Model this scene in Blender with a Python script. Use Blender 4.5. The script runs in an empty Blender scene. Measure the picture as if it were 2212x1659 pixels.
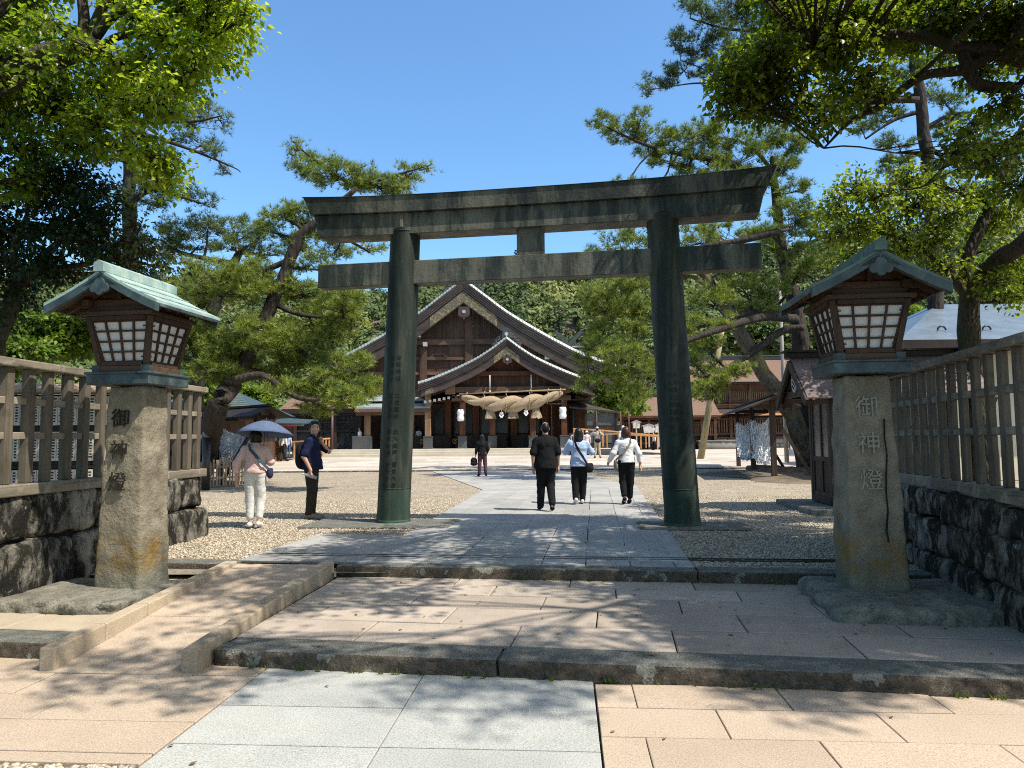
import bpy, bmesh, math, random
import numpy as np
from mathutils import Vector, Matrix, noise
random.seed(7); RNG = np.random.default_rng(7)
SC = bpy.context.scene
COL = SC.collection
R = math.radians

# ------------------------------------------------------------------ camera model (measured from the photo)
F = 1600.0; TH = math.atan(120.5 / 1600); RO = .0085; ZC = 1.62
def ray(u, v):
    a = (u - 1106) / F; b = (829.5 - v) / F
    A = a * math.cos(RO) + b * math.sin(RO); B = -a * math.sin(RO) + b * math.cos(RO)
    return (A, math.cos(TH) - B * math.sin(TH), math.sin(TH) + B * math.cos(TH))
def G(u, v, z=0.0):
    d = ray(u, v); t = (z - ZC) / d[2]
    return Vector((d[0] * t, d[1] * t, z))
def D(u, v, Y):
    d = ray(u, v); t = Y / d[1]
    return Vector((d[0] * t, Y, ZC + d[2] * t))

# ------------------------------------------------------------------ objects
def tag(o, label=None, cat=None, group=None, kind=None):
    if label: o['label'] = label
    if cat: o['category'] = cat
    if group: o['group'] = group
    if kind: o['kind'] = kind
    return o
def thing(name, label, cat, loc=(0, 0, 0), rz=0.0, group=None):
    o = bpy.data.objects.new(name, None); COL.objects.link(o)
    o.empty_display_size = .2
    o.location = loc; o.rotation_euler = (0, 0, rz)
    return tag(o, label, cat, group)
def rootmat(o):
    return Matrix.Translation(o.location) @ o.rotation_euler.to_matrix().to_4x4()
def copy_tree(o, parent=None):
    c = o.copy(); COL.objects.link(c)
    if parent: c.parent = parent
    for ch in list(o.children): copy_tree(ch, c)
    return c
def link_mesh(me, name, mat, parent=None):
    o = bpy.data.objects.new(name, me); COL.objects.link(o)
    if mat is not None: me.materials.append(mat)
    if parent is not None: o.parent = parent
    return o
def np_mesh(name, V, Fc, nper, mat, parent=None, smooth=False, attrs=None, world=False):
    """V (n,3), Fc (m,nper) int -> one mesh object, fast"""
    V = np.asarray(V, dtype=np.float32); Fc = np.asarray(Fc, dtype=np.int32)
    if parent is not None and world:
        M = np.array(rootmat(parent if parent.parent is None else parent.parent).inverted())
        V = V @ M[:3, :3].T.astype(np.float32) + M[:3, 3].astype(np.float32)
    me = bpy.data.meshes.new(name)
    me.vertices.add(len(V)); me.vertices.foreach_set('co', V.ravel())
    m = len(Fc)
    me.loops.add(m * nper); me.loops.foreach_set('vertex_index', Fc.ravel())
    me.polygons.add(m)
    me.polygons.foreach_set('loop_start', np.arange(0, m * nper, nper, dtype=np.int32))
    try: me.polygons.foreach_set('loop_total', np.full(m, nper, dtype=np.int32))
    except Exception: pass
    if attrs:
        for k, a in attrs.items():
            at = me.attributes.new(k, 'FLOAT', 'POINT'); at.data.foreach_set('value', np.asarray(a, dtype=np.float32))
    me.update(calc_edges=True)
    if smooth: me.polygons.foreach_set('use_smooth', np.ones(m, dtype=bool))
    return link_mesh(me, name, mat, parent)

class MB:
    """collects shapes; build() links them as ONE mesh object"""
    def __init__(s): s.v = []; s.f = []; s.sm = []; s.M = None
    def add(s, vs, fs, smooth=False):
        b = len(s.v)
        if s.M is not None: vs = [s.M @ Vector(p) for p in vs]
        s.v += [tuple(p) for p in vs]
        s.f += [tuple(i + b for i in f) for f in fs]; s.sm += [smooth] * len(fs)
        return s
    def box(s, x0, x1, y0, y1, z0, z1):
        return s.add([(x0,y0,z0),(x1,y0,z0),(x1,y1,z0),(x0,y1,z0),(x0,y0,z1),(x1,y0,z1),(x1,y1,z1),(x0,y1,z1)],
              [(3,2,1,0),(4,5,6,7),(0,1,5,4),(1,2,6,5),(2,3,7,6),(3,0,4,7)])
    def hexa(s, b4, t4):
        return s.add(list(b4) + list(t4), [(3,2,1,0),(4,5,6,7),(0,1,5,4),(1,2,6,5),(2,3,7,6),(3,0,4,7)])
    def beam(s, p0, p1, w, h, up=(0, 0, 1), w1=None, h1=None):
        p0 = Vector(p0); p1 = Vector(p1); d = (p1 - p0).normalized(); u = Vector(up)
        x = d.cross(u)
        if x.length < 1e-4: x = d.cross(Vector((0, 1, 0)))
        x.normalize(); u = x.cross(d); w1 = w if w1 is None else w1; h1 = h if h1 is None else h1
        a = [p0 - x*w/2 - u*h/2, p0 + x*w/2 - u*h/2, p0 + x*w/2 + u*h/2, p0 - x*w/2 + u*h/2]
        b = [p1 - x*w1/2 - u*h1/2, p1 + x*w1/2 - u*h1/2, p1 + x*w1/2 + u*h1/2, p1 - x*w1/2 + u*h1/2]
        return s.hexa(a, b)
    def tube(s, pts, rad, n=8, smooth=True, cap=True):
        pts = [Vector(p) for p in pts]
        if not hasattr(rad, '__len__'): rad = [rad] * len(pts)
        ref = Vector((.31, .17, .93)); vs = []; fs = []
        for i, p in enumerate(pts):
            d = (pts[min(i+1, len(pts)-1)] - pts[max(i-1, 0)])
            if d.length < 1e-9: d = Vector((0, 0, 1))
            d.normalize()
            x = d.cross(ref)
            if x.length < .05: x = d.cross(Vector((1, 0, 0)))
            x.normalize(); y = d.cross(x); ref = y.cross(d) if False else ref
            for k in range(n):
                a = 2*math.pi*k/n; vs.append(p + (x*math.cos(a) + y*math.sin(a))*rad[i])
        for i in range(len(pts)-1):
            for k in range(n):
                k2 = (k+1) % n; fs.append((i*n+k, i*n+k2, (i+1)*n+k2, (i+1)*n+k))
        if cap: fs += [tuple(range(n))[::-1], tuple(range((len(pts)-1)*n, len(pts)*n))]
        return s.add(vs, fs, smooth)
    def lathe(s, prof, n=24, c=(0, 0, 0), smooth=True):
        vs = []; fs = []
        for r, z in prof:
            for k in range(n):
                a = 2*math.pi*k/n; vs.append((c[0]+r*math.cos(a), c[1]+r*math.sin(a), c[2]+z))
        for i in range(len(prof)-1):
            for k in range(n):
                k2 = (k+1) % n; fs.append((i*n+k, i*n+k2, (i+1)*n+k2, (i+1)*n+k))
        fs += [tuple(range(n))[::-1], tuple(range((len(prof)-1)*n, len(prof)*n))]
        return s.add(vs, fs, smooth)
    def prism(s, poly, y0, y1, axis='y'):
        """poly: list of (a,b); axis y -> (a,y,b); axis z -> (a,b,z); axis x -> (x,a,b)"""
        n = len(poly)
        mk = {'y': lambda a, b, t: (a, t, b), 'z': lambda a, b, t: (a, b, t), 'x': lambda a, b, t: (t, a, b)}[axis]
        vs = [mk(a, b, y0) for a, b in poly] + [mk(a, b, y1) for a, b in poly]
        fs = [tuple(range(n)), tuple(range(n, 2*n))[::-1]]
        fs += [(i, n+i, n+(i+1) % n, (i+1) % n) for i in range(n)]
        return s.add(vs, fs)
    def strip(s, A, B, y0, y1):
        """band between two profile polylines A (top) and B (bottom) of (x,z), from y0 to y1"""
        for i in range(len(A)-1):
            a, b, c, d = A[i], A[i+1], B[i+1], B[i]
            s.add([(a[0],y0,a[1]),(b[0],y0,b[1]),(c[0],y0,c[1]),(d[0],y0,d[1]),(a[0],y1,a[1]),(b[0],y1,b[1]),(c[0],y1,c[1]),(d[0],y1,d[1])],
                  [(0,3,2,1),(4,5,6,7),(0,1,5,4),(3,7,6,2)] + ([(0,4,7,3)] if i == 0 else []) + ([(1,2,6,5)] if i == len(A)-2 else []))
        return s
    def rough(s, c, size, res=.06, amp=.02, seed=0, rnd=.25, freq=3.0, rot=0.0, top=None, taper=None):
        """stone block: rounded box with a noisy skin. size = full dimensions"""
        hx, hy, hz = size[0]/2, size[1]/2, size[2]/2
        nx, ny, nz = [max(2, int(math.ceil(d/res))) for d in size]
        idx = {}; vs = []; fs = []
        def vid(i, j, k):
            key = (i, j, k)
            if key in idx: return idx[key]
            p = Vector((2*i/nx-1, 2*j/ny-1, 2*k/nz-1))
            q = Vector((p.x*hx, p.y*hy, p.z*hz))
            rr = rnd*min(hx, hy, hz)
            inner = Vector((max(-hx+rr, min(hx-rr, q.x)), max(-hy+rr, min(hy-rr, q.y)), max(-hz+rr, min(hz-rr, q.z))))
            dlt = q - inner
            if dlt.length > 1e-6: q = inner + dlt.normalized()*rr
            nn = (q - inner); nn = nn.normalized() if nn.length > 1e-6 else p.normalized()
            sp = Vector((q.x*freq+seed*7.3, q.y*freq+seed*3.1, q.z*freq+seed*1.7))
            dd = noise.noise(sp)*.65 + noise.noise(sp*2.7)*.3 + noise.noise(sp*6.1)*.15
            a = amp
            if top is not None and p.z > .98: a = amp*top
            q = q + nn*dd*a
            if taper: 
                t = (q.z+hz)/(2*hz); f = 1 + (taper-1)*t; q.x *= f; q.y *= f
            cr, sr = math.cos(rot), math.sin(rot)
            vs.append((c[0]+q.x*cr-q.y*sr, c[1]+q.x*sr+q.y*cr, c[2]+q.z)); idx[key] = len(vs)-1
            return idx[key]
        for i in range(nx):
            for j in range(ny):
                fs.append((vid(i,j,0),vid(i,j+1,0),vid(i+1,j+1,0),vid(i+1,j,0)))
                fs.append((vid(i,j,nz),vid(i+1,j,nz),vid(i+1,j+1,nz),vid(i,j+1,nz)))
        for i in range(nx):
            for k in range(nz):
                fs.append((vid(i,0,k),vid(i+1,0,k),vid(i+1,0,k+1),vid(i,0,k+1)))
                fs.append((vid(i,ny,k),vid(i,ny,k+1),vid(i+1,ny,k+1),vid(i+1,ny,k)))
        for j in range(ny):
            for k in range(nz):
                fs.append((vid(0,j,k),vid(0,j,k+1),vid(0,j+1,k+1),vid(0,j+1,k)))
                fs.append((vid(nx,j,k),vid(nx,j+1,k),vid(nx,j+1,k+1),vid(nx,j,k+1)))
        return s.add(vs, fs, True)
    def build(s, name, mat, parent=None, world=False, bev=0, bseg=1, autosmooth=False):
        vs = s.v
        if parent is not None and world:
            M = rootmat(parent if parent.parent is None else parent.parent).inverted(); vs = [tuple(M @ Vector(p)) for p in vs]
        me = bpy.data.meshes.new(name); me.from_pydata(vs, [], s.f); me.update()
        if any(s.sm): me.polygons.foreach_set('use_smooth', np.array(s.sm, dtype=bool))
        o = link_mesh(me, name, mat, parent)
        if bev:
            b = o.modifiers.new('edge', 'BEVEL'); b.width = bev; b.segments = bseg; b.limit_method = 'ANGLE'; b.angle_limit = R(40)
        return o

def text_geo(txt, size, depth=.004, bold=0.0):
    c = bpy.data.curves.new('lettering', 'FONT'); c.body = txt; c.size = size; c.extrude = depth; c.offset = bold
    c.align_x = 'CENTER'; c.align_y = 'CENTER'; c.resolution_u = 2
    o = bpy.data.objects.new('lettering', c); COL.objects.link(o)
    dg = bpy.context.evaluated_depsgraph_get(); dg.update()
    me = bpy.data.meshes.new_from_object(o.evaluated_get(dg))
    vs = [v.co.copy() for v in me.vertices]; fs = [tuple(p.vertices) for p in me.polygons]
    bpy.data.objects.remove(o); bpy.data.meshes.remove(me); bpy.data.curves.remove(c)
    return vs, fs
def add_text(mb, txt, size, M, depth=.004, bold=0.0, vertical=False, pitch=1.08):
    """M maps text plane (x right, y up, z out) to the target space"""
    items = [(ch, -i*size*pitch) for i, ch in enumerate(txt)] if vertical else [(txt, 0)]
    for ch, dy in items:
        if not ch.strip(): continue
        vs, fs = text_geo(ch, size, depth, bold)
        if vertical and vs:
            cx = (min(v.x for v in vs)+max(v.x for v in vs))/2; cy = (min(v.y for v in vs)+max(v.y for v in vs))/2
            vs = [Vector((v.x-cx, v.y-cy+dy, v.z)) for v in vs]
        old = mb.M; mb.M = None
        mb.add([M @ v for v in vs], fs); mb.M = old
def face_matrix(o, xaxis, yaxis):
    x = Vector(xaxis).normalized(); y = Vector(yaxis).normalized(); z = x.cross(y)
    return Matrix(((x.x,y.x,z.x,o[0]),(x.y,y.y,z.y,o[1]),(x.z,y.z,z.z,o[2]),(0,0,0,1)))

# ------------------------------------------------------------------ materials
def srgb(r, g, b):
    f = lambda c: (c/255/12.92) if c <= 10 else ((c/255+.055)/1.055)**2.4
    return (f(r), f(g), f(b), 1)
class NT:
    def __init__(s, name):
        s.m = bpy.data.materials.new(name); s.m.use_nodes = True; s.t = s.m.node_tree
        s.b = s.t.nodes['Principled BSDF']; s.out = s.t.nodes['Material Output']
        s.co = s.t.nodes.new('ShaderNodeTexCoord').outputs['Object']
        s.b.inputs['Specular IOR Level'].default_value = .3
    def n(s, kind, **kw):
        nd = s.t.nodes.new('ShaderNode'+kind)
        for k, v in kw.items():
            if k.startswith('_'): setattr(nd, k[1:], v)
            else:
                i = nd.inputs[int(k[1:])] if k[0] == 'i' and k[1:].isdigit() else nd.inputs[k.replace('_', ' ')]
                s.set(i, v)
        return nd
    def set(s, i, v):
        if hasattr(v, 'bl_rna') and isinstance(v, bpy.types.NodeSocket): s.t.links.new(v, i)
        else: i.default_value = v
    def mapc(s, scale=(1, 1, 1), rot=(0, 0, 0), co=None):
        m = s.n('Mapping'); s.set(m.inputs['Vector'], co or s.co); m.inputs['Scale'].default_value = scale; m.inputs['Rotation'].default_value = rot
        return m.outputs[0]
    def noise(s, scale, detail=4, rough=.6, co=None, dist=0.0):
        nd = s.n('TexNoise', Scale=scale, Detail=detail, Roughness=rough, Distortion=dist); s.set(nd.inputs['Vector'], co or s.co)
        return nd.outputs['Fac']
    def vor(s, scale, co=None, out='Distance', feature='F1', rnd=1.0):
        nd = s.n('TexVoronoi', _feature=feature, Scale=scale, Randomness=rnd); s.set(nd.inputs['Vector'], co or s.co)
        return nd.outputs[out]
    def ramp(s, fac, stops):
        nd = s.n('ValToRGB'); s.set(nd.inputs[0], fac); e = nd.color_ramp.elements
        while len(e) < len(stops): e.new(.5)
        for i, (p, c) in enumerate(stops):
            e[i].position = p; e[i].color = c if hasattr(c, '__len__') else (c, c, c, 1)
        return nd.outputs[0]
    def mix(s, fac, a, b, mode='MIX'):
        nd = s.n('Mix', _data_type='RGBA', _blend_type=mode); nd.clamp_factor = True
        s.set(nd.inputs[0], fac); s.set(nd.inputs[6], a); s.set(nd.inputs[7], b)
        return nd.outputs[2]
    def math(s, op, a, b=0.0):
        nd = s.n('Math', _operation=op); s.set(nd.inputs[0], a); s.set(nd.inputs[1], b); return nd.outputs[0]
    def island(s): return s.n('NewGeometry').outputs['Random Per Island']
    def attr(s, name): return s.n('Attribute', _attribute_name=name).outputs['Fac']
    def bump(s, h, strength=.3, dist=.02, prev=None):
        nd = s.n('Bump', Strength=strength, Distance=dist); s.set(nd.inputs['Height'], h)
        if prev is not None: s.set(nd.inputs['Normal'], prev)
        return nd.outputs[0]
    def fin(s, col, rough=.8, nrm=None, spec=None, metal=None):
        s.set(s.b.inputs['Base Color'], col); s.set(s.b.inputs['Roughness'], rough)
        if nrm is not None: s.set(s.b.inputs['Normal'], nrm)
        if spec is not None: s.b.inputs['Specular IOR Level'].default_value = spec
        if metal is not None: s.b.inputs['Metallic'].default_value = metal
        return s.m
def sc(c, k): return (c[0]*k, c[1]*k, c[2]*k, 1)

def m_plain(name, c, rough=.7, var=.15, scale=8, bump=0, spec=.3, metal=0):
    t = NT(name); n = t.noise(scale, 4)
    return t.fin(t.ramp(n, [(.3, sc(c, 1-var)), (.7, sc(c, 1+var))]), rough, t.bump(n, bump, .01) if bump else None, spec, metal)
def m_stone(name, c, c2, speck=.12, scale=2.2, isl=.12, bump=.25, speckscale=160, rough=.85, lichen=None, bscale=25):
    t = NT(name)
    col = t.mix(t.ramp(t.noise(scale, 5), [(.35, 0.), (.65, 1.)]), c, c2)
    s = t.ramp(t.noise(speckscale, 2, .8), [(.25, 1-speck*1.6), (.5, 1.), (.75, 1+speck)])
    col = t.mix(1., col, s, 'MULTIPLY')
    if isl: col = t.mix(1., col, t.ramp(t.island(), [(0, 1-isl), (1, 1+isl)]), 'MULTIPLY')
    if lichen:
        msk = t.ramp(t.noise(lichen[1], 6, .7), [(lichen[2], 0.), (lichen[2]+.06, 1.)])
        col = t.mix(msk, col, lichen[0])
    h = t.math('ADD', t.noise(bscale, 5, .7), t.math('MULTIPLY', t.noise(speckscale, 2), .3))
    return t.fin(col, rough, t.bump(h, bump, .02))
def m_wood(name, c, c2, axis='z', rough=.75, bump=.3, isl=.15, grain=14, stain=None):
    t = NT(name); s = {'z': (1, 1, .07), 'x': (.07, 1, 1), 'y': (1, .07, 1)}[axis]
    g = t.noise(grain, 6, .7, t.mapc(s), .6)
    col = t.ramp(g, [(.28, c2), (.5, c), (.72, sc(c, 1.25))])
    big = t.ramp(t.noise(1.6, 4), [(.3, .75), (.7, 1.2)])
    col = t.mix(1., col, big, 'MULTIPLY')
    if isl: col = t.mix(1., col, t.ramp(t.island(), [(0, 1-isl), (1, 1+isl)]), 'MULTIPLY')
    if stain: col = t.mix(t.ramp(t.noise(stain[1], 5, .7), [(.52, 0.), (.62, .7)]), col, stain[0])
    return t.fin(col, rough, t.bump(g, bump, .008), .25)
def m_leaf(name, dark, mid, lite, trans=.35, rough=.45, tint=(1.15, 1.25, .55)):
    t = NT(name); a = t.attr('tone')
    col = t.ramp(a, [(0, dark), (.5, mid), (1, lite)])
    t.fin(col, rough, None, .35)
    tr = t.n('BsdfTranslucent'); t.set(tr.inputs[0], t.mix(1., col, (tint[0]*1.5, tint[1]*1.5, tint[2]*1.5, 1), 'MULTIPLY'))
    mx = t.n('MixShader'); mx.inputs[0].default_value = trans
    t.t.links.new(t.b.outputs[0], mx.inputs[1]); t.t.links.new(tr.outputs[0], mx.inputs[2]); t.t.links.new(mx.outputs[0], t.out.inputs[0])
    return t.m
def m_bark(name, c, c2, scale=9, moss=None):
    t = NT(name); co = t.mapc((1, 1, .35))
    v = t.vor(scale, co); n = t.noise(scale*2.2, 5, .7, co)
    col = t.ramp(t.math('ADD', t.math('MULTIPLY', v, .8), t.math('MULTIPLY', n, .5)), [(.2, c), (.6, c2), (.9, sc(c2, .5))])
    if moss: col = t.mix(t.ramp(t.noise(1.7, 5, .7), [(.5, 0.), (.62, 1.)]), col, moss)
    return t.fin(col, .9, t.bump(t.math('SUBTRACT', 1.0, v), .9, .04), .15)
def m_glass(name, c=(.02, .025, .03, 1), rough=.05, alpha=1.0):
    t = NT(name); t.fin(c, rough, None, .6)
    if alpha < 1: t.b.inputs['Alpha'].default_value = alpha
    return t.m

M = {}
def mats():
    # paving
    M['pink'] = m_stone('pink_granite', (.405, .325, .245, 1), (.46, .37, .28, 1), .34, 1.2, .07, .1, 110)
    M['white'] = m_stone('white_granite', (.345, .355, .335, 1), (.42, .425, .395, 1), .36, 1.5, .04, .1, 105)
    M['joint'] = m_plain('joint_mortar', (.05, .043, .035, 1), .95, .4, 30, .2)
    M['terrace'] = m_stone('sandstone_paving', (.345, .29, .235, 1), (.42, .355, .29, 1), .14, 2.6, .16, .35, 90, lichen=((.25,.225,.19,1), 3.0, .6), bscale=12)
    M['beige'] = m_stone('beige_paving', (.36, .305, .225, 1), (.43, .365, .27, 1), .14, 1.8, .12, .25, 90, bscale=12)
    M['path'] = m_stone('grey_path_stone', (.285, .282, .265, 1), (.375, .367, .34, 1), .15, 1.6, .12, .3, 80, bscale=14)
    M['plaza'] = m_stone('plaza_stone', (.42, .365, .30, 1), (.48, .435, .37, 1), .10, .5, .16, .25, 60, bscale=8)
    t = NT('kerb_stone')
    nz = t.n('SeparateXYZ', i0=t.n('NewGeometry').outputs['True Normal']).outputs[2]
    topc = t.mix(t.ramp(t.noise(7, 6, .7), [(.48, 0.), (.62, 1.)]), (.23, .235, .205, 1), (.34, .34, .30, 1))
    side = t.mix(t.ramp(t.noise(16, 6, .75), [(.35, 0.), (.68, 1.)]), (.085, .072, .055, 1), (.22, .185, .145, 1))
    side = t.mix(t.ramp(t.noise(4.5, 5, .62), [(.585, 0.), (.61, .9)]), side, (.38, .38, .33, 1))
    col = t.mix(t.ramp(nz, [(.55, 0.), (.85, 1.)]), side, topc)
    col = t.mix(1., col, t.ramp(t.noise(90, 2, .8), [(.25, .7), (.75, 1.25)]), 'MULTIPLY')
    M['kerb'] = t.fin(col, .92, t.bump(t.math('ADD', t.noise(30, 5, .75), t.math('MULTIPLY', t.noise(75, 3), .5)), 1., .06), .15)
    M['rail'] = m_stone('ramp_kerb_granite', (.36, .29, .205, 1), (.42, .345, .25, 1), .34, 2., .08, .1, 120)
    t = NT('gravel')
    v = t.n('TexVoronoi', _feature='F1', Scale=36.0); t.set(v.inputs['Vector'], t.co)
    cc = t.ramp(t.n('SeparateColor', i0=v.outputs['Color']).outputs[0], [(0, (.22, .18, .13, 1)), (.35, (.46, .385, .275, 1)), (.7, (.58, .49, .36, 1)), (1, (.70, .62, .49, 1))])
    dk = t.ramp(v.outputs['Distance'], [(.3, 1.), (.75, .3)])
    M['gravel'] = t.fin(t.mix(1., t.mix(1., cc, dk, 'MULTIPLY'), t.ramp(t.noise(1.1, 7, .75), [(.28, .74), (.5, 1.), (.72, 1.2)]), 'MULTIPLY'), .85, t.bump(t.math('SUBTRACT', 1., v.outputs['Distance']), .9, .02))
    t = NT('pebble'); M['pebble'] = t.fin(t.ramp(t.island(), [(0, (.15, .13, .105, 1)), (.25, (.34, .285, .21, 1)), (.65, (.48, .41, .30, 1)), (1, (.62, .55, .44, 1))]), .7, t.bump(t.noise(60), .2))
    M['soil'] = m_stone('soil', (.10, .075, .05, 1), (.20, .16, .115, 1), .3, 1.5, 0, .8, 30, .95, lichen=((.075, .09, .03, 1), 1.1, .58))
    M['ground'] = m_stone('earth', (.16, .14, .10, 1), (.24, .21, .16, 1), .3, .3, 0, .5, 20, .95)
    # stones
    t = NT('rubble_stone')
    col = t.ramp(t.noise(2.6, 6, .65), [(.3, (.10, .09, .07, 1)), (.5, (.24, .22, .18, 1)), (.7, (.37, .345, .285, 1))])
    col = t.mix(1., col, t.ramp(t.island(), [(0, .65), (1, 1.25)]), 'MULTIPLY')
    col = t.mix(t.ramp(t.noise(5, 7, .72, t.mapc((1, 1, .5))), [(.41, 0.), (.54, .97)]), col, (.014, .013, .010, 1))
    col = t.mix(t.ramp(t.noise(13, 6, .7, t.mapc((1, 1, 1), (1, 2, .5))), [(.6, 0.), (.68, .8)]), col, (.36, .35, .29, 1))
    col = t.mix(t.ramp(t.noise(1.3, 4, .6, t.mapc((1, 1, 1.6), (.5, 1, 2))), [(.66, 0.), (.74, .6)]), col, (.33, .22, .13, 1))
    M['rubble'] = t.fin(col, .92, t.bump(t.noise(22, 6, .75), .9, .03), .2)
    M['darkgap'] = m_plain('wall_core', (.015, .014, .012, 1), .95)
    t = NT('carved_stone')
    col = t.ramp(t.noise(4, 6, .6), [(.3, (.16, .135, .095, 1)), (.55, (.26, .225, .165, 1)), (.75, (.34, .30, .225, 1))])
    z = t.n('SeparateXYZ'); t.set(z.inputs[0], t.co)
    low = t.ramp(z.outputs[2], [(.12, 1.), (.75, 0.)])
    och = t.math('MULTIPLY', low, t.ramp(t.noise(3.2, 5, .65), [(.47, 0.), (.56, 1.)]))
    ring = t.ramp(z.outputs[2], [(.16, 0.), (.28, 1.), (.46, 1.), (.60, 0.)])
    och = t.math('MULTIPLY', ring, t.ramp(t.noise(3.0, 5, .65), [(.40, 0.), (.52, .85)]))
    col = t.mix(och, col, (.30, .17, .022, 1))
    col = t.mix(t.math('MULTIPLY', low, .55), col, (.13, .14, .11, 1))
    col = t.mix(t.ramp(t.noise(11, 6, .7), [(.62, 0.), (.7, .5)]), col, (.10, .10, .085, 1))
    M['post'] = t.fin(col, .93, t.bump(t.math('ADD', t.noise(32, 5, .7), t.math('MULTIPLY', t.noise(11, 4), 1.2)), .6, .035), .15)
    M['basestone'] = m_stone('base_stone', (.13, .13, .105, 1), (.27, .25, .20, 1), .3, 6, .05, 1., 60, .95, lichen=((.10, .11, .085, 1), 9, .56))
    M['carve'] = m_plain('carved_letter', (.022, .019, .015, 1), .95, .3, 30)
    M['carve_pale'] = m_plain('worn_letter', (.285, .26, .205, 1), .95, .15, 30)
    M['platform'] = m_stone('platform_stone', (.42, .38, .30, 1), (.50, .46, .37, 1), .1, 1, .08, .15, 40)
    # bronze gate
    t = NT('weathered_bronze')
    st = t.noise(2.2, 6, .7, t.mapc((1, 1, .22)))
    col = t.ramp(st, [(.36, (.014, .021, .018, 1)), (.47, (.036, .044, .037, 1)), (.56, (.115, .115, .088, 1)), (.72, (.19, .182, .14, 1))])
    col = t.mix(t.ramp(t.noise(2.0, 5, .6, t.mapc((1.3, 1, .10), (0, 0, 1.2))), [(.64, 0.), (.72, .65)]), col, (.17, .095, .04, 1))
    col = t.mix(t.ramp(t.noise(7, 6, .7), [(.60, 0.), (.72, .6)]), col, (.085, .13, .105, 1))
    M['bronze'] = t.fin(col, .62, t.bump(t.math('ADD', t.noise(18, 5, .7), t.math('MULTIPLY', t.noise(5, 3), 1.2)), .35, .02), .4)
    t = NT('pillar_bronze')
    z = t.n('SeparateXYZ'); t.set(z.inputs[0], t.co)
    st = t.noise(4.2, 5, .65, t.mapc((1, 1, .10)))
    col = t.ramp(st, [(.32, (.007, .012, .009, 1)), (.50, (.020, .029, .022, 1)), (.66, (.070, .075, .055, 1))])
    low = t.ramp(z.outputs[2], [(.10, 1.), (.60, .85), (.62, .0)])
    low = t.math('MULTIPLY', t.ramp(z.outputs[2], [(.04, .9), (.07, .3), (.55, .34), (.575, 0.)]), t.ramp(t.noise(6, 5, .7), [(.3, .55), (.6, 1.)]))
    col = t.mix(low, col, (.045, .10, .07, 1))
    col = t.mix(t.ramp(t.noise(8, 6, .7, t.mapc((1, 1, .5))), [(.62, 0.), (.76, .6)]), col, (.06, .095, .075, 1))
    M['pillar'] = t.fin(col, t.ramp(t.noise(6), [(.3, .5), (.7, .75)]), t.bump(t.noise(24, 5, .7), .25, .012), .25)
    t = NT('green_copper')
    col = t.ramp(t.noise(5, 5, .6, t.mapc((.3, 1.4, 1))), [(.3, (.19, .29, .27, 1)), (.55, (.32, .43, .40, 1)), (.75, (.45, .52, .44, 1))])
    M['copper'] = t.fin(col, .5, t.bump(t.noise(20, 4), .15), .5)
    t = NT('deep_green_copper')  # darker version of the lantern roof copper, for the right lantern
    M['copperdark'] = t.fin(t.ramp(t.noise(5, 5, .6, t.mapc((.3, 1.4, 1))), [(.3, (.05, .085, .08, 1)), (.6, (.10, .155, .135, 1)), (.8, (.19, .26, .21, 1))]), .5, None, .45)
    t = NT('dark_copper')
    col = t.ramp(t.noise(6, 5, .65), [(.35, (.022, .032, .036, 1)), (.6, (.055, .085, .085, 1)), (.8, (.16, .24, .21, 1))])
    M['darkcopper'] = t.fin(col, .45, t.bump(t.noise(15, 4), .15), .5)
    t = NT('hall_copper')
    col = t.ramp(t.noise(1.5, 5, .6), [(.3, (.20, .245, .24, 1)), (.6, (.29, .34, .325, 1)), (.8, (.38, .42, .39, 1))])
    M['hallcopper'] = t.fin(col, .5, None, .5)
    # woods
    M['greywood'] = m_wood('weathered_fence_wood', (.135, .112, .084, 1), (.042, .034, .026, 1), 'z', .85, .5, .22, 16, stain=((.085, .075, .045, 1), 3))
    M['greyrail'] = m_wood('weathered_rail_wood', (.20, .172, .13, 1), (.075, .062, .048, 1), 'y', .85, .5, .1, 14, stain=((.31, .29, .22, 1), 6))
    M['lampwood'] = m_wood('lantern_wood', (.062, .036, .023, 1), (.022, .014, .010, 1), 'z', .7, .3, .15, 18)
    M['lampwoodx'] = m_wood('lantern_beam_wood', (.078, .045, .027, 1), (.026, .016, .011, 1), 'x', .7, .3, .2, 18)
    M['hallwood'] = m_wood('hall_wood', (.085, .045, .029, 1), (.032, .018, .013, 1), 'z', .7, .2, .25, 5)
    M['hallwoodx'] = m_wood('hall_beam_wood', (.12, .066, .042, 1), (.045, .026, .018, 1), 'x', .7, .2, .25, 4)
    M['redwood'] = m_wood('reddish_wood', (.085, .032, .016, 1), (.035, .015, .009, 1), 'z', .65, .2, .25, 5)
    M['column'] = m_wood('column_wood', (.19, .12, .07, 1), (.07, .045, .03, 1), 'z', .65, .2, .15, 5)
    M['barge'] = m_wood('bargeboard_dark', (.060, .045, .040, 1), (.030, .022, .020, 1), 'x', .65, .15, .1, 3)
    M['blackwood'] = m_wood('black_wood', (.028, .020, .016, 1), (.010, .008, .007, 1), 'z', .7, .2, .2, 8)
    M['hutwood'] = m_wood('hut_wood', (.055, .036, .026, 1), (.02, .014, .011, 1), 'z', .7, .3, .2, 8)
    M['palewood'] = m_wood('pale_stake_wood', (.30, .235, .16, 1), (.13, .10, .07, 1), 'z', .8, .3, .2, 14)
    M['orangewood'] = m_wood('orange_rail', (.52, .25, .085, 1), (.36, .17, .06, 1), 'x', .6, .1, .1, 8)
    M['pole'] = m_wood('grey_pole', (.30, .28, .25, 1), (.17, .155, .14, 1), 'z', .8, .2, .1, 8)
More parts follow.
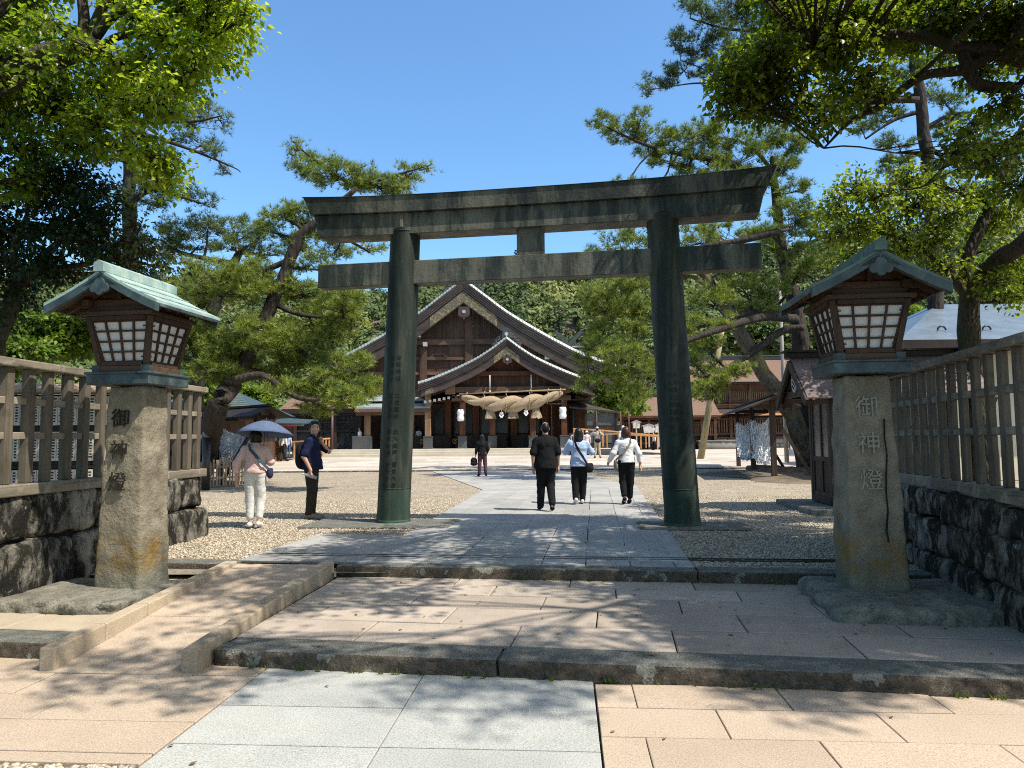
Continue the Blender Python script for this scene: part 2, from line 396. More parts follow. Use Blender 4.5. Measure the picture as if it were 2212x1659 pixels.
    M['prop'] = m_wood('prop_pole', (.28, .235, .13, 1), (.13, .11, .07, 1), 'z', .8, .2, .1, 8)
    t = NT('cypress_bark_roof')
    col = t.ramp(t.noise(7, 5, .7, t.mapc((1, 1, 3))), [(.3, (.13, .083, .06, 1)), (.55, (.205, .132, .10, 1)), (.75, (.28, .19, .145, 1))])
    M['barkroof'] = t.fin(col, .95, t.bump(t.noise(9, 5, .7, t.mapc((.5, 3, 3))), .6, .05), .1)
    M['hutroof'] = m_wood('hut_roof', (.165, .12, .11, 1), (.06, .045, .042, 1), 'x', .6, .3, .3, 6)
    t = NT('blue_metal_roof')
    w = t.n('TexWave', _wave_type='BANDS', _bands_direction='Z', Scale=9.0); t.set(w.inputs['Vector'], t.co)
    M['bluemetal'] = t.fin(t.ramp(t.noise(2, 4), [(.3, (.12, .16, .20, 1)), (.7, (.19, .24, .28, 1))]), .35, t.bump(w.outputs[1], .5, .02), .5, .3)
    M['tealroof'] = m_plain('teal_roof', (.045, .065, .065, 1), .5, .3, 6, .1)
    M['cream'] = m_plain('cream_plaster', (.52, .47, .36, 1), .9, .06, 3)
    M['whiteplaster'] = m_plain('white_plaster', (.70, .72, .74, 1), .9, .05, 3)
    M['paper'] = m_plain('paper_pane', (.50, .465, .40, 1), .9, .06, 7)
    M['panepaper'] = m_plain('lantern_paper', (.64, .60, .575, 1), .7, .05, 5)
    M['whitepaper'] = m_plain('white_paper', (.80, .80, .81, 1), .9, .05, 20)
    M['lampwhite'] = m_plain('white_lantern', (.82, .83, .86, 1), .6, .03, 4)
    t = NT('straw')
    g = t.noise(9, 7, .8, t.mapc((.25, 1, 2.2), (0, .5, 0)))
    M['straw'] = t.fin(t.ramp(g, [(.3, (.17, .125, .075, 1)), (.5, (.34, .265, .175, 1)), (.7, (.46, .37, .26, 1))]), .95, t.bump(g, .7, .03), .1)
    t = NT('straw_tassel')
    g = t.noise(22, 5, .7, t.mapc((1, 1, .05)))
    M['tassel'] = t.fin(t.ramp(g, [(.3, (.11, .085, .055, 1)), (.5, (.27, .21, .14, 1)), (.7, (.40, .32, .22, 1))]), .95, t.bump(g, .8, .03), .1)
    t = NT('gilt_ornament')
    g = t.ramp(t.noise(3.4, 6, .75, None, 1.5), [(.50, 0.), (.56, 1.)])
    M['gilt'] = t.fin(t.mix(g, (.095, .085, .065, 1), (.27, .215, .085, 1)), .6, t.bump(g, .4, .02), .3)
    M['gold'] = m_plain('gold_crest', (.52, .36, .10, 1), .4, .2, 20, 0, .5, .5)
    M['dark'] = m_plain('dark_interior', (.008, .007, .007, 1), .6)
    M['greystone'] = m_stone('grey_cladding', (.05, .053, .055, 1), (.08, .084, .086, 1), .1, 1, .08, .1, 40)
    M['roughwall'] = m_stone('masonry', (.20, .19, .165, 1), (.30, .285, .25, 1), .2, .9, .22, .5, 20)
    M['signwhite'] = m_plain('sign_white', (.62, .60, .56, 1), .8, .1, 6)
    M['signgrey'] = m_plain('sign_weathered', (.40, .385, .36, 1), .85, .12, 6)
    M['ink'] = m_plain('ink', (.02, .02, .022, 1), .8)
    M['bluegrey'] = m_plain('blue_grey_base', (.12, .15, .18, 1), .6)
    M['metal'] = m_plain('dark_metal', (.035, .03, .03, 1), .35, .2, 6, 0, .5)
    M['metalcap'] = m_plain('metal_cap', (.13, .13, .135, 1), .28, .1, 5, 0, .6, .6)
    M['pipe'] = m_plain('brown_pipe', (.10, .045, .035, 1), .5)
    M['glass'] = m_glass('window_glass', (.012, .013, .013, 1), .25)
    M['glassclear'] = m_glass('clear_glass', (.06, .07, .075, 1), .04, .55)
    M['glassgrey'] = m_glass('grey_panel', (.13, .125, .12, 1), .25, .8)
    # plants
    M['bark'] = m_bark('pine_bark', (.010, .008, .007, 1), (.056, .046, .038, 1), 8)
    M['barkpale'] = m_bark('pale_pine_bark', (.03, .024, .018, 1), (.17, .14, .105, 1), 6, (.20, .17, .07, 1))
    M['barkdark'] = m_bark('camphor_bark', (.012, .009, .007, 1), (.07, .056, .042, 1), 17, (.045, .055, .018, 1))
    M['needle'] = m_leaf('pine_needles', (.040, .062, .014, 1), (.155, .205, .038, 1), (.36, .385, .09, 1), .28, .5)
    M['needlefar'] = m_leaf('dark_pine_needles', (.030, .052, .018, 1), (.110, .155, .038, 1), (.25, .28, .075, 1), .25, .5)
    M['leaf'] = m_leaf('bright_leaf', (.065, .10, .010, 1), (.185, .25, .022, 1), (.36, .40, .045, 1), .55, .34)
    M['leafmid'] = m_leaf('camphor_leaf', (.036, .060, .008, 1), (.125, .165, .015, 1), (.27, .30, .032, 1), .5, .33)
    M['leafdark'] = m_leaf('dark_evergreen_leaf', (.008, .026, .007, 1), (.024, .052, .012, 1), (.085, .09, .016, 1), .25, .3)
    M['forest'] = m_leaf('forest_leaf', (.035, .062, .020, 1), (.098, .138, .038, 1), (.22, .24, .068, 1), .12, .7)
    M['shrub'] = m_leaf('shrub_leaf', (.05, .10, .012, 1), (.11, .17, .02, 1), (.21, .26, .03, 1), .3, .5)
    M['litter'] = m_leaf('dry_leaf', (.10, .06, .025, 1), (.20, .13, .05, 1), (.22, .20, .06, 1), .1, .7, (1, 1, 1))
    M['moss'] = m_plain('moss', (.07, .10, .015, 1), .95, .4, 20, .6)
    # people
    M['skin'] = m_plain('skin', (.50, .29, .20, 1), .55, .08, 12)
    M['hair'] = m_wood('black_hair', (.014, .012, .012, 1), (.006, .005, .005, 1), 'z', .4, .5, 0, 30)
    M['brownhair'] = m_wood('brown_hair', (.060, .025, .018, 1), (.025, .011, .009, 1), 'z', .38, .5, 0, 30)
    def cloth(n, c, bump=.25, rough=.9):
        t = NT(n); w = t.noise(7, 4, .6)
        return t.fin(t.ramp(w, [(.3, sc(c, .9)), (.7, sc(c, 1.08))]), rough, t.bump(w, bump, .03), .15)
    for n, c in dict(navy=(.012, .016, .045), black=(.010, .010, .011), charcoal=(.035, .030, .024), pinkcloth=(.58, .41, .37), trouserwhite=(.60, .60, .57),
                     bluecloth=(.34, .44, .62), whitecloth=(.66, .66, .67), plum=(.085, .045, .055), palepink=(.60, .50, .50), beigecloth=(.42, .36, .26), check=(.36, .32, .28),
                     dress=(.22, .27, .32), denim=(.08, .12, .19), umbrella=(.095, .13, .22), strapteal=(.035, .085, .12), bagblack=(.012, .012, .016), bagnavy=(.03, .03, .065),
                     shoewhite=(.65, .64, .62), shoebrown=(.10, .08, .07), taupe=(.20, .17, .15), capwhite=(.75, .75, .74), sole=(.28, .12, .07), redflag=(.45, .02, .04)).items():
        M[n] = cloth(n, c+(1,))
    M['plasticclear'] = m_glass('bottle_plastic', (.45, .52, .54, 1), .1, .45)
mats()
# ------------------------------------------------------------------ ground, paving, steps, ramp
def struct(o): o['kind'] = 'structure'; return o
def frame(o, yaw):
    e1 = Vector((math.cos(yaw), math.sin(yaw), 0)); e2 = Vector((-math.sin(yaw), math.cos(yaw), 0)); o = Vector((o[0], o[1], 0))
    return lambda s, t, z=0.0: o + e1*s + e2*t + Vector((0, 0, z))
def clip(poly, conv):
    """convex polygon clip (2-D, conv counter-clockwise)"""
    out = poly
    for i in range(len(conv)):
        a = conv[i]; b = conv[(i+1) % len(conv)]; src = out; out = []
        f = lambda p: (b[0]-a[0])*(p[1]-a[1]) - (b[1]-a[1])*(p[0]-a[0])
        for j in range(len(src)):
            p, q = src[j], src[(j+1) % len(src)]; fp, fq = f(p), f(q)
            if fp >= 0: out.append(p)
            if (fp >= 0) != (fq >= 0):
                t = fp/(fp-fq); out.append((p[0]+(q[0]-p[0])*t, p[1]+(q[1]-p[1])*t))
        if len(out) < 3: return []
    return out
def slab(mb, poly, zf, thick=.03, inset=.004, bev=.006):
    n = len(poly)
    if n < 3: return
    area = sum(poly[i][0]*poly[(i+1) % n][1]-poly[(i+1) % n][0]*poly[i][1] for i in range(n))/2
    if abs(area) < .01: return
    if area < 0: poly = poly[::-1]
    cx = sum(p[0] for p in poly)/n; cy = sum(p[1] for p in poly)/n
    def ins(d):
        o = []
        for x, y in poly:
            l = math.hypot(cx-x, cy-y) or 1; o.append((x+(cx-x)/l*d, y+(cy-y)/l*d))
        return o
    a = ins(inset); b = ins(inset+bev); dz = random.uniform(-.0025, .0025)
    vs = [(x, y, zf(x, y)-thick) for x, y in a] + [(x, y, zf(x, y)-bev*.7+dz) for x, y in a] + [(x, y, zf(x, y)+dz) for x, y in b]
    fs = [tuple(range(2*n, 3*n))]
    for i in range(n):
        j = (i+1) % n; fs += [(i, j, n+j, n+i), (n+i, n+j, 2*n+j, 2*n+i)]
    mb.add(vs, fs)
def jit(a): return random.uniform(-a, a)
def slabs(mb, fr, rows, cuts, zf, conv=None, gap=.004, bev=.006, j=.0, rg=.003):
    """rows: t edges; cuts(i) -> list of s edges in row i"""
    for i in range(len(rows)-1):
        cs = cuts(i)
        sh = [jit(j) for _ in cs]
        for k in range(len(cs)-1):
            q = [fr(cs[k]+sh[k]*.5, rows[i]+rg+jit(j)), fr(cs[k+1]+sh[k+1]*.5, rows[i]+rg+jit(j)), fr(cs[k+1]-sh[k+1]*.5, rows[i+1]-rg+jit(j)), fr(cs[k]-sh[k]*.5, rows[i+1]-rg+jit(j))]
            p = [(v.x, v.y) for v in q]
            if conv: p = clip(p, conv)
            if p: slab(mb, p, zf, .03, gap, bev)
flat = lambda z: (lambda x, y: z)
K1 = frame((-.02, 5.18), R(-8.75)); K2 = frame((-.02, 8.11), R(-8.1)); PV = frame((-1.83, 4.72), R(-4.2))

# base earth: one sheet to the horizon (behind the top step), plus the lower forecourt bed
mb = MB(); mb.add([(-400, 8.3, .17), (400, 8.3, .17), (400, 600, .17), (-400, 600, .17)], [(0, 1, 2, 3)])
struct(mb.build('ground', M['ground']))
mb = MB(); mb.add([(-30, -20, -.035), (30, -20, -.035), (30, 8.6, -.035), (-30, 8.6, -.035)], [(0, 1, 2, 3)])
struct(mb.build('forecourt_bed', M['joint']))
# lower forecourt paving
mb = MB()
for s0, s1 in ((0, 1.155), (1.155, 2.325)):
    slabs(mb, PV, [-3.45, -2.875, -2.3, -1.725, -1.15, -.575, 0, .575, 1.15], lambda i: [s0, s1], flat(0.0), None, .0045, .004)
struct(mb.build('white_granite_walk', M['white']))
mb = MB()
rows = [-.72, -.29, .135, .56, .99, 1.42]
slabs(mb, PV, rows, lambda i: [-9.2+.43*(i % 2)+.86*k for k in range(10)] + [-.13+.43*(i % 2) if False else -.004] if True else 0, flat(0.0), None, .0045, .004)
slabs(mb, PV, [-.85, -.725], lambda i: [-9.0+.9*k for k in range(10)] + [-.004], flat(0.0), None, .0045, .004)
rr = [-3.5, -3.05, -2.6, -2.15, -1.7, -1.25, -.8, -.37, .07, .5]
def rc(i):
    st = .24 if i % 2 == 0 else .70
    return [2.332, 2.332+st] + [2.332+st+.92*k for k in range(1, 9)]
slabs(mb, PV, rr, rc, flat(0.0), None, .0045, .004)
struct(mb.build('pink_granite_paving', M['pink']))
# pebble strip at the near left corner
mb = MB(); P_ = [PV(-9, -.86), PV(-.01, -.86), PV(-.01, -3.4), PV(-9, -3.4)]
mb.add([(p.x, p.y, -.02) for p in P_], [(3, 2, 1, 0)]); struct(mb.build('pebble_bed', M['gravel']))
def scatter_pebbles(name, pts, rmin, rmax, kind='stuff'):
    n = len(pts); base = np.array([(1,0,0),(-1,0,0),(0,1,0),(0,-1,0),(0,0,1),(0,0,-1)], float)
    base = np.concatenate([base, np.array([(sx,sy,sz) for sx in (-1,1) for sy in (-1,1) for sz in (-1,1)], float)/math.sqrt(3)*1.02])
    tri = []
    for sx, ax in ((1, 0), (-1, 1)):
        for sy, ay in ((1, 2), (-1, 3)):
            for sz, az in ((1, 4), (-1, 5)):
                c = 6 + (0 if sx < 0 else 4) + (0 if sy < 0 else 2) + (0 if sz < 0 else 1)
                for a, b in ((ax, ay), (ay, az), (az, ax)):
                    tri.append((a, b, c) if sx*sy*sz > 0 else (b, a, c))
    tri = np.array(tri)
    sc_ = RNG.uniform(rmin, rmax, (n, 1)) * np.stack([RNG.uniform(.8, 1.4, n), RNG.uniform(.7, 1.1, n), RNG.uniform(.45, .75, n)], 1)
    V = base[None]*sc_[:, None, :]; a = RNG.uniform(0, 6.28, n); ca, sa = np.cos(a)[:, None], np.sin(a)[:, None]
    V = np.stack([V[..., 0]*ca-V[..., 1]*sa, V[..., 0]*sa+V[..., 1]*ca, V[..., 2]], -1) + np.asarray(pts)[:, None, :]
    Fc = (tri[None] + (np.arange(n)*len(base))[:, None, None]).reshape(-1, 3)
    o = np_mesh(name, V.reshape(-1, 3), Fc, 3, M['pebble'], smooth=True); o['kind'] = kind
    return o
pts = []
for _ in range(2600):
    p = PV(random.uniform(-1.5, -.02), random.uniform(-1.35, -.87)); pts.append((p.x, p.y, -.012+random.uniform(0, .008)))
scatter_pebbles('pebbles', pts, .014, .026)

# first step: kerb (with the ramp gap), terrace, second step
def kerb_run(mb, fr, s0, s1, depth, z0, z1, seed, lens=(1.7, 2.1, 2.9), amp=.02):
    s = s0; i = 0
    while s < s1-.05:
        e = min(s1, s+lens[i % len(lens)]); L = e-s; c = fr((s+e)/2, depth/2)
        yaw = math.atan2(*(fr(1, 0)-fr(0, 0)).yx)
        mb.rough((c.x, c.y, (z0+z1)/2), (L-.006, depth, z1-z0), .024, amp, seed+i, .14, 8.0, yaw, top=.15)
        s = e; i += 1
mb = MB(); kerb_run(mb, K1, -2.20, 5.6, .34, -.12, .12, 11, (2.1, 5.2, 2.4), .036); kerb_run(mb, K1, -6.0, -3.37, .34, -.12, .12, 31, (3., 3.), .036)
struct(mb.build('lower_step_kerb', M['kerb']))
mb = MB()
for q in ([K1(-2.28, .05), K1(6.5, .05), K2(6.5, .1), K2(-2.04, .1)], [K1(-7, .05), K1(-3.36, .05), K2(-3.22, .1), K2(-7, .1)]): mb.add([(p.x, p.y, .092) for p in q], [(0, 1, 2, 3)]); struct(mb.build('terrace_bed', M['joint']))
T_ = lambda s, t, z=0.0: K1(s, .345 + t, z)
rows = [0, .60, 1.18, 1.72, 2.20, 2.70]
conv = [(v.x, v.y) for v in (K1(-2.21, .345), K1(5.5, .345), K2(5.5, .0), K2(-1.95, .0))]
mb = MB()
offs = [0.25, .85, .35, 1.0, .55]
slabs(mb, T_, rows, lambda i: [-4.0+offs[i]+1.22*k+(jit(.05)) for k in range(9)], flat(.12), conv, .006, .009, .012, .009)
struct(mb.build('terrace_paving', M['terrace']))
conv = [(v.x, v.y) for v in (K1(-6.5, .345), K1(-3.36, .345), K2(-3.2, .0), K2(-6.5, .0))]
mb = MB(); slabs(mb, T_, rows, lambda i: [-8.0+offs[i]+1.15*k+jit(.06) for k in range(9)], flat(.12), conv, .006, .009, .014, .009)
struct(mb.build('side_terrace_paving', M['beige']))
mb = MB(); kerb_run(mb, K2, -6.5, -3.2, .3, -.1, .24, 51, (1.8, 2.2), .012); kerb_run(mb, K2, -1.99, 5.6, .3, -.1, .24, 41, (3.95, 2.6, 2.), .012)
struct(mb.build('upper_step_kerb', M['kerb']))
# ramp
a, b, c, d = (-3.33, 5.40), (-2.25, 5.30), (-2.02, 8.42), (-3.22, 8.55)
mb = MB(); N_ = 5
for i in range(N_):
    t0, t1 = i/N_, (i+1)/N_; L = lambda p, q, t: (p[0]+(q[0]-p[0])*t, p[1]+(q[1]-p[1])*t)
    q = [L(a, d, t0), L(b, c, t0), L(b, c, t1), L(a, d, t1)]
    slab(mb, q, lambda x, y: .004+.236*max(0, (y-5.33+.09*(x+2.8))/3.12), .2, .001, .002)
struct(mb.build('ramp', M['pink']))
def rail_run(mb, p0, p1, q0, q1, z0, z1, n):
    for i in range(n):
        t0, t1 = i/n+.0015, (i+1)/n-.0015
        P = lambda a, b, t: (a[0]+(b[0]-a[0])*t, a[1]+(b[1]-a[1])*t)
        zz = lambda t: z0+(z1-z0)*t
        B = [P(p0, p1, t0), P(q0, q1, t0), P(q0, q1, t1), P(p0, p1, t1)]; T = [zz(t0), zz(t0), zz(t1), zz(t1)]
        mb.hexa([(x, y, -.03) for x, y in B], [(x, y, z) for (x, y), z in zip(B, T)])
mb = MB(); rail_run(mb, (-3.40, 5.42), (-3.26, 8.52), (-3.28, 5.41), (-3.12, 8.50), .165, .285, 5); rail_run(mb, (-2.35, 5.34), (-2.15, 8.42), (-2.23, 5.32), (-2.0, 8.40), .165, .285, 6)
struct(mb.build('ramp_kerb', M['rail'], bev=.012, bseg=2))

# upper court: gravel sheets, grey path, plaza
def plz(x, y): return .30 + .30*min(1, max(0, (y-33.5)/10.5))
mb = MB(); q = [K2(-14, .28), K2(16, .28)]
mb.add([(q[0].x, q[0].y, .232), (q[1].x, q[1].y, .232), (30, 33.5, .232), (-30, 33.5, .232)], [(0, 1, 2, 3)])
struct(mb.build('gravel_court', M['gravel']))
PF = frame((0, 8.3), R(-6.3))
pieces = [[(-1.78, 8.56), (1.93, 8.05), (3.63, 21.92), (-.82, 20.58)], [(-3.2, 8.76), (-1.78, 8.56), (-1.6, 10.93), (-2.88, 11.13)]]
mb = MB()
cols = [-6+.485*k for k in range(28)]
def column_cuts(k): 
    o = random.uniform(0, 1); e = [-1+o]
    while e[-1] < 32: e.append(e[-1]+random.uniform(.85, 1.35))
    return e
for k in range(len(cols)-1):
    e = column_cuts(k)
    for i in range(len(e)-1):
        q = [PF(cols[k], e[i]), PF(cols[k+1], e[i]), PF(cols[k+1], e[i+1]), PF(cols[k], e[i+1])]
        p = [(v.x+jit(.008), v.y+jit(.01)) for v in q]
        for pc in pieces:
            r_ = clip(p, pc)
            if r_: slab(mb, r_, flat(.25), .03, .005, .006)
PB = frame((0, 21), R(25)); pcB = [(-.82, 20.58), (3.63, 21.92), (2.02, 33.5), (-3.65, 33.5)]
for k in range(40):
    e = column_cuts(k)
    for i in range(len(e)-1):
        s0 = -12+.6*k; q = [PB(s0, e[i]-8), PB(s0+.6, e[i]-8), PB(s0+.6, e[i+1]-8), PB(s0, e[i+1]-8)]
        r_ = clip([(v.x, v.y) for v in q], pcB)
        if r_: slab(mb, r_, flat(.25), .03, .006, .006)
struct(mb.build('stone_path', M['path']))
mb = MB()
for pc in pieces + [pcB]: mb.add([(x, y, .236) for x, y in pc], [(0, 1, 2, 3)])
struct(mb.build('path_bed', M['joint']))
mb = MB()
a0, a1 = G(560, 1199, .25), G(1812, 1213.5, .25)
for off in (0, .13): mb.beam((a0.x, a0.y+off, .248), (a1.x+1.2, a1.y-.15+off, .248), .02, .016)
struct(mb.build('drain_slot', M['metal']))
mb = MB()
mb.add([(-40, 33.52, .285), (40, 33.52, .285), (40, 44, .585), (-40, 44, .585), (40, 130, .585), (-40, 130, .585)], [(0, 1, 2, 3), (3, 2, 4, 5)])
struct(mb.build('plaza_bed', M['joint']))
mb = MB(); y = 33.55; r = 0
while y < 50:
    dy = 1.0 if y < 44 else 1.4
    x = -24+random.uniform(0, 1.2)
    while x < 30:
        w = random.uniform(1.1, 2.0); slab(mb, [(x, y), (x+w, y), (x+w, y+dy), (x, y+dy)], plz, .03, .006, .006); x += w
    y += dy; r += 1
struct(mb.build('plaza_paving', M['plaza']))
mb = MB(); mb.add([(-60, 50, .592), (60, 50, .592), (60, 120, .592), (-60, 120, .592)], [(0, 1, 2, 3)]); struct(mb.build('rear_plaza', M['plaza']))
mb = MB()
for k in range(40):
    x = -40+2*k; mb.box(x+.004, x+1.996, 33.40, 33.53, .15, .302)
struct(mb.build('plaza_kerb', M['kerb'], bev=.01))
# loose gravel over the nearer court
pts = []
inpath = lambda x, y: any(all((pc[(i+1) % 4][0]-pc[i][0])*(y-pc[i][1])-(pc[(i+1) % 4][1]-pc[i][1])*(x-pc[i][0]) > -.02 for i in range(4)) for pc in pieces)
while len(pts) < 36000:
    y = 8.2+9.5*random.random()**1.3; x = random.uniform(-.62, .72)*y
    if inpath(x, y) or abs(x) > 7.5: continue
    kk = K2(0, .33); 
    if (y-kk.y)+math.tan(R(8.1))*(x-kk.x) < .02: continue
    pts.append((x, y, .234))
scatter_pebbles('loose_gravel', pts, .008, .020)
# ------------------------------------------------------------------ bronze torii gate
TO = thing('torii_gate', 'tall dark green weathered bronze torii gate standing across the stone path', 'torii', (.325, 12.18, .25), math.atan2(-.81, 4.69))
def gate_pillar(sx, cols):
    mb = MB(); prof = []
    n = 40; N = 22; H = 4.97
    vs = []; fs = []
    for i in range(N+1):
        t = i/N; z = H*t; cx = sx*(2.375-.205*t); r = .275-.022*t+.006*math.sin(math.pi*t)
        if i == 0: r += .012
        vs += [(cx+r*math.cos(2*math.pi*k/n), r*math.sin(2*math.pi*k/n), z) for k in range(n)]
    for i in range(N):
        fs += [(i*n+k, i*n+(k+1) % n, (i+1)*n+(k+1) % n, (i+1)*n+k) for k in range(n)]
    mb.add(vs, fs, True)
    mb.lathe([(.250, -.06), (.259, -.055), (.259, -.03), (.250, -.025), (.248, .002), (.0, .004)], 40, (sx*2.171, 0, H))
    mb.lathe([(.29, -.02), (.292, .045), (.286, .06), (.276, .06)], 40, (sx*2.375, 0, 0))
    mb.lathe([(.2765, 0), (.280, .008), (.2765, .016)], 40, (sx*2.351, 0, .57))
    p = mb.build('pillar', M['pillar'], TO)
    # inscription, engraved characters in columns round the front
    for ang, zt, txt in cols:
        tb = MB()
        for i, ch in enumerate(txt):
            z = zt-i*.115; t = z/H; r = .275-.022*t+.0075; cx = sx*(2.375-.205*t); a = R(-90+ang)
            o = (cx+r*math.cos(a), r*math.sin(a), z)
            add_text(tb, ch, .085, face_matrix(o, (-math.sin(a), math.cos(a), 0), (0, 0, 1)), .002)
        if tb.v: tb.build('inscription', M['pillar_text'], p)
    return p
M['pillar_text'] = m_plain('engraved_text', (.012, .018, .016, 1), .5)
gate_pillar(-1, [(14, 2.75, '俗我禅俗'), (14, 2.12, '二柱護神'), (14, 1.52, '出入由戸'), (14, .98, '寛文六年'), (-10, 2.75, '霊神在上'), (-10, 2.12, '天下泰平'), (-10, 1.52, '國家安福'), (-10, .98, '吉辰吉日')])
gate_pillar(1, [(4, 2.35, '生平令二神芸聖'), (-14, 2.35, '王人表次而為家司治'), (24, 1.6, '二人八')])
# strut and beams follow the measured curve (ends rise)
def beam_prof(s, top): 
    k = abs(s)/3.95; base = 5.49+.10*k**2.4 if top else 5.205+.075*k**2.4
    return base
def long_beam(name, s0, s1, zt, zb, hw, slant, hump=0, n=28):
    mb = MB(); vs = []; fs = []
    for i in range(n+1):
        t = i/n
        for dz, zf, hw_ in ((0, zb, hw), (1, zt, hw+hump)):
            s = (s0+(s1-s0)*t)
            ext = slant*(1 if dz else 0); s = s*(1+ext/abs(s1)) if True else s
            z = zf(s)
            vs += [(s, -hw_, z), (s, hw_, z)]
    for i in range(n):
        b = i*4; c = b+4
        fs += [(b, c, c+2, b+2), (b+1, b+3, c+3, c+1), (b, b+1, c+1, c), (b+2, c+2, c+3, b+3)]
    fs += [(0, 2, 3, 1), (n*4, n*4+1, n*4+3, n*4+2)]
    mb.add(vs, fs)
    return mb.build(name, M['bronze'], TO, bev=.008, bseg=2)
rise = lambda s: .085*(abs(s)/3.9)**3
long_beam('lintel', -3.66, 3.66, lambda s: 5.225+rise(s)*.8, lambda s: 4.865+rise(s)*.35, .215, .10)
long_beam('top_beam', -3.80, 3.80, lambda s: 5.505+rise(s), lambda s: 5.228+rise(s)*.8, .275, .13, .02)
mb = MB(); mb.add([(-.001, 0, 0)], [])
kb = MB()
vs = []; fs = []; n = 28
for i in range(n+1):
    s = -3.96+7.92*i/n; z = 5.507+rise(s)
    vs += [(s, -.31, z), (s, .31, z), (s, 0, z+.05)]
for i in range(n):
    b = i*3; fs += [(b, b+3, b+5, b+2), (b+1, b+2, b+5, b+4), (b, b+1, b+4, b+3)]
fs += [(0, 2, 1), (n*3, n*3+1, n*3+2)]
kb.add(vs, fs); kb.build('beam_cap', M['copper'], TO)
mb = MB(); mb.box(-3.71, 3.68, -.135, .135, 4.025, 4.425); mb.build('tie_beam', M['bronze'], TO, bev=.01, bseg=2)
mb = MB(); mb.box(-.21, .23, -.12, .12, 4.427, 4.875); mb.build('strut', M['bronze'], TO, bev=.008, bseg=2)
for sx in (-1, 1):
    mb = MB(); mb.box(sx*2.17-.03, sx*2.17+.03, -.245, -.215, 4.98, 5.18)
    mb.build('wedge_bracket', M['bronze'], TO, bev=.006)
for nm, c, sz, sd, lb in (('pillar_foundation_stone', (-2.18, 12.45), (2.5, 1.25, .14), 5, 'flat grey foundation stone under the left torii pillar'), ('pillar_foundation_stone', (2.82, 11.75), (1.75, 1.05, .14), 9, 'flat grey foundation stone under the right torii pillar')):
    t = thing(nm, lb, 'foundation stone', (c[0], c[1], .20), R(-6), 'foundation stones under the torii pillars')
    mb = MB(); mb.rough((0, 0, 0), sz, .07, .05, sd, .9, 1.6, 0, top=.25); mb.build('stone', M['kerb'], t)

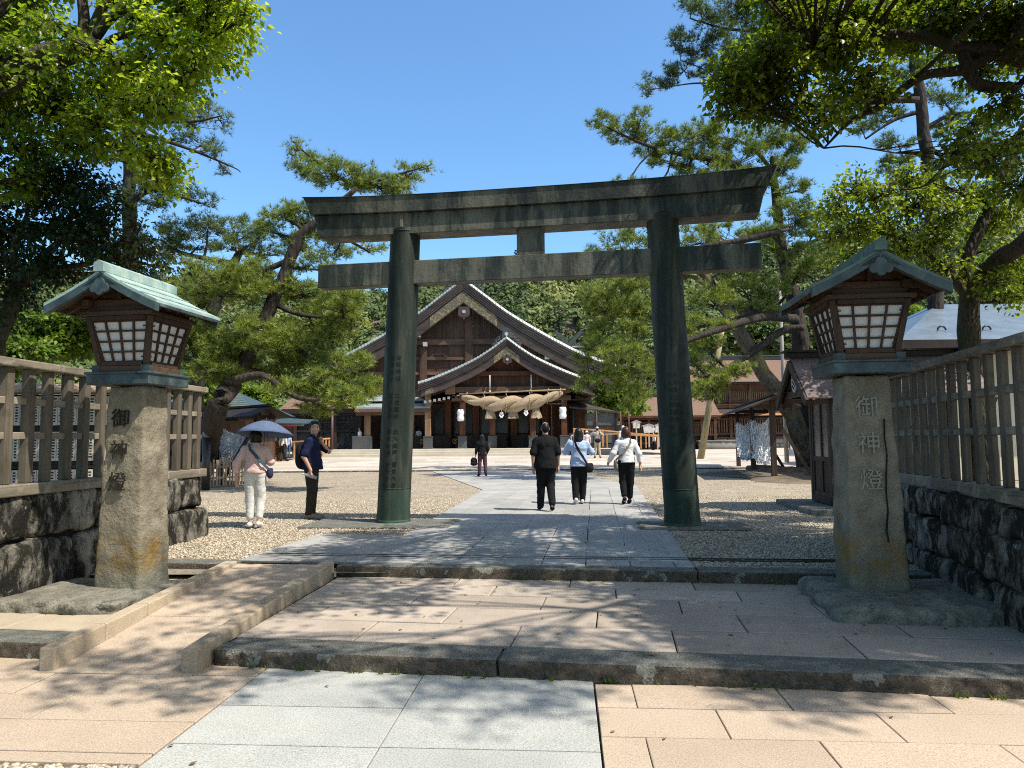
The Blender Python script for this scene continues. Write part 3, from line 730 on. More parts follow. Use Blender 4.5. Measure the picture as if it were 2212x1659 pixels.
# ------------------------------------------------------------------ stone lanterns with a roofed lamp box
def lantern(loc, yaw, label, letters, letcol, letsz, ltz, pw=.27, lean=0.0, cop='copper', lo=.022):
    L = thing('stone_lantern', label, 'lantern', loc, yaw, 'lanterns flanking the step')
    mb = MB(); mb.rough((0, 0, 1.0), (pw*2, .50, 2.06), .03, .030, 3+int(loc[0]), .13, 4.5, 0, taper=.77)
    mb.v = [(x+lean*z, y, z) for x, y, z in mb.v]
    post = mb.build('post', M['post'], L)
    for i, ch in enumerate(letters):
        tb = MB(); z = ltz[0]-i*ltz[1]; f = 1-.23*z/2.03
        add_text(tb, ch, letsz, face_matrix((lean*z-.03, -.25*f-lo, z), (1, 0, .0), (0, .057, 1)), .006, 0); tb.build('carved_letter', letcol, post)
    if cop == 'copperdark':
        cb = MB(); zs = [1.62, 1.45, 1.30, 1.12, .95, .80, .62, .52]; xs_ = [.095, .088, .10, .085, .075, .082, .06, .075]
        for (xa, za), (xb, zb_) in zip(list(zip(xs_, zs))[:-1], list(zip(xs_, zs))[1:]): cb.beam((xa, -.25*(1-.23*za/2.03)-.016, za), (xb, -.25*(1-.23*zb_/2.03)-.016, zb_), .009, .012)
        cb.build('crack', M['darkgap'], post)
    x0 = lean*2
    mb = MB(); mb.M = Matrix.Translation((x0, 0, 0)); mb.box(-.335, .335, -.335, .335, 2.03, 2.145); mb.box(-.35, .35, -.35, .35, 2.13, 2.155); mb.build('platform', M['darkcopper'], L, bev=.006)
    mb = MB(); mb.M = Matrix.Translation((x0, 0, 0)); mb.box(-.295, .295, -.295, .295, 2.157, 2.215); pl = mb.build('plinth', M['lampwoodx'], L, bev=.005)
    mb = MB(); mb.M = Matrix.Translation((x0, 0, 0))
    for sx in (-1, 1):
        for sy in (-1, 1): 
            mb.box(min(sx*.30, sx*.22), max(sx*.30, sx*.22), min(sy*.30, sy*.22), max(sy*.30, sy*.22), 2.158, 2.221)
    mb.build('corner_fitting', M['darkcopper'], pl)
    zb, zt, b, t = 2.217, 2.70, .268, .352      # battered lamp box
    mb = MB(); mb.M = Matrix.Translation((x0, 0, 0))
    w = .05
    for sx in (-1, 1):
        for sy in (-1, 1): mb.beam((sx*(b-w/2), sy*(b-w/2), zb), (sx*(t-w/2), sy*(t-w/2), zt), w, w, (0, 1, 0))
    for z, h, r in ((zb+.02, .04, b-.005), (zt-.022, .044, t-.01)):
        for sx in (-1, 1):
            mb.box(sx*r-.022, sx*r+.022, -r+.05, r-.05, z-h/2, z+h/2); mb.box(-r+.05, r-.05, sx*r-.022, sx*r+.022, z-h/2, z+h/2)
    fr = mb.build('lamp_frame', M['lampwood'], L, bev=.003)
    for side in range(4):
        A = Matrix.Translation((x0, 0, 0)) @ Matrix.Rotation(side*math.pi/2, 4, 'Z')
        P = lambda u, v, o=0.0: Vector((u*((b-.05)+(t-b)*v), -((b-.025)+(t-b)*v)-o, zb+.04+(zt-zb-.084)*v))
        mb = MB(); mb.M = A; mb.add([P(-1, 0, -.012), P(1, 0, -.012), P(1, 1, -.012), P(-1, 1, -.012)], [(0, 1, 2, 3)])
        mb.build('paper_pane', M['panepaper'], fr)
        mb = MB(); mb.M = A
        for u in (-.985, -.5, 0, .5, .985): mb.beam(P(u, 0), P(u, 1), .017, .02, (0, -1, 0))
        for v in (.01, .25, .5, .75, .99): mb.beam(P(-1, v, .001), P(1, v, .001), .02, .017)
        for u, v in ((-.93, .86), (.93, .86), (-.93, .12), (.93, .12)): mb.beam(P(u-.06, v, .014), P(u+.06, v, .014), .008, .012)
        mb.build('lattice', M['lampwood'], fr)
    mb = MB(); mb.M = Matrix.Translation((x0, 0, 0))
    mb.box(-.385, .385, -.385, .385, 2.702, 2.742); mb.box(-.33, .33, -.33, .33, 2.744, 2.80)
    for s in (-1, 1):
        mb.box(-.44, .44, s*.30-.035, s*.30+.035, 2.80, 2.865); mb.box(s*.30-.035, s*.30+.035, -.43, .43, 2.798, 2.858)
        mb.box(-.02, .02, s*.33-.02, s*.33+.02, 2.866, 2.98); mb.prism([(-.28, 2.866), (.28, 2.866), (0, 3.05)], s*.30-.006, s*.30+.006)
    mb.build('roof_beams', M['lampwoodx'], L, bev=.003)
    y0, y1 = -.62, .50
    zz = lambda x: 3.10-.62*abs(x)+.16*x*x       # slightly concave slopes
    xs = [-.58, -.44, -.29, -.145, 0]
    rf = MB(); rf.M = Matrix.Translation((x0, 0, 0))
    for s in (-1, 1):
        A = [(s*-x, zz(x)) for x in xs]; B = [(s*-x, zz(x)-.028) for x in xs]
        if s < 0: A, B = A[::-1], B[::-1]
        rf.strip(A if s > 0 else A, B, y0, y1)
    rf.M = Matrix.Translation((x0, 0, 0))
    for s in (-1, 1):
        for x in (.21, .42): 
            a = (s*x, y0+.003, zz(x)+.004); c = (s*x, y1-.003, zz(x)+.004); rf.beam(a, c, .02, .008)
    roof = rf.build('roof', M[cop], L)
    vb = MB(); vb.M = Matrix.Translation((x0, 0, 0))
    for ye, yb in ((y0-.004, y0+.05), (y1-.05, y1+.004)):
        for s in (-1, 1):
            A = [(s*-x, zz(x)-.029) for x in xs]; B = [(s*-x, zz(x)-.11) for x in xs]
            if s < 0: A, B = A[::-1], B[::-1]
            vb.strip(A, B, ye, yb)
    for s in (-1, 1): vb.box(min(s*.595, s*.57), max(s*.595, s*.57), y0+.05, y1-.05, zz(.58)-.06, zz(.58)-.03)
    # pendant under the gable peak
    for k, (dx, dz, r) in enumerate(((0, .0, .055), (-.055, -.045, .045), (.055, -.045, .045), (0, -.075, .04))):
        vb.prism([(dx+r*math.cos(a*math.pi/6), 2.965+dz+r*math.sin(a*math.pi/6)) for a in range(12)], y0-.012-.001*k, y0+.02)
    vb.prism([(-.20, 2.93), (0, 3.055), (.20, 2.93), (.10, 2.945), (0, 2.985), (-.10, 2.945)], y0-.004, y0+.02)
    vb.build('gable_board', M['darkcopper'], roof, bev=.003)
    un = MB(); un.M = Matrix.Translation((x0, 0, 0))
    for s in (-1, 1):
        for k in range(7):
            y = y0+.12+k*(y1-y0-.24)/6; un.beam((s*.04, y, zz(.04)-.062), (s*.55, y, zz(.55)-.062), .03, .045)
        un.beam((s*.03, (y0+y1)/2, zz(.05)-.034), (s*.57, (y0+y1)/2, zz(.57)-.034), y1-y0-.11, .008)
    un.build('rafters', M['lampwoodx'], roof)
    rb = MB(); rb.M = Matrix.Translation((x0, 0, 0)); rb.prism([(-.05, 3.075), (.05, 3.075), (.05, 3.155), (0, 3.185), (-.05, 3.155)], y0-.03, y1+.03)
    for y in (-.36, -.05, .27): rb.prism([(-.054, 3.075), (.054, 3.075), (.054, 3.158), (0, 3.19), (-.054, 3.158)], y-.006, y+.006)
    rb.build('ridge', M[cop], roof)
    return L
lantern((-3.80, 7.50, .16), R(-8), 'stone lantern lit by the sun with pale green copper roof and dark carved letters', '御神燈', M['carve'], .20, (1.69, .31), pw=.25, lean=.006)
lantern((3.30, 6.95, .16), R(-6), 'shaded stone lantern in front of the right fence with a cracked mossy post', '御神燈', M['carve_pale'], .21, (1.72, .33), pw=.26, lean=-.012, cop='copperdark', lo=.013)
for c, sz, sd, lb in (((-4.03, 7.25, .10), (1.28, 1.15, .15), 21, 'low rough rock under the sunlit stone lantern'), ((3.50, 6.72, .13), (1.55, 1.45, .20), 27, 'low rough greenish rock under the shaded stone lantern')):
    t = thing('base_rock', lb, 'rock', (c[0], c[1], .1), R(-8), 'rocks carrying the stone lanterns')
    mb = MB(); mb.rough((0, 0, .05), sz, .035, .13, sd, .85, 2.6, 0, top=.22); mb.build('rock', M['basestone'], t)

# ------------------------------------------------------------------ rubble walls and timber fences
def rubble_wall(label, A, B, side, h, thick, seed, courses):
    """visible face along A->B; side = +1 body to the right of the direction"""
    A = Vector((A[0], A[1], 0)); B = Vector((B[0], B[1], 0)); d = (B-A).normalized(); n = Vector((d.y, -d.x, 0))*side; L = (B-A).length
    yaw = math.atan2(d.y, d.x)
    w = thing('rubble_wall', label, 'stone wall', (A.x, A.y, .05), 0)
    random.seed(seed)
    mb = MB(); z = .02
    for ci, ch in enumerate(courses):
        s = -random.uniform(0, .4)
        while s < L:
            ln = random.uniform(.55, 1.15)*(1.25 if ci == 0 else 1); e = s+ln
            s0, e0 = max(s, 0), min(e, L)
            if e0-s0 > .12:
                hh = ch+random.uniform(-.035, .05); c = A+d*((s0+e0)/2)+n*(thick/2+random.uniform(-.04, .05))
                mb.rough((c.x, c.y, z+ch/2), (e0-s0-.025, thick, hh-.02), .05, .065, seed+int(s*17)+ci*91, .32, 3.0, yaw)
            s = e
        z += ch
    mb.build('stones', M['rubble'], w, world=True)
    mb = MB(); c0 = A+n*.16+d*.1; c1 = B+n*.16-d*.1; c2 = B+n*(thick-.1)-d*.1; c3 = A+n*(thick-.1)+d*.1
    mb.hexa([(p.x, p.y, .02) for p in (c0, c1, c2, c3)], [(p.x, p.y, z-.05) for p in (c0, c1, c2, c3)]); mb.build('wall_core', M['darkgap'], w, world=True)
    random.seed(seed+1)
    return w
rubble_wall('pale lichen covered rubble stone wall under the left fence', (-4.86, 4.8), (-4.58, 11.28), -1, 1.1, .62, 301, (.64, .48))
rubble_wall('dark blotched rubble stone wall under the right fence', (3.68, 4.9), (4.72, 10.2), 1, 1.05, .6, 402, (.42, .36, .27))
def fence(label, A, B, zb, zt, side, n, hd=.042):
    A = Vector((A[0], A[1], 0)); B = Vector((B[0], B[1], 0)); d = (B-A).normalized(); L = (B-A).length; yaw = math.atan2(d.y, d.x)-math.pi/2
    f = thing('timber_fence', label, 'fence', (A.x, A.y, 1.0), yaw)
    # local: y runs along the fence
    zb -= 1.0; zt -= 1.0
    mb = MB(); mb.box(-.10, .10, -.1, L*.52, zb-.085, zb+.03); mb.box(-.10, .10, L*.52+.004, L+.06, zb-.085, zb+.03); mb.build('sill', M['greyrail'], f, bev=.012, bseg=2)
    mb = MB(); k = L*.58
    mb.hexa([(-.085, -.1, zt-.095), (.085, -.1, zt-.095), (.085, k, zt-.095), (-.085, k, zt-.095)], [(-.085, -.1, zt-.012), (.085, -.1, zt-.012), (.085, k, zt-.012), (-.085, k, zt-.012)])
    mb.box(-.085, .085, k+.004, L+.09, zt-.095, zt-.012); mb.build('top_rail', M['greyrail'], f, bev=.014, bseg=2)
    for zc in (zt-.42, zt-.76):
        mb = MB(); mb.box(-.022, .022, -.1, L+.02, zc-.035, zc+.035); mb.build('cross_rail', M['greyrail'], f, bev=.006)
    for i in range(n):
        y = .12+(L-.2)*i/(n-1)+random.uniform(-.015, .015); w = .047+random.uniform(-.006, .006)
        mb = MB(); mb.box(-hd, hd, y-w, y+w, zb+.032, zt-.096); mb.build('baluster', M['greywood'], f, bev=.008, bseg=2)
    return f
fence('sunlit grey timber fence with square balusters on the left wall', (-4.96, 4.85), (-4.70, 11.15), 1.20, 2.46, -1, 21)
fence('shaded grey timber fence with square balusters on the right wall', (3.82, 4.9), (4.90, 10.1), 1.16, 2.42, 1, 19, .029)
# ------------------------------------------------------------------ main shrine hall
def smoothprof(pts, n=24):
    """monotone resample of (x,z) points by cubic (Catmull-Rom)"""
    out = []
    P = [pts[0]] + list(pts) + [pts[-1]]
    m = len(pts)-1
    for i in range(n+1):
        t = i/n*m; k = min(int(t), m-1); f = t-k
        p0, p1, p2, p3 = P[k], P[k+1], P[k+2], P[k+3]
        o = []
        for a in (0, 1):
            o.append(.5*((2*p1[a])+(-p0[a]+p2[a])*f+(2*p0[a]-5*p1[a]+4*p2[a]-p3[a])*f*f+(-p0[a]+3*p1[a]-3*p2[a]+p3[a])*f**3))
        out.append(tuple(o))
    return out
def mirror(prof): return [(-x, z) for x, z in prof[::-1]][:-1] + list(prof)
def off(prof, d): return [(x, z-d) for x, z in prof]
def offv(prof, f): n = len(prof)-1; return [(x, z-f(abs(2*i/n-1))) for i, (x, z) in enumerate(prof)]
HALL = thing('shrine_hall', 'large dark timber shrine hall with sweeping green copper gable roof and offset entrance porch', 'shrine hall', (-3.55, 54, .6))
FL = 1.07
mainp = mirror(smoothprof([(0, 0), (1.76, -1.36), (3.2, -2.46), (5.1, -3.66), (7, -4.75), (8.9, -5.72), (11.2, -6.55)]))
cx, cz = -3.55, 13.45
S = lambda prof, x=cx, z=cz: [(a+x, b+z) for a, b in prof]
def gable_roof(prefix, prof, X, Z, y0, y1, t_edge, t_in, parent, ribs=60, lip=.34):
    top = S(prof, X, Z)
    rb = MB(); rb.strip(top, off(top, .16), y0+.5, y1)
    # rolled copper verge seen from the front
    out = S([(a*1.0, b+.02) for a, b in prof], X, Z)
    n = len(top)
    vs = [(a, y0, b-.02) for a, b in top] + [(a, y0+.12, b+lip*.55) for a, b in top] + [(a, y0+.5, b+lip*.75) for a, b in top]
    fs = []
    for i in range(n-1):
        fs += [(i, i+1, n+i+1, n+i), (n+i, n+i+1, 2*n+i+1, 2*n+i)]
    rb.add(vs, fs)
    rb.strip([(a, b+lip*.75) for a, b in top], [(a, b-.1) for a, b in top], y0+.52, y1)
    roof = rb.build(prefix+'roof', M['hallcopper'], parent, world=True)
    sm = MB(); L = sum(math.dist(top[i], top[i+1]) for i in range(n-1)); acc = 0; nxt = 0
    for i in range(n-1):
        seg = math.dist(top[i], top[i+1])
        while nxt <= acc+seg:
            f = (nxt-acc)/seg; a = top[i][0]+(top[i+1][0]-top[i][0])*f; b = top[i][1]+(top[i+1][1]-top[i][1])*f
            sm.tube([(a, y0-.015, b), (a, y0+.10, b+lip*.57), (a, y0+.5, b+lip*.77), (a, y1, b+lip*.77)], .016, 5)
            nxt += .24
        acc += seg
    sm.build('roof_seams', M['hallcopper2'], roof, world=True)
    eb = MB()
    for k in range(4):            # layered eave edge
        d0, d1 = t_edge*k/4, t_edge*(k+1)/4-.012
        eb.strip(off(top, .02+d0), off(top, .02+d1), y0+.03*k, y0+.8)
    eb.build('roof_edge', M['barge'], parent, world=True)
    ib = MB(); A = off(top, t_edge+.03); B = offv([(a, b-t_edge-.03) for a, b in top], lambda u: t_in*(1.25-.45*u))
    k = max(1, int(len(A)*.03))
    ib.strip(A[k:-k], B[k:-k], y0+.18, y0+.34)
    brd = ib.build('bargeboard', M['barge'], parent, world=True)
    # gilt metalwork on the board: at the peak and the foot of each slope
    gb = MB(); m = len(A)//2; w = int(len(A)*.14)
    f = lambda P, Q, t: [(p[0]+(q[0]-p[0])*t, p[1]+(q[1]-p[1])*t) for p, q in zip(P, Q)]
    w2 = int(len(A)*.09)
    for sl in (slice(m-w, m+w+1), slice(k+1, k+w2), slice(-k-w2, -k-1)):
        gb = MB(); gb.strip(f(A, B, .08)[sl], f(A, B, .92)[sl], y0+.165, y0+.178); gb.build('metalwork', M['gilt'], brd, world=True)
    return top, A, B, roof
M['hallcopper2'] = m_plain('copper_seam', (.34, .385, .37, 1), .5, .1, 4, 0, .5)
top, A, B, roof = gable_roof('main_', mainp, cx, cz, 54.0, 72, .72, .78, HALL)
def hexcrest(mb, x, y, z, r, t=.03):
    mb.prism([(x+r*math.sin(a*math.pi/3), z+r*math.cos(a*math.pi/3)) for a in range(6)], y-t, y)
def pendant(parent, x, y, z, w, h, mat):
    mb = MB(); mb.prism([(x-w*.42, z), (x+w*.42, z), (x+w*.5, z-h*.62), (x+w*.32, z-h*.78), (x+w*.12, z-h*.8), (x, z-h), (x-w*.12, z-h*.8), (x-w*.32, z-h*.78), (x-w*.5, z-h*.62)], y-.12, y)
    p = mb.build('gable_pendant', M['barge'], parent, world=True)
    mb = MB(); hexcrest(mb, x, y-.125, z-h*.38, w*.15); mb.build('crest', M['signgrey'], p, world=True)
pendant(HALL, cx+.05, 54.16, 11.45, .9, 1.0, None)
# ridge ornaments
def scrolls(parent, x, y, z, s, top=True):
    mb = MB()
    for sx in (-1, 1):
        for k, (dx, dz, r) in enumerate(((.35, .05, .20), (.62, -.18, .19), (.88, -.42, .16), (1.08, -.64, .12))):
            px, pz = x+sx*dx*s, z+dz*s
            mb.tube([(px+r*s*math.cos(a), y, pz+r*s*math.sin(a)) for a in [i*.55 for i in range(12)]], .045*s, 6)
            mb.tube([(px+r*.45*s*math.cos(a), y-.02, pz+r*.45*s*math.sin(a)) for a in [i*.6 for i in range(11)]], .04*s, 6)
    if top:
        mb.prism([(x-.38*s, z-.25*s), (x+.38*s, z-.25*s), (x+.30*s, z+.45*s), (x+.36*s, z+.55*s), (x+.22*s, z+.72*s), (x-.22*s, z+.72*s), (x-.36*s, z+.55*s), (x-.30*s, z+.45*s)], y-.12, y+.25)
    o = mb.build('ridge_ornament', M['ridgemetal'], parent, world=True)
    if top:
        mb = MB(); hexcrest(mb, x, y-.125, z+.22*s, .17*s); mb.build('crest', M['signgrey'], o, world=True)
M['ridgemetal'] = m_plain('ridge_metal', (.06, .066, .07, 1), .5, .35, 5, 0, .5, .4)
scrolls(HALL, cx, 54.3, cz+.05, 1.25)
mb = MB(); mb.box(cx-.45, cx+.45, 54.4, 72.1, cz-.1, cz+.85); mb.box(cx-.55, cx+.55, 54.4, 72.1, cz+.87, cz+1.0); mb.build('ridge', M['hallcopper'], HALL, world=True)
# gable wall of boards
def board_wall(name, prof, y, zlow, x0, x1, w, mat, parent, t=.06):
    mb = MB(); x = x0
    def zat(x):
        for i in range(len(prof)-1):
            if prof[i][0] <= x <= prof[i+1][0]:
                f = (x-prof[i][0])/(prof[i+1][0]-prof[i][0]+1e-9); return prof[i][1]+(prof[i+1][1]-prof[i][1])*f
        return zlow
    while x < x1-.01:
        e = min(x+w, x1); za, zb = zat(x+.005), zat(e-.005)
        if max(za, zb) > zlow+.05:
            mb.hexa([(x+.004, y, zlow), (e-.004, y, zlow), (e-.004, y+t, zlow), (x+.004, y+t, zlow)], [(x+.004, y, max(za, zlow)), (e-.004, y, max(zb, zlow)), (e-.004, y+t, max(zb, zlow)), (x+.004, y+t, max(za, zlow))])
        x = e
    return mb.build(name, mat, parent, world=True)
gprof = off(S(mainp), 1.0)
gw = board_wall('gable_wall', gprof, 55.3, 1.05, -12.6, 5.6, .42, M['hallwood'], HALL)
mb = MB()
for z, h, xa, xb in ((8.98, .42, -8.2, 1.2), (7.72, .22, -9.8, 2.8), (6.62, .24, -11.2, 4.1), (5.2, .35, -12.3, 5.3)): mb.box(xa, xb, 55.08, 55.285, z-h/2, z+h/2)
mb.build('wall_beams', M['hallwoodx'], HALL, world=True)
mb = MB()
for x, zt in ((-3.2, 10.9), (-6.6, 8.6), (.3, 8.6), (-9.6, 6.6), (3.2, 6.5)): mb.box(x-.27, x+.27, 54.98, 55.07, 1.1, zt)
mb.build('wall_posts', M['hallwood'], HALL, world=True)
mb = MB()
for x, z in ((-8.6, 8.5), (-6.9, 9.62), (.05, 9.8), (2.6, 7.9)):     # purlin ends with pale caps
    mb = MB(); mb.box(x-.2, x+.2, 54.25, 55.3, z-.45, z+.1); pu = mb.build('purlin', M['hallwoodx'], HALL, world=True)
    mb = MB(); mb.box(x-.17, x+.17, 54.22, 54.245, z-.38, z+.06); mb.build('cap', M['signgrey'], pu, world=True)
mb = MB(); mb.box(-6.58, -6.28, 54.5, 54.95, 8.6, 8.9); mb.build('lamp', M['signgrey'], HALL, world=True)
mb = MB()
for k in range(60):   # soffit boards under the main eaves
    pass
A2 = off(S(mainp), 1.05); mb.strip(A2, off(A2, .08), 54.35, 57); mb.build('soffit', M['hallwoodx'], HALL, world=True)
mb = MB(); mb.tube([(-7.55, 53.9, 10.15), (-7.5, 53.95, 9.0), (-7.46, 54.4, 6.5), (-7.5, 54.9, 5.0)], .025, 5); mb.build('cable', M['signgrey'], HALL, world=True)
# porch
px, pz = -.35, 8.45
PORCH_Y = 49.5
pp = mirror(smoothprof([(0, 0), (.45, -.34), (.87, -.66), (1.74, -1.24), (2.6, -1.70), (3.5, -2.12), (4.4, -2.50), (5.2, -2.80), (5.95, -3.02)]))
ptop, PA, PBt, proof = gable_roof('porch_', pp, px, pz, PORCH_Y, 55.2, .46, .52, HALL, lip=.26)
scrolls(HALL, px, 49.75, pz+.12, .82)
mb = MB(); mb.box(px-.3, px+.3, 49.9, 55, pz-.05, pz+.45); mb.build('porch_ridge', M['hallcopper'], HALL, world=True)
pendant(HALL, px+.05, 49.66, 7.25, .62, .62, None)
A2 = off(S(pp, px, pz), .80)
for k in range(10): mb = MB(); mb.strip(off(A2, .0), off(A2, .07), 49.86+k*.5, 50.1+k*.5); mb.build('rafter', M['hallwoodx'], HALL, world=True)
mb = MB(); mb.strip(off(A2, -.06), off(A2, -.01), 49.85, 55); mb.build('porch_soffit', M['hallwood'], HALL, world=True)
pgw = board_wall('porch_gable_wall', off(S(pp, px, pz), .86), 50.75, 4.95, -3.9, 3.6, .24, M['hallwood2'] if 'hallwood2' in M else M['hallwood'], HALL, .05)
mb = MB(); mb.box(-2.3, 1.75, 50.25, 50.73, 5.98, 6.28); mb.build('tie_beam', M['redbeam'] if 'redbeam' in M else M['redwood'], HALL, world=True)
mb = MB(); mb.prism([(px-1.55, 6.30), (px+1.55, 6.30), (px, 7.4)], 50.68, 50.74); mb.build('gable_panel', M['redwood'], HALL, world=True)
mb = MB(); mb.box(-4.1, 4.0, 50.2, 50.74, 4.86, 5.22); mb.box(-4.1, 4.0, 50.3, 50.74, 4.3, 4.62); mb.build('lintel_beam', M['hallwoodx'], HALL, world=True)
mb = MB()
for x, z0, z1 in ((-4.2, 4.75, 5.35), (3.55, 4.75, 5.35), (-2.15, 6.3, 6.6), (1.5, 6.3, 6.6)):
    mb = MB(); mb.box(x-.33, x+.35, 49.9, 50.8, z0, z1); mb.build('bracket', M['hallwoodx'], HALL, world=True, bev=.02)
mb = MB()
for k in range(8): mb.box(-6.0+.32*k, -5.82+.32*k, 50.3, 50.32, 4.15+.052*k, 4.33+.052*k)
mb.build('rafter_cap', M['signwhite'], HALL, world=True)
for x in (-5.75, -3.39, -1.36, 1.39, 3.52):
    mb = MB(); mb.box(x-.2, x+.2, 50.35, 50.75, 1.9, 4.86); c = mb.build('column', M['column'] if x < -5 else M['hallcol'] if 'hallcol' in M else M['redwood'], HALL, world=True, bev=.03)
    mb = MB(); mb.box(x-.29, x+.29, 50.26, 50.84, FL, 1.9); mb.box(x-.32, x+.32, 50.23, 50.87, FL+.002, FL+.1); mb.box(x-.31, x+.31, 50.24, 50.86, 1.82, 1.905); mb.build('column_base', M['greystone'], c, world=True, bev=.015)
for x in (-4.6, -2.6, .1, 2.35, -7.2):
    mb = MB(); mb.box(x-.24, x+.24, 52.9, 53.3, FL, 5.0); mb.build('inner_column', M['redwood'], HALL, world=True, bev=.03)
# inner front: dark openings, boarded dado with gilt crests, plank doors to the right
mb = MB(); mb.box(-8.4, 4.6, 54.0, 54.1, FL, 5.4); mb.build('inner_wall', M['blackwood'], HALL, world=True)
for x0, x1 in ((-6.9, -5.0), (-4.2, -2.9), (-2.3, -.3), (.4, 2.0)):
    mb = MB(); mb.box(x0, x1, 53.9, 53.96, 2.1, 4.1); w = mb.build('window', M['glass'], HALL, world=True)
    mb = MB()
    for x in (x0, (x0+x1)/2, x1): mb.box(x-.05, x+.05, 53.82, 53.89, 1.95, 4.2)
    mb.box(x0-.1, x1+.1, 53.80, 53.88, 1.9, 2.05); mb.box(x0-.1, x1+.1, 53.80, 53.88, 4.1, 4.28); mb.build('window_frame', M['hallwood'], w, world=True)
mb = MB()
for k in range(9): mb.box(2.3+.2*k, 2.49+.2*k, 53.6, 53.68, FL+.02, 4.3)
mb.build('plank_door', M['redwood'], HALL, world=True)
mb = MB()
for x in (2.85, 3.6): mb.box(x-.03, x+.03, 53.55, 53.59, 1.4, 4.2)
mb.box(2.4, 4.0, 53.55, 53.59, 4.15, 4.25); mb.build('door_trim', M['signgrey'], HALL, world=True)
mb = MB()
for k in range(5): mb.box(-8+2.0*k, -8+2.0*k+1.6, 52.3, 52.36, FL+.01, 1.95)
d_ = mb.build('dado_panel', M['blackwood'], HALL, world=True)
mb = MB()
for x in (-4.05, -6.35):
    mb.tube([(x+.17*math.sin(a*math.pi/3), 52.27, 1.55+.19*math.cos(a*math.pi/3)) for a in range(7)], .022, 5)
    mb.tube([(x+.08*math.sin(a*math.pi/4), 52.27, 1.55+.08*math.cos(a*math.pi/4)) for a in range(9)], .022, 5)
mb.build('crest', M['gold'], d_, world=True)
mb = MB(); mb.box(-12.3, 5.5, 51.5, 53.5, 4.32, 4.4); mb.build('porch_ceiling', M['hallwood'], HALL, world=True)
# stone platform and steps: part of the setting
mb = MB()
for k in range(3): mb.box(-12.4-.0*k, 3.75, 48.3+.42*k, 48.3+.42*(k+1)+(9 if k == 2 else 0), .55, .745+.155*k)
struct(mb.build('shrine_steps', M['platform'], bev=.015))
# side corridor on the left: copper roof, posts, glazed screens
CW = thing('side_corridor', 'low dark corridor with copper roof joined to the left of the shrine hall', 'corridor', (-13, 53, .6))
mb = MB(); mb.hexa([(-10.6, 50.3, 3.80), (-5.6, 50.3, 3.80), (-5.6, 55.2, 4.95), (-10.6, 55.2, 4.95)], [(-10.6, 50.3, 3.92), (-5.6, 50.3, 3.92), (-5.6, 55.2, 5.07), (-10.6, 55.2, 5.07)]); mb.build('roof', M['hallcopper'], CW, world=True)
mb = MB(); mb.box(-10.7, -5.55, 50.22, 50.4, 3.56, 3.79); mb.box(-10.65, -5.55, 50.45, 50.6, 3.36, 3.54); mb.build('fascia', M['pipe2'] if 'pipe2' in M else M['hallwoodx'], CW, world=True)
mb = MB(); mb.box(-10.15, -9.75, 50.8, 51.2, 1.95, 3.6); c = mb.build('column', M['column'], CW, world=True, bev=.03)
mb = MB(); mb.box(-10.95, -9.65, 50.7, 51.3, FL, 1.95); mb.build('column_base', M['greystone'], c, world=True, bev=.02)
mb = MB(); mb.box(-8.9, -8.6, 52.5, 52.8, FL, 3.8); mb.box(-7.7, -7.3, 52.5, 52.8, FL, 3.8); mb.box(-9.5, -5.6, 53.8, 53.9, FL, 3.9); mb.build('inner_posts', M['blackwood'], CW, world=True)
mb = MB(); mb.tube([(-12.05, 49.6, .75), (-12.05, 49.6, 3.62)], .085, 10); mb.build('downpipe', M['pipe'], CW, world=True)
# glazed annex with bark roof
AN = thing('glazed_annex', 'glass walled annex with brown bark roof and black frame left of the shrine hall', 'annex', (-14.5, 54, .6))
mb = MB(); mb.hexa([(-16.5, 52.3, 3.92), (-11.8, 52.3, 3.92), (-11.8, 58.5, 3.92), (-16.5, 58.5, 3.92)], [(-16.0, 54.5, 5.0), (-12.6, 54.5, 5.0), (-12.6, 56.5, 5.0), (-16.0, 56.5, 5.0)]); mb.build('roof', M['barkroof'], AN, world=True)
mb = MB(); mb.box(-16.15, -12.4, 55, 56, 4.98, 5.22); mb.box(-16.25, -12.3, 54.9, 56.1, 5.23, 5.34); mb.build('ridge', M['hallcopper'], AN, world=True)
mb = MB(); mb.box(-17.3, -10.7, 51.9, 58.8, 3.58, 3.91); mb.box(-17.1, -10.9, 52.1, 58.6, 3.42, 3.57); mb.build('fascia', M['blackwood'], AN, world=True)
mb = MB()
for x in (-17.0, -15.3, -13.95, -12.5, -11.0, -10.75): mb.box(x-.12, x+.12, 52.2, 52.44, .75, 3.42)
for z in (2.95, 2.35, 1.0): mb.box(-17, -10.8, 52.24, 52.36, z-.06, z+.06)
for k in range(22): mb.box(-17+.29*k-.02, -17+.29*k+.02, 52.27, 52.33, .9 if k % 3 == 0 else 2.35, 3.42)
mb.build('frame', M['blackwood'], AN, world=True)
mb = MB(); mb.box(-17, -10.8, 52.46, 52.48, .9, 3.4); mb.build('glass', M['glassclear'], AN, world=True)
mb = MB()
for k in range(30): mb.box(-17+.21*k, -16.9+.21*k, 57.2, 57.3, .9, 2.4)
mb.box(-17, -10.7, 57.35, 57.4, .7, 3.5); mb.build('back_wall', M['blackwood'], AN, world=True)
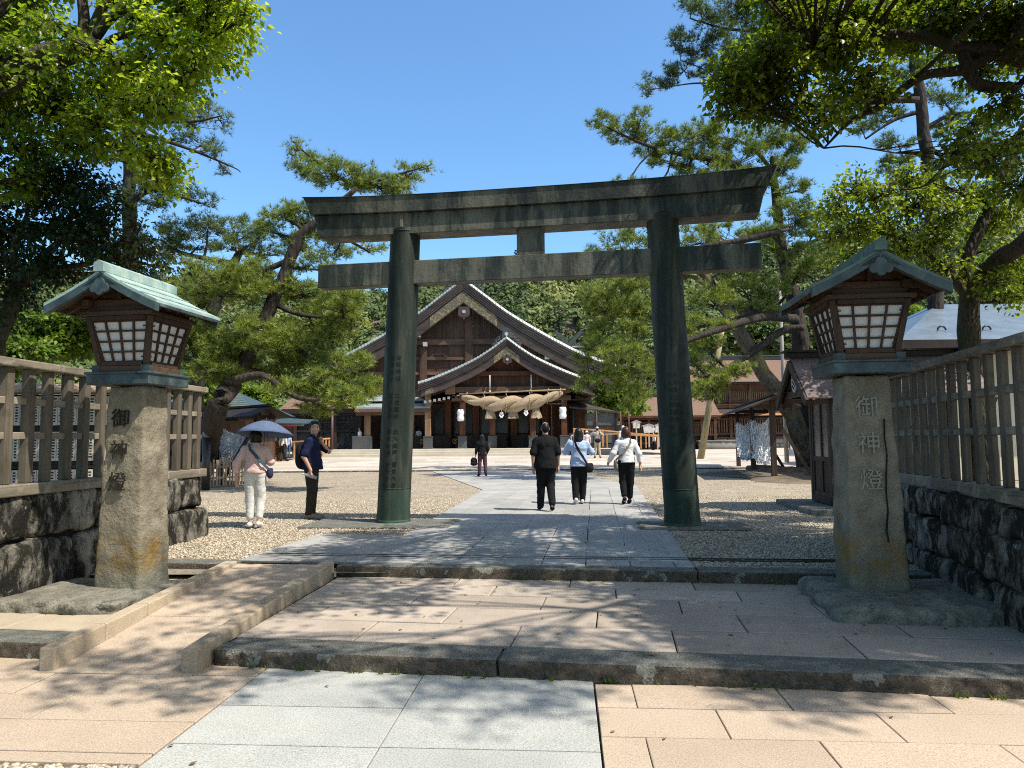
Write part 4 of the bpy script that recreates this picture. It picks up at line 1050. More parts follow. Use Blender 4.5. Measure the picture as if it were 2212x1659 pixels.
# right wing: screens and lean-to roofs beside the porch
RWg = thing('side_screen', 'dark lean-to with smoky glass screens right of the shrine porch', 'lean-to', (6, 52, .6))
mb = MB(); mb.hexa([(3.9, 50.6, 3.75), (7.4, 50.6, 3.35), (7.6, 55.0, 3.6), (3.9, 55.0, 4.6)], [(3.9, 50.6, 3.85), (7.4, 50.6, 3.45), (7.6, 55.0, 3.7), (3.9, 55.0, 4.7)]); mb.build('roof', M['barge'], RWg, world=True)
mb = MB()
for x in (4.2, 5.05, 5.8, 7.1): mb.box(x-.06, x+.06, 50.7, 50.82, .9, 3.6)
for k in range(12): mb.box(4.1, 4.22, 51+.33*k, 51.16+.33*k, 1.0, 3.7)
for z in (2.5, 1.3): mb.box(5.1, 7.1, 50.72, 50.8, z-.05, z+.05)
mb.build('frame', M['blackwood'], RWg, world=True)
mb = MB(); mb.box(5.1, 7.1, 50.84, 50.86, 1.0, 3.4); mb.build('screen', M['glassgrey'], RWg, world=True)
mb = MB()
for x in (5.72, 7.35, 7.9): mb.tube([(x, 50.3, .8), (x, 50.3, 3.5)], .05, 8)
mb.build('downpipe', M['pipe'], RWg, world=True)

# ------------------------------------------------------------------ rope, tassels, paper streamers, lanterns on the porch
RY = 49.75
ROPE = thing('sacred_rope', 'huge twisted straw rope hanging across the shrine porch with three straw tassels', 'straw rope', (-.1, RY, 3.9))
x0r, x1r = -3.4, 3.42
def rope_axis(t):
    x = x0r+(x1r-x0r)*t; sag = 1.05*(1-(2*t-.97)**2)-.0
    return Vector((x, RY, 4.55+.18*t-max(0, sag)*.62))
def rope_r(t): return .10+.34*math.sin(math.pi*min(1, max(0, t)))**.75
for ph in (0, math.pi):
    mb = MB(); pts = []; rad = []
    n = 90
    for i in range(n+1):
        t = i/n; c = rope_axis(t); r = rope_r(t); a = ph+2*math.pi*2.35*t+.4
        pts.append(c+Vector((0, -math.cos(a)*r*.62, math.sin(a)*r*.62))); rad.append(r*.74)
    mb.tube(pts, rad, 18); mb.build('strand', M['straw'], ROPE, world=True)
mb = MB(); mb.tube([(x0r-.15, RY, 4.72), (0, RY, 4.84), (x1r+.2, RY, 4.97)], .05, 8); mb.build('bamboo_pole', M['prop'], ROPE, world=True)
mb = MB()
for t in (.05, .22, .44, .67, .85, .97):
    c = rope_axis(t); r = rope_r(t)*1.33; ring = []
    for k in range(13):
        a = 2*math.pi*k/12; ring.append(c+Vector((.06*math.sin(a), math.cos(a)*r, math.sin(a)*r)))
    mb.tube(ring, .03, 6); mb.tube([c+Vector((0, 0, r)), (c.x, RY-.03, 4.74+.035*c.x)], .03, 6); mb.tube([(c.x-.05, RY-.08, 4.76+.035*c.x), (c.x+.07, RY-.05, 4.95+.035*c.x)], .03, 5)
mb.build('binding', M['straw'], ROPE, world=True)
for x in (-1.48, .05, 1.6):
    mb = MB(); vs = []; fs = []; n = 40
    for i, (r, z) in enumerate(((.12, 3.82), (.22, 3.72), (.27, 3.55), (.33, 3.32), (.39, 3.05))):
        for k in range(n):
            a = 2*math.pi*k/n; rr = r*(1+.07*math.sin(k*7.1+i*.2)*i/4); dz = (random.uniform(-.05, .05) if i == 4 else 0)
            vs.append((x+rr*math.cos(a), RY+rr*math.sin(a)*.8, z+dz))
    for i in range(4): fs += [(i*n+k, i*n+(k+1) % n, (i+1)*n+(k+1) % n, (i+1)*n+k) for k in range(n)]
    fs += [tuple(range(n)), tuple(range(4*n, 5*n))[::-1]]
    mb.add(vs, fs, True); mb.build('tassel', M['tassel'], ROPE, world=True)
for x, z in ((-.72, 3.45), (.92, 3.58)):
    mb = MB(); mb.box(x-.015, x+.015, RY-.34, RY-.33, z, z+.32)
    for k, (dx, dz) in enumerate(((-.07, -.06), (.07, -.06), (-.10, -.2), (.10, -.2), (0, -.1), (-.03, -.3), (.03, -.3))):
        mb.prism([(x+dx-.07, z+dz+.02), (x+dx+.01, z+dz+.09), (x+dx+.07, z+dz), (x+dx, z+dz-.09)], RY-.345-.006*k, RY-.341-.006*k)
    mb.build('paper_streamer', M['whitepaper'], ROPE, world=True)
mb = MB()
for x in (-1.5, 1.3): mb.tube([(x, 49.95, 6.0), (x, 49.95, 4.9)], .045, 7); mb.tube([(x, 49.95, 4.95), (x, 49.95, 4.78)], .07, 7)
mb.build('hanging_cord', M['paper'], ROPE, world=True)
for i, (x, z) in enumerate(((-3.47, 3.3), (3.4, 3.4))):
    L = thing('paper_lantern', ['white paper lantern hanging at the left end of the straw rope', 'white paper lantern hanging at the right end of the straw rope'][i], 'lantern', (x, 49.95, z), 0, 'white lanterns on the shrine porch')
    mb = MB(); prof = [(.0, -.40), (.17, -.395), (.22, -.36), (.255, -.25), (.245, -.12), (.215, 0), (.245, .12), (.255, .25), (.22, .36), (.17, .395), (0, .40)]
    mb.lathe(prof, 24); mb.build('shade', M['lampwhite'], L)
    mb = MB(); 
    for s in (-1, 1): mb.tube([(s*.20, -.17, .34), (s*.27, -.14, .22), (s*.22, -.17, 0), (s*.27, -.14, -.22), (s*.20, -.17, -.34)], .016, 5)
    mb.tube([(0, 0, .4), (0, 0, .9)], .012, 5); mb.tube([(0, 0, -.4), (0, 0, -.75)], .02, 5); mb.build('bracket', M['metal'], L)

# ------------------------------------------------------------------ ramps with handrails either side of the steps
def handrail(label, pts, posts, base):
    H = thing('handrail', label, 'handrail', pts[0][:2]+(0.6,), 0, 'orange timber handrails beside the shrine steps')
    mb = MB()
    for a, b in zip(pts[:-1], pts[1:]): mb.beam(a, b, .09, .09)
    mb.build('rail', M['orangewood'], H, world=True)
    for p in posts:
        mb = MB(); mb.box(p[0]-.04, p[0]+.04, p[1]-.04, p[1]+.04, p[2], p[3]); mb.build('post', M['orangewood'], H, world=True)
    return H
rz = lambda u, v, Y: tuple(D(u, v, Y))
handrail('orange timber handrail left of the shrine steps behind the umbrella', [rz(620, 955, 46.5), rz(658, 953, 46.5), rz(697, 948, 46.5), rz(712, 947, 47.5)], [(D(636, 960, 46.5).x, 46.5, .6, D(636, 954, 46.5).z), (D(697, 960, 46.5).x, 46.5, .7, D(697, 948, 46.5).z), (D(711, 960, 47.5).x, 47.5, .8, D(711, 947, 47.5).z), (D(704, 960, 47).x, 47, .8, D(704, 948, 47).z)], None)
handrail('long orange timber handrail sloping down right of the shrine steps', [rz(1238, 926, 47), rz(1300, 929.5, 47), rz(1370, 936.5, 47), rz(1435, 941.5, 47)], [(D(u, v, 47).x, 47, D(u, v2, 47).z, D(u, v, 47).z) for u, v, v2 in ((1240, 926, 962), (1259, 927, 963), (1302, 930, 965), (1346, 934, 967), (1384, 937.5, 969), (1420, 940, 970))], None)
handrail('lower orange timber handrail behind the long one', [rz(1307, 938, 49), rz(1330, 937, 49), rz(1440, 944, 49)], [(D(u, v, 49).x, 49, D(u, 968, 49).z, D(u, v, 49).z) for u, v in ((1311, 938), (1357, 939), (1395, 941), (1430, 943))], None)
mb = MB(); mb.hexa([(3.8, 47.2, .5), (10, 47.2, .5), (10, 50, .5), (3.8, 50, .5)], [(3.8, 47.2, 1.02), (10, 47.2, .66), (10, 50, .66), (3.8, 50, 1.02)])
mb.hexa([(-16.0, 46.9, .5), (-12.5, 46.9, .5), (-12.5, 49, .5), (-16, 49, .5)], [(-16, 46.9, .64), (-12.5, 46.9, 1.0), (-12.5, 49, 1.0), (-16, 49, .64)])
struct(mb.build('access_ramp', M['greystone']))

# ------------------------------------------------------------------ other buildings
def lattice(mb, x0, x1, y, z0, z1, step, w):
    x = x0
    while x < x1: mb.box(x, x+w, y, y+.06, z0, z1); x += step
# far low hall, right
B1 = thing('low_gallery', 'long low timber gallery with brown bark roof right of the shrine hall', 'gallery', (16, 70, .6))
mb = MB(); mb.hexa([(9.9, 69, 3.75), (19.4, 69, 3.75), (19.4, 76, 3.75), (9.9, 76, 3.75)], [(10.2, 72.4, 5.75), (19.4, 72.4, 5.75), (19.4, 72.6, 5.75), (10.2, 72.6, 5.75)]); mb.build('roof', M['barkroof'], B1, world=True)
mb = MB(); mb.box(10.1, 19.4, 72.2, 72.8, 5.7, 5.95); mb.box(10.0, 19.4, 72.1, 72.9, 5.96, 6.06); mb.build('ridge', M['ridgemetal'], B1, world=True)
mb = MB(); mb.box(9.8, 19.4, 68.9, 69.2, 3.55, 3.74); mb.box(10.0, 19.4, 69.4, 69.6, 3.38, 3.54); mb.build('eave_beam', M['redwood'], B1, world=True)
mb = MB(); mb.box(10.3, 19.4, 70.4, 70.5, .6, 3.6); mb.build('wall', M['blackwood'], B1, world=True)
mb = MB(); lattice(mb, 10.4, 19.3, 70.2, 2.0, 3.0, .18, .09); mb.build('lattice', M['hallwoodx'], B1, world=True)
mb = MB()
for k in range(8): mb.box(10.3+1.25*k, 10.52+1.25*k, 70.1, 70.35, .6, 3.5)
for z in (3.1, 1.95, 1.2): mb.box(10.3, 19.4, 70.12, 70.18, z-.08, z+.08)
mb.build('posts', M['hallwood'], B1, world=True)
# two storey gate building, far right
B2 = thing('gate_building', 'two storey timber gate building with steep brown bark roof behind the right pines', 'building', (26, 76, .6))
mb = MB(); mb.hexa([(17.6, 74.2, 7.25), (36, 74.2, 7.25), (36, 82, 7.25), (17.6, 82, 7.25)], [(18.2, 77.9, 9.9), (36, 77.9, 9.9), (36, 78.3, 9.9), (18.2, 78.3, 9.9)]); mb.build('roof', M['barkroof'], B2, world=True)
mb = MB(); mb.box(18.0, 36, 77.7, 78.5, 9.85, 10.15); mb.box(17.9, 36, 77.6, 78.6, 10.17, 10.3); mb.build('ridge', M['ridgemetal'], B2, world=True)
mb = MB(); mb.box(18.2, 36, 74.3, 74.6, 7.0, 7.24); mb.build('eave_beam', M['blackwood'], B2, world=True)
mb = MB(); mb.box(20, 36, 76, 76.1, 4.5, 7.2); mb.build('upper_wall', M['hallwoodx'], B2, world=True)
mb = MB()
for k in range(8):
    x = 20.2+2.1*k; mb.box(x-.12, x+.12, 75.75, 75.98, 4.4, 7.1)
for z in (6.4, 5.0, 5.35): mb.box(20, 36, 75.8, 75.9, z-.07, z+.07)
for z in (4.75, 4.95): mb.box(20, 36, 74.9, 74.98, z-.04, z+.04)
mb.build('upper_posts', M['hallwoodx'], B2, world=True)
mb = MB(); lattice(mb, 20.4, 36, 75.85, 5.45, 6.3, .2, .1); mb.build('upper_lattice', M['column'], B2, world=True)
mb = MB(); mb.hexa([(19.2, 73.4, 4.05), (36, 73.4, 4.05), (36, 76, 4.05), (19.2, 76, 4.05)], [(19.9, 75.2, 4.6), (36, 75.2, 4.6), (36, 76, 4.6), (19.9, 76, 4.6)]); mb.build('pent_roof', M['barge'], B2, world=True)
mb = MB(); mb.box(19.1, 36, 73.3, 73.5, 3.82, 4.03); mb.build('pent_edge', M['orangewood'], B2, world=True)
mb = MB(); mb.box(20, 36, 75, 75.1, 1.5, 4.0); mb.build('lower_wall', M['blackwood'], B2, world=True)
mb = MB(); lattice(mb, 20, 36, 74.8, 2.15, 3.45, .26, .13); mb.build('lower_lattice', M['hallwoodx'], B2, world=True)
mb = MB()
for k in range(9): mb.box(19.9+2*k, 20.15+2*k, 74.7, 74.95, 1.5, 3.8)
for z in (3.55, 2.05, 1.62): mb.box(20, 36, 74.74, 74.79, z-.09, z+.09)
mb.build('lower_posts', M['hallwood'], B2, world=True)
mb = MB(); random.seed(5); z = .55
for h in (.5, .48):
    x = 14.0
    while x < 36:
        w = random.uniform(.8, 1.7); mb.rough((x+w/2, 74.9, z+h/2), (w-.03, .5, h-.02), .25, .05, int(x*10), .3, 1.5); x += w
    z += h
mb.build('stone_base', M['roughwall'], B2, world=True)
mb = MB(); mb.rough((19.2, 69.5, .95), (3.6, .9, .7), .25, .1, 5, .4); mb.box(17.3, 21, 69.0, 70.0, 1.31, 1.42); 
t = thing('stone_trough', 'low stone trough in front of the far gate building', 'trough', (19.2, 69.5, .6)); mb.build('basin', M['roughwall'], t, world=True)
# sanctuary roof finials seen above the trees
B3 = thing('sanctuary', 'dark sanctuary roof with crossed finials and gold crest rising above the pines', 'sanctuary', (7.9, 112, .6))
ap = D(1228, 752, 110); 
mb = MB(); mb.prism([(ap.x-9, ap.z-9), (ap.x-4.5, ap.z-4.4), (ap.x, ap.z), (ap.x+4.5, ap.z-4.4), (ap.x+9, ap.z-9), (ap.x+8.6, ap.z-9.4), (ap.x, ap.z-.8), (ap.x-8.6, ap.z-9.4)], 110, 124); mb.build('roof', M['barkroof'], B3, world=True)
mb = MB(); mb.box(ap.x-6.5, ap.x+6.5, 111.5, 122, .6, ap.z-7.3); mb.prism([(ap.x-6.5, ap.z-7.3), (ap.x+6.5, ap.z-7.3), (ap.x, ap.z-.9)], 111.5, 122); mb.build('wall', M['hallwood'], B3, world=True)
mb = MB()
for s in (-1, 1):
    mb.beam((ap.x-s*.9, 109.8+.12*s, ap.z-.6), (ap.x+s*2.0, 109.8+.12*s, ap.z+2.5), .24, .52, (0, 0, 1))
mb.build('crossed_finial', M['ridgemetal'], B3, world=True)
mb = MB(); mb.tube([(ap.x-2.2, 109.7, ap.z+.05), (ap.x+2.2, 109.7, ap.z+.05)], .26, 10); mb.prism([(ap.x-.8, ap.z-1.0), (ap.x+.8, ap.z-1.0), (ap.x+.4, ap.z+.55), (ap.x-.4, ap.z+.55)], 109.3, 109.9); mb.box(ap.x-.35, ap.x+.35, 110, 124, ap.z-.1, ap.z+.5); mb.build('ridge_log', M['ridgemetal'], B3, world=True)
mb = MB(); hexcrest(mb, ap.x, 109.28, ap.z-.25, .42, .05); mb.build('crest', M['gold'], B3, world=True)
# pale metal roofed building behind the right fence
B4 = thing('service_building', 'cream building with pale blue metal hipped roof behind the right fence', 'building', (17, 24, .25))
mb = MB(); mb.hexa([(11.6, 22, 4.5), (24, 22, 4.5), (24, 31, 4.5), (11.6, 31, 4.5)], [(15.3, 26.4, 6.35), (24, 26.4, 6.35), (24, 26.6, 6.35), (15.3, 26.6, 6.35)]); mb.build('roof', M['bluemetal'], B4, world=True)
mb = MB(); mb.box(11.5, 24, 21.9, 22.08, 4.22, 4.49); mb.box(11.5, 11.7, 22.08, 31, 4.22, 4.49); mb.build('gutter', M['blackwood'], B4, world=True)
mb = MB(); mb.box(12.6, 24, 23, 30, .25, 4.4); mb.build('wall', M['cream'], B4, world=True)
for k in range(7): 
    p = Vector((13.4+1.4*k, 22.95, 4.93)); mb = MB(); mb.tube([(p.x+.13*math.cos(a*math.pi/6), p.y-.06, p.z-.02+.13*math.sin(a*math.pi/6)) for a in range(7)], .03, 6); mb.build('snow_guard', M['metal'], B4, world=True)
# guard hut
HU = thing('guard_hut', 'small dark timber hut with gabled plank roof behind the right stone lantern', 'hut', (6.0, 13.95, .24), R(-5))
mb = MB(); mb.box(-.62, 2.6, -.75, 1.75, -.02, .09); mb.build('step_slab', M['basestone'], HU, bev=.015)
mb = MB()
for x in (0, .9, 2.2):
    for y in (0, 1.15): mb.box(x-.05, x+.05, y-.05, y+.05, .11, 2.25)
mb.box(-.05, 2.25, -.055, .055, .11, .24); mb.box(-.055, .055, .05, 1.1, .11, .24); mb.box(-.06, 2.26, -.06, .06, 2.1, 2.24); mb.box(-.06, .06, .06, 1.1, 2.1, 2.24)
mb.build('frame', M['hutwood'], HU, bev=.006)
mb = MB(); mb.box(.06, 2.2, .0, .02, .24, .98); mb.box(-.01, .01, .06, 1.1, .24, .95); mb.box(.05, 2.2, 1.14, 1.16, .24, 2.1); mb.box(2.19, 2.21, .05, 1.1, .24, 2.1); mb.build('wall', M['hutwood'], HU)
mb = MB(); mb.box(.06, 2.15, .0, .015, 1.06, 2.08); w = mb.build('window', M['glasshut'] if 'glasshut' in M else M['glassgrey'], HU)
mb = MB()
for x in (.1, .5, .86, 1.3, 1.7, 2.1): mb.box(x-.022, x+.022, -.03, -.004, .98, 2.1)
for z in (1.02, 1.55, 2.06): mb.box(.06, 2.15, -.034, -.002, z-.03, z+.03)
mb.build('window_frame', M['hutwood'], w)
mb = MB(); mb.box(-.012, .012, .12, 1.04, .98, 2.06); w = mb.build('door_glass', M['glassgrey'], HU)
mb = MB()
for y in (.1, .55, 1.06): mb.box(-.035, -.014, y-.035, y+.035, .26, 2.08)
for z in (.28, .96, 2.06): mb.box(-.036, -.013, .1, 1.06, z-.04, z+.04)
mb.build('door_frame', M['hutwood'], w)
zr, hw = 2.94, .98
mb = MB()
for s in (-1, 1):
    for k in range(8):
        f0, f1 = k/8, (k+1)/8+.03; y0, y1 = .57+s*hw*f0, .57+s*hw*f1; z0, z1 = zr-.80*f0+.012*(k % 2), zr-.80*f1-.005
        a = [(-.55, y0, z0), (2.75, y0, z0), (2.75, y1, z1), (-.55, y1, z1)]
        if s < 0: a = [a[1], a[0], a[3], a[2]]
        mb.hexa([(x, y, z-.022) for x, y, z in a], a)
roof = mb.build('roof', M['hutroof'], HU)
mb = MB(); mb.box(-.65, 2.85, .49, .65, zr+.0, zr+.10); mb.box(-.7, 2.9, .44, .70, zr+.105, zr+.14); mb.build('ridge', M['blackwood'], roof)
for s in (-1, 1):
    for x in (-.57, -.45, 2.72): mb = MB(); mb.beam((x, .57, zr-.10), (x, .57+s*(hw+.03), zr-.10-.83), .05, .14); mb.build('bargeboard', M['hutwood'], roof)
mb = MB(); mb.prism([(-.05, 2.25), (1.2, 2.25), (.57, 2.78)], -.03, .03, 'x'); mb.beam((-.42, -.2, 2.24), (-.42, 1.35, 2.24), .1, .12); mb.beam((-.42, .1, 2.20), (0, .1, 2.20), .1, .1); mb.beam((-.42, 1.05, 2.20), (0, 1.05, 2.20), .1, .1); mb.build('gable_panel', M['hutwood'], HU)
mb = MB(); mb.prism([(.57+.17*math.cos(a*math.pi/12), 2.47+.21*math.sin(a*math.pi/12)) for a in range(24)], -.50, -.475, 'x'); e = mb.build('gable_emblem', M['signgrey'], HU)
mb = MB()
for i in range(-1, 2):
    for j in range(-1, 3):
        y, z = .57+.085*i, 2.43+.085*j+.04*(i % 2)
        if abs(j) < 3: mb.prism([(y+.026*math.cos(a*math.pi/3), z+.03*math.sin(a*math.pi/3)) for a in range(6)], -.508, -.502, 'x')
mb.build('emblem_mark', M['ink'], e)

# ------------------------------------------------------------------ left side small things
def rack(name, label, A, B, zt, nstr, posts, mat, seed, braces=1, zb=.24):
    """rack of strings tied with white paper strips"""
    A = Vector((A[0], A[1], 0)); B = Vector((B[0], B[1], 0)); d = B-A; L = d.length; d.normalize(); n = Vector((-d.y, d.x, 0))
    k = thing(name, label, 'rack', (A.x, A.y, zb), math.atan2(d.y, d.x)); h = zt-zb
    for i in range(posts):
        s = L*i/(posts-1); mb = MB(); mb.box(s-.09, s+.09, -.09, .09, -.02, h-.08); mb.build('post', mat, k, bev=.01)
        if braces:
            mb = MB(); mb.beam((s, braces*-.15, h*.72), (s, braces*-1.25, 0), .10, .10); mb.build('brace', mat, k)
    mb = MB(); 
    for s in (-1, 1): mb.hexa([(-.9, 0, h), (L+.9, 0, h), (L+.9, s*.75, h-.34), (-.9, s*.75, h-.34)][::(1 if s > 0 else -1)], [(-.9, 0, h+.05), (L+.9, 0, h+.05), (L+.9, s*.75, h-.29), (-.9, s*.75, h-.29)][::(1 if s > 0 else -1)])
    mb.box(-.95, L+.95, -.07, .07, h+.052, h+.12)
    for i in range(posts):
        s = L*i/(posts-1); mb.box(s-.06, s+.06, -.62, .62, h-.36, h-.22)
    mb.build('roof', mat, k)
    rg = random.Random(seed); V = []; 
    for b in range(posts-1):
        s0, s1 = L*b/(posts-1)+.09, L*(b+1)/(posts-1)-.09
        for r in range(nstr):
            z = h-.62-(h-1.5)*r/(nstr-1); m = int((s1-s0)*52)
            if r == nstr-2 and nstr > 5: m = int(m*.35)
            for q in range(m):
                f = rg.random(); x = s0+(s1-s0)*f; zz = z-.30*4*f*(1-f)*.8+rg.uniform(-.02, .02); ln = rg.uniform(.08, .24); w = rg.uniform(.012, .03); o = rg.uniform(-.10, .10); tl = rg.uniform(-.09, .09); a = rg.uniform(-1.5, 1.5)
                cx_, sy_ = math.cos(a)*w, math.sin(a)*w
                V.append([(x-cx_, o-sy_, zz), (x+cx_, o+sy_, zz), (x+cx_+tl, o+sy_+rg.uniform(-.05, .05), zz-ln), (x-cx_+tl, o-sy_+rg.uniform(-.05, .05), zz-ln)])
    V = np.array(V).reshape(-1, 3); o = np_mesh('paper_strips', V, np.arange(len(V)).reshape(-1, 4), 4, M['whitepaper'], k); o['kind'] = 'stuff'
    return k
rack('fortune_paper_rack', 'roofed timber rack hung with rows of white paper strips under the right pines', (8.71, 24.83), (10.37, 34.18), 2.95, 7, 3, M['hutwood'], 4)
rack('fortune_paper_rack', 'dark roofed rack hung with grey shaded paper strips behind the woman with the umbrella', (-8.6, 25.0), (-12.5, 28.6), 2.75, 8, 3, M['blackwood'], 8, -1)
# picket fence round the left pine
P0, P1 = G(432, 1052, .24), G(548, 1044, .24)
K_ = thing('picket_fence', 'low fence of pale pointed stakes beside the left paper rack', 'fence', (P0.x, P0.y, .24), math.atan2(P1.y-P0.y, P1.x-P0.x)); Lk = (P1-P0).length
for i in range(18):
    s = Lk*i/17+jit(.02); mb = MB(); hh = .80+jit(.05); mb.hexa([(s-.03, -.015, -.02), (s+.03, -.015, -.02), (s+.03, .015, -.02), (s-.03, .015, -.02)], [(s-.027+jit(.02), -.015, hh), (s+.027+jit(.02), -.015, hh), (s+.027, .015, hh), (s-.027, .015, hh)]); mb.build('stake', M['palewood'], K_)
for z in (.25, .6):
    mb = MB(); mb.box(-.1, Lk+.1, .016, .05, z-.025, z+.025); mb.build('cross_rail', M['palewood'], K_)
b = G(444, 1058, .24); BO = thing('bollard_lamp', 'black cylindrical bollard with a domed metal cap at the end of the left fence', 'bollard', (b.x+.0, b.y, .24))
mb = MB(); mb.lathe([(.115, -.02), (.115, 1.52)], 24); mb.build('body', M['metal'], BO)
mb = MB(); mb.lathe([(.12, 1.52), (.122, 1.60), (.12, 1.61), (.118, 1.66), (.10, 1.73), (.06, 1.775), (0, 1.785)], 24); mb.build('cap', M['metalcap'], BO)
# kiosk
c = G(583, 1004, .33); KI = thing('ticket_kiosk', 'small reddish timber kiosk with lattice door and thin green eaves behind the umbrella', 'kiosk', (c.x, c.y, .33), 0)
mb = MB(); mb.box(-3.4, .05, .1, 2.6, 0, 2.0); mb.build('wall', M['redwood'], KI)
mb = MB()
for x in (-3.4, -1.0, -.1, .62): mb.box(x-.08, x+.08, -.08, .08, 0, 2.2)
mb.box(.52, .66, -.1, .1, 0, 2.2); mb.build('post', M['hutwood'], KI)
mb = MB(); mb.box(-.02, .52, .0, .04, .12, 2.0); d_ = mb.build('door', M['hutwood'], KI)
mb = MB()
for k in range(6): mb.box(.04+.085*k, .065+.085*k, -.03, -.004, .15, 1.3)
for z in (.5, .95, 1.3): mb.box(.0, .5, -.035, -.006, z-.02, z+.02)
mb.build('lattice', M['orangewood'], d_)
mb = MB(); mb.box(-.0, .42, -.06, -.04, 1.35, 1.72); s_ = mb.build('notice', M['signwhite'], KI)
mb = MB(); mb.prism([(.21+.16*math.cos(a*math.pi/8), 1.85+.16*math.sin(a*math.pi/8)) for a in range(16)], -.062, -.045); mb.build('round_notice', M['pinkcloth'], KI)
mb = MB(); mb.hexa([(-4.2, -1.0, 2.34), (2.1, -.6, 2.24), (2.1, 2.4, 2.5), (-4.2, 2.4, 2.9)], [(-4.2, -1.0, 2.42), (2.1, -.6, 2.31), (2.1, 2.4, 2.58), (-4.2, 2.4, 2.98)]); mb.build('roof', M['tealroof'], KI)
mb = MB(); mb.box(-4.1, 2.0, -.5, -.4, 2.16, 2.24); mb.build('eave_beam', M['palewood'], KI)
mb = MB(); mb.box(.6, 1.6, -.45, -.43, 2.05, 2.2); mb.build('awning', M['redflag'], KI)
# teal roofed building behind the left pine
c = D(470, 880, 36); B5 = thing('office_building', 'low building with ribbed teal roof behind the leaning left pine', 'building', (c.x, 37, .3))
mb = MB(); mb.hexa([(-27, 34.5, 3.0), (-12.0, 34.5, 3.0), (-12.0, 41, 3.0), (-27, 41, 3.0)], [(-27, 37.6, 4.15), (-14.0, 37.6, 4.15), (-14.0, 37.9, 4.15), (-27, 37.9, 4.15)]); rf_ = mb.build('roof', M['tealroof'], B5, world=True)
mb = MB()
for k in range(11): 
    f = (k+.5)/11; mb.beam((-27, 34.5+3.1*f, 3.01+1.15*f), (-12.0-2.0*f, 34.5+3.1*f, 3.01+1.15*f), .06, .05)
mb.build('roof_ribs', M['hallcopper'], rf_, world=True)
mb = MB(); mb.box(-26, -12.8, 35.5, 40, .3, 3.0); mb.build('wall', M['hallwood'], B5, world=True)
# donor board behind the left fence
DB = thing('donor_board', 'long timber board of small white name tablets behind the left fence', 'notice board', (-10.3, 13.5, .24), R(8))
mb = MB()
for x in (-4.6, -2.6, -.6, 1.4, 3.4): mb.box(x-.06, x+.06, .06, .18, -.02, 2.3)
for z in (.32, .95, 1.02, 1.62, 1.68, 2.25): mb.box(-4.7, 3.5, .02, .06, z-.03, z+.03)
mb.box(-4.7, 3.5, .2, .22, .3, 2.3)
mb.build('frame', M['blackwood'], DB)
mb = MB(); mb.hexa([(-4.9, -.35, 2.32), (3.7, -.35, 2.32), (3.7, .45, 2.32), (-4.9, .45, 2.32)], [(-4.9, -.35, 2.36), (3.7, -.35, 2.36), (3.7, .05, 2.5), (-4.9, .05, 2.5)]); mb.build('roof', M['palewood'], DB)
mb = MB(); ink = MB()
for r, z in enumerate((.36, 1.06, 1.72)):
    for k in range(74):
        x = -4.6+.108*k; mb.box(x, x+.10, -.012, .01, z, z+.54)
        n = 9
        for q in range(n):
            w = random.uniform(.016, .03); zz = z+.49-.052*q
            ink.box(x+.05-w, x+.05+w, -.0145, -.0135, zz-.015, zz+.012)
tb_ = mb.build('tablets', M['paper'], DB); tb_['kind'] = 'stuff'
ik = ink.build('tablet_writing', M['ink'], DB); ik['kind'] = 'stuff'

# ------------------------------------------------------------------ right side small things
def roofed_sign(u, vt, vb, Y, w, lb, seed, vg):
    c = D(u, vb, Y); t = D(u, vt, Y); g = D(u, vg, Y).z
    s = thing('roofed_sign', lb, 'sign', (c.x, Y, g), 0, 'small roofed notice signs by the far gallery'); h0, h1 = c.z-g, t.z-g
    mb = MB(); mb.box(-.045, .045, .02, .1, 0, h1-.02); mb.build('post', M['signgrey'], s)
    mb = MB(); mb.prism([(-w*.42, h0), (w*.42, h0), (w*.5, h1-.12), (0, h1), (-w*.5, h1-.12)], -.03, .018); b_ = mb.build('board', M['signwhite'], s)
    mb = MB()
    for sx in (-1, 1): mb.beam((0, 0, h1+.04), (sx*w*.64, 0, h1-.13), .16, .04)
    mb.build('roof', M['signgrey'], s)
    mb = MB(); r = random.Random(seed)
    for cc in range(5):
        for q in range(7):
            x = -w*.34+w*.17*cc; z = h0+.06+(h1-h0-.28)*q/6; mb.box(x-.02*r.uniform(.5, 1.4), x+.03*r.random(), -.034, -.031, z, z+.035)
    mb.build('writing', M['ink'], b_)
roofed_sign(1375, 909, 925, 60, .62, 'small white roofed notice sign, narrowest of three by the far gallery', 1, 962)
roofed_sign(1402, 917, 934.5, 57, .9, 'middle white roofed notice sign left of the torii pillar', 2, 966)
roofed_sign(1423, 916.5, 934, 57, .7, 'white roofed notice sign half hidden by the right torii pillar', 3, 966)
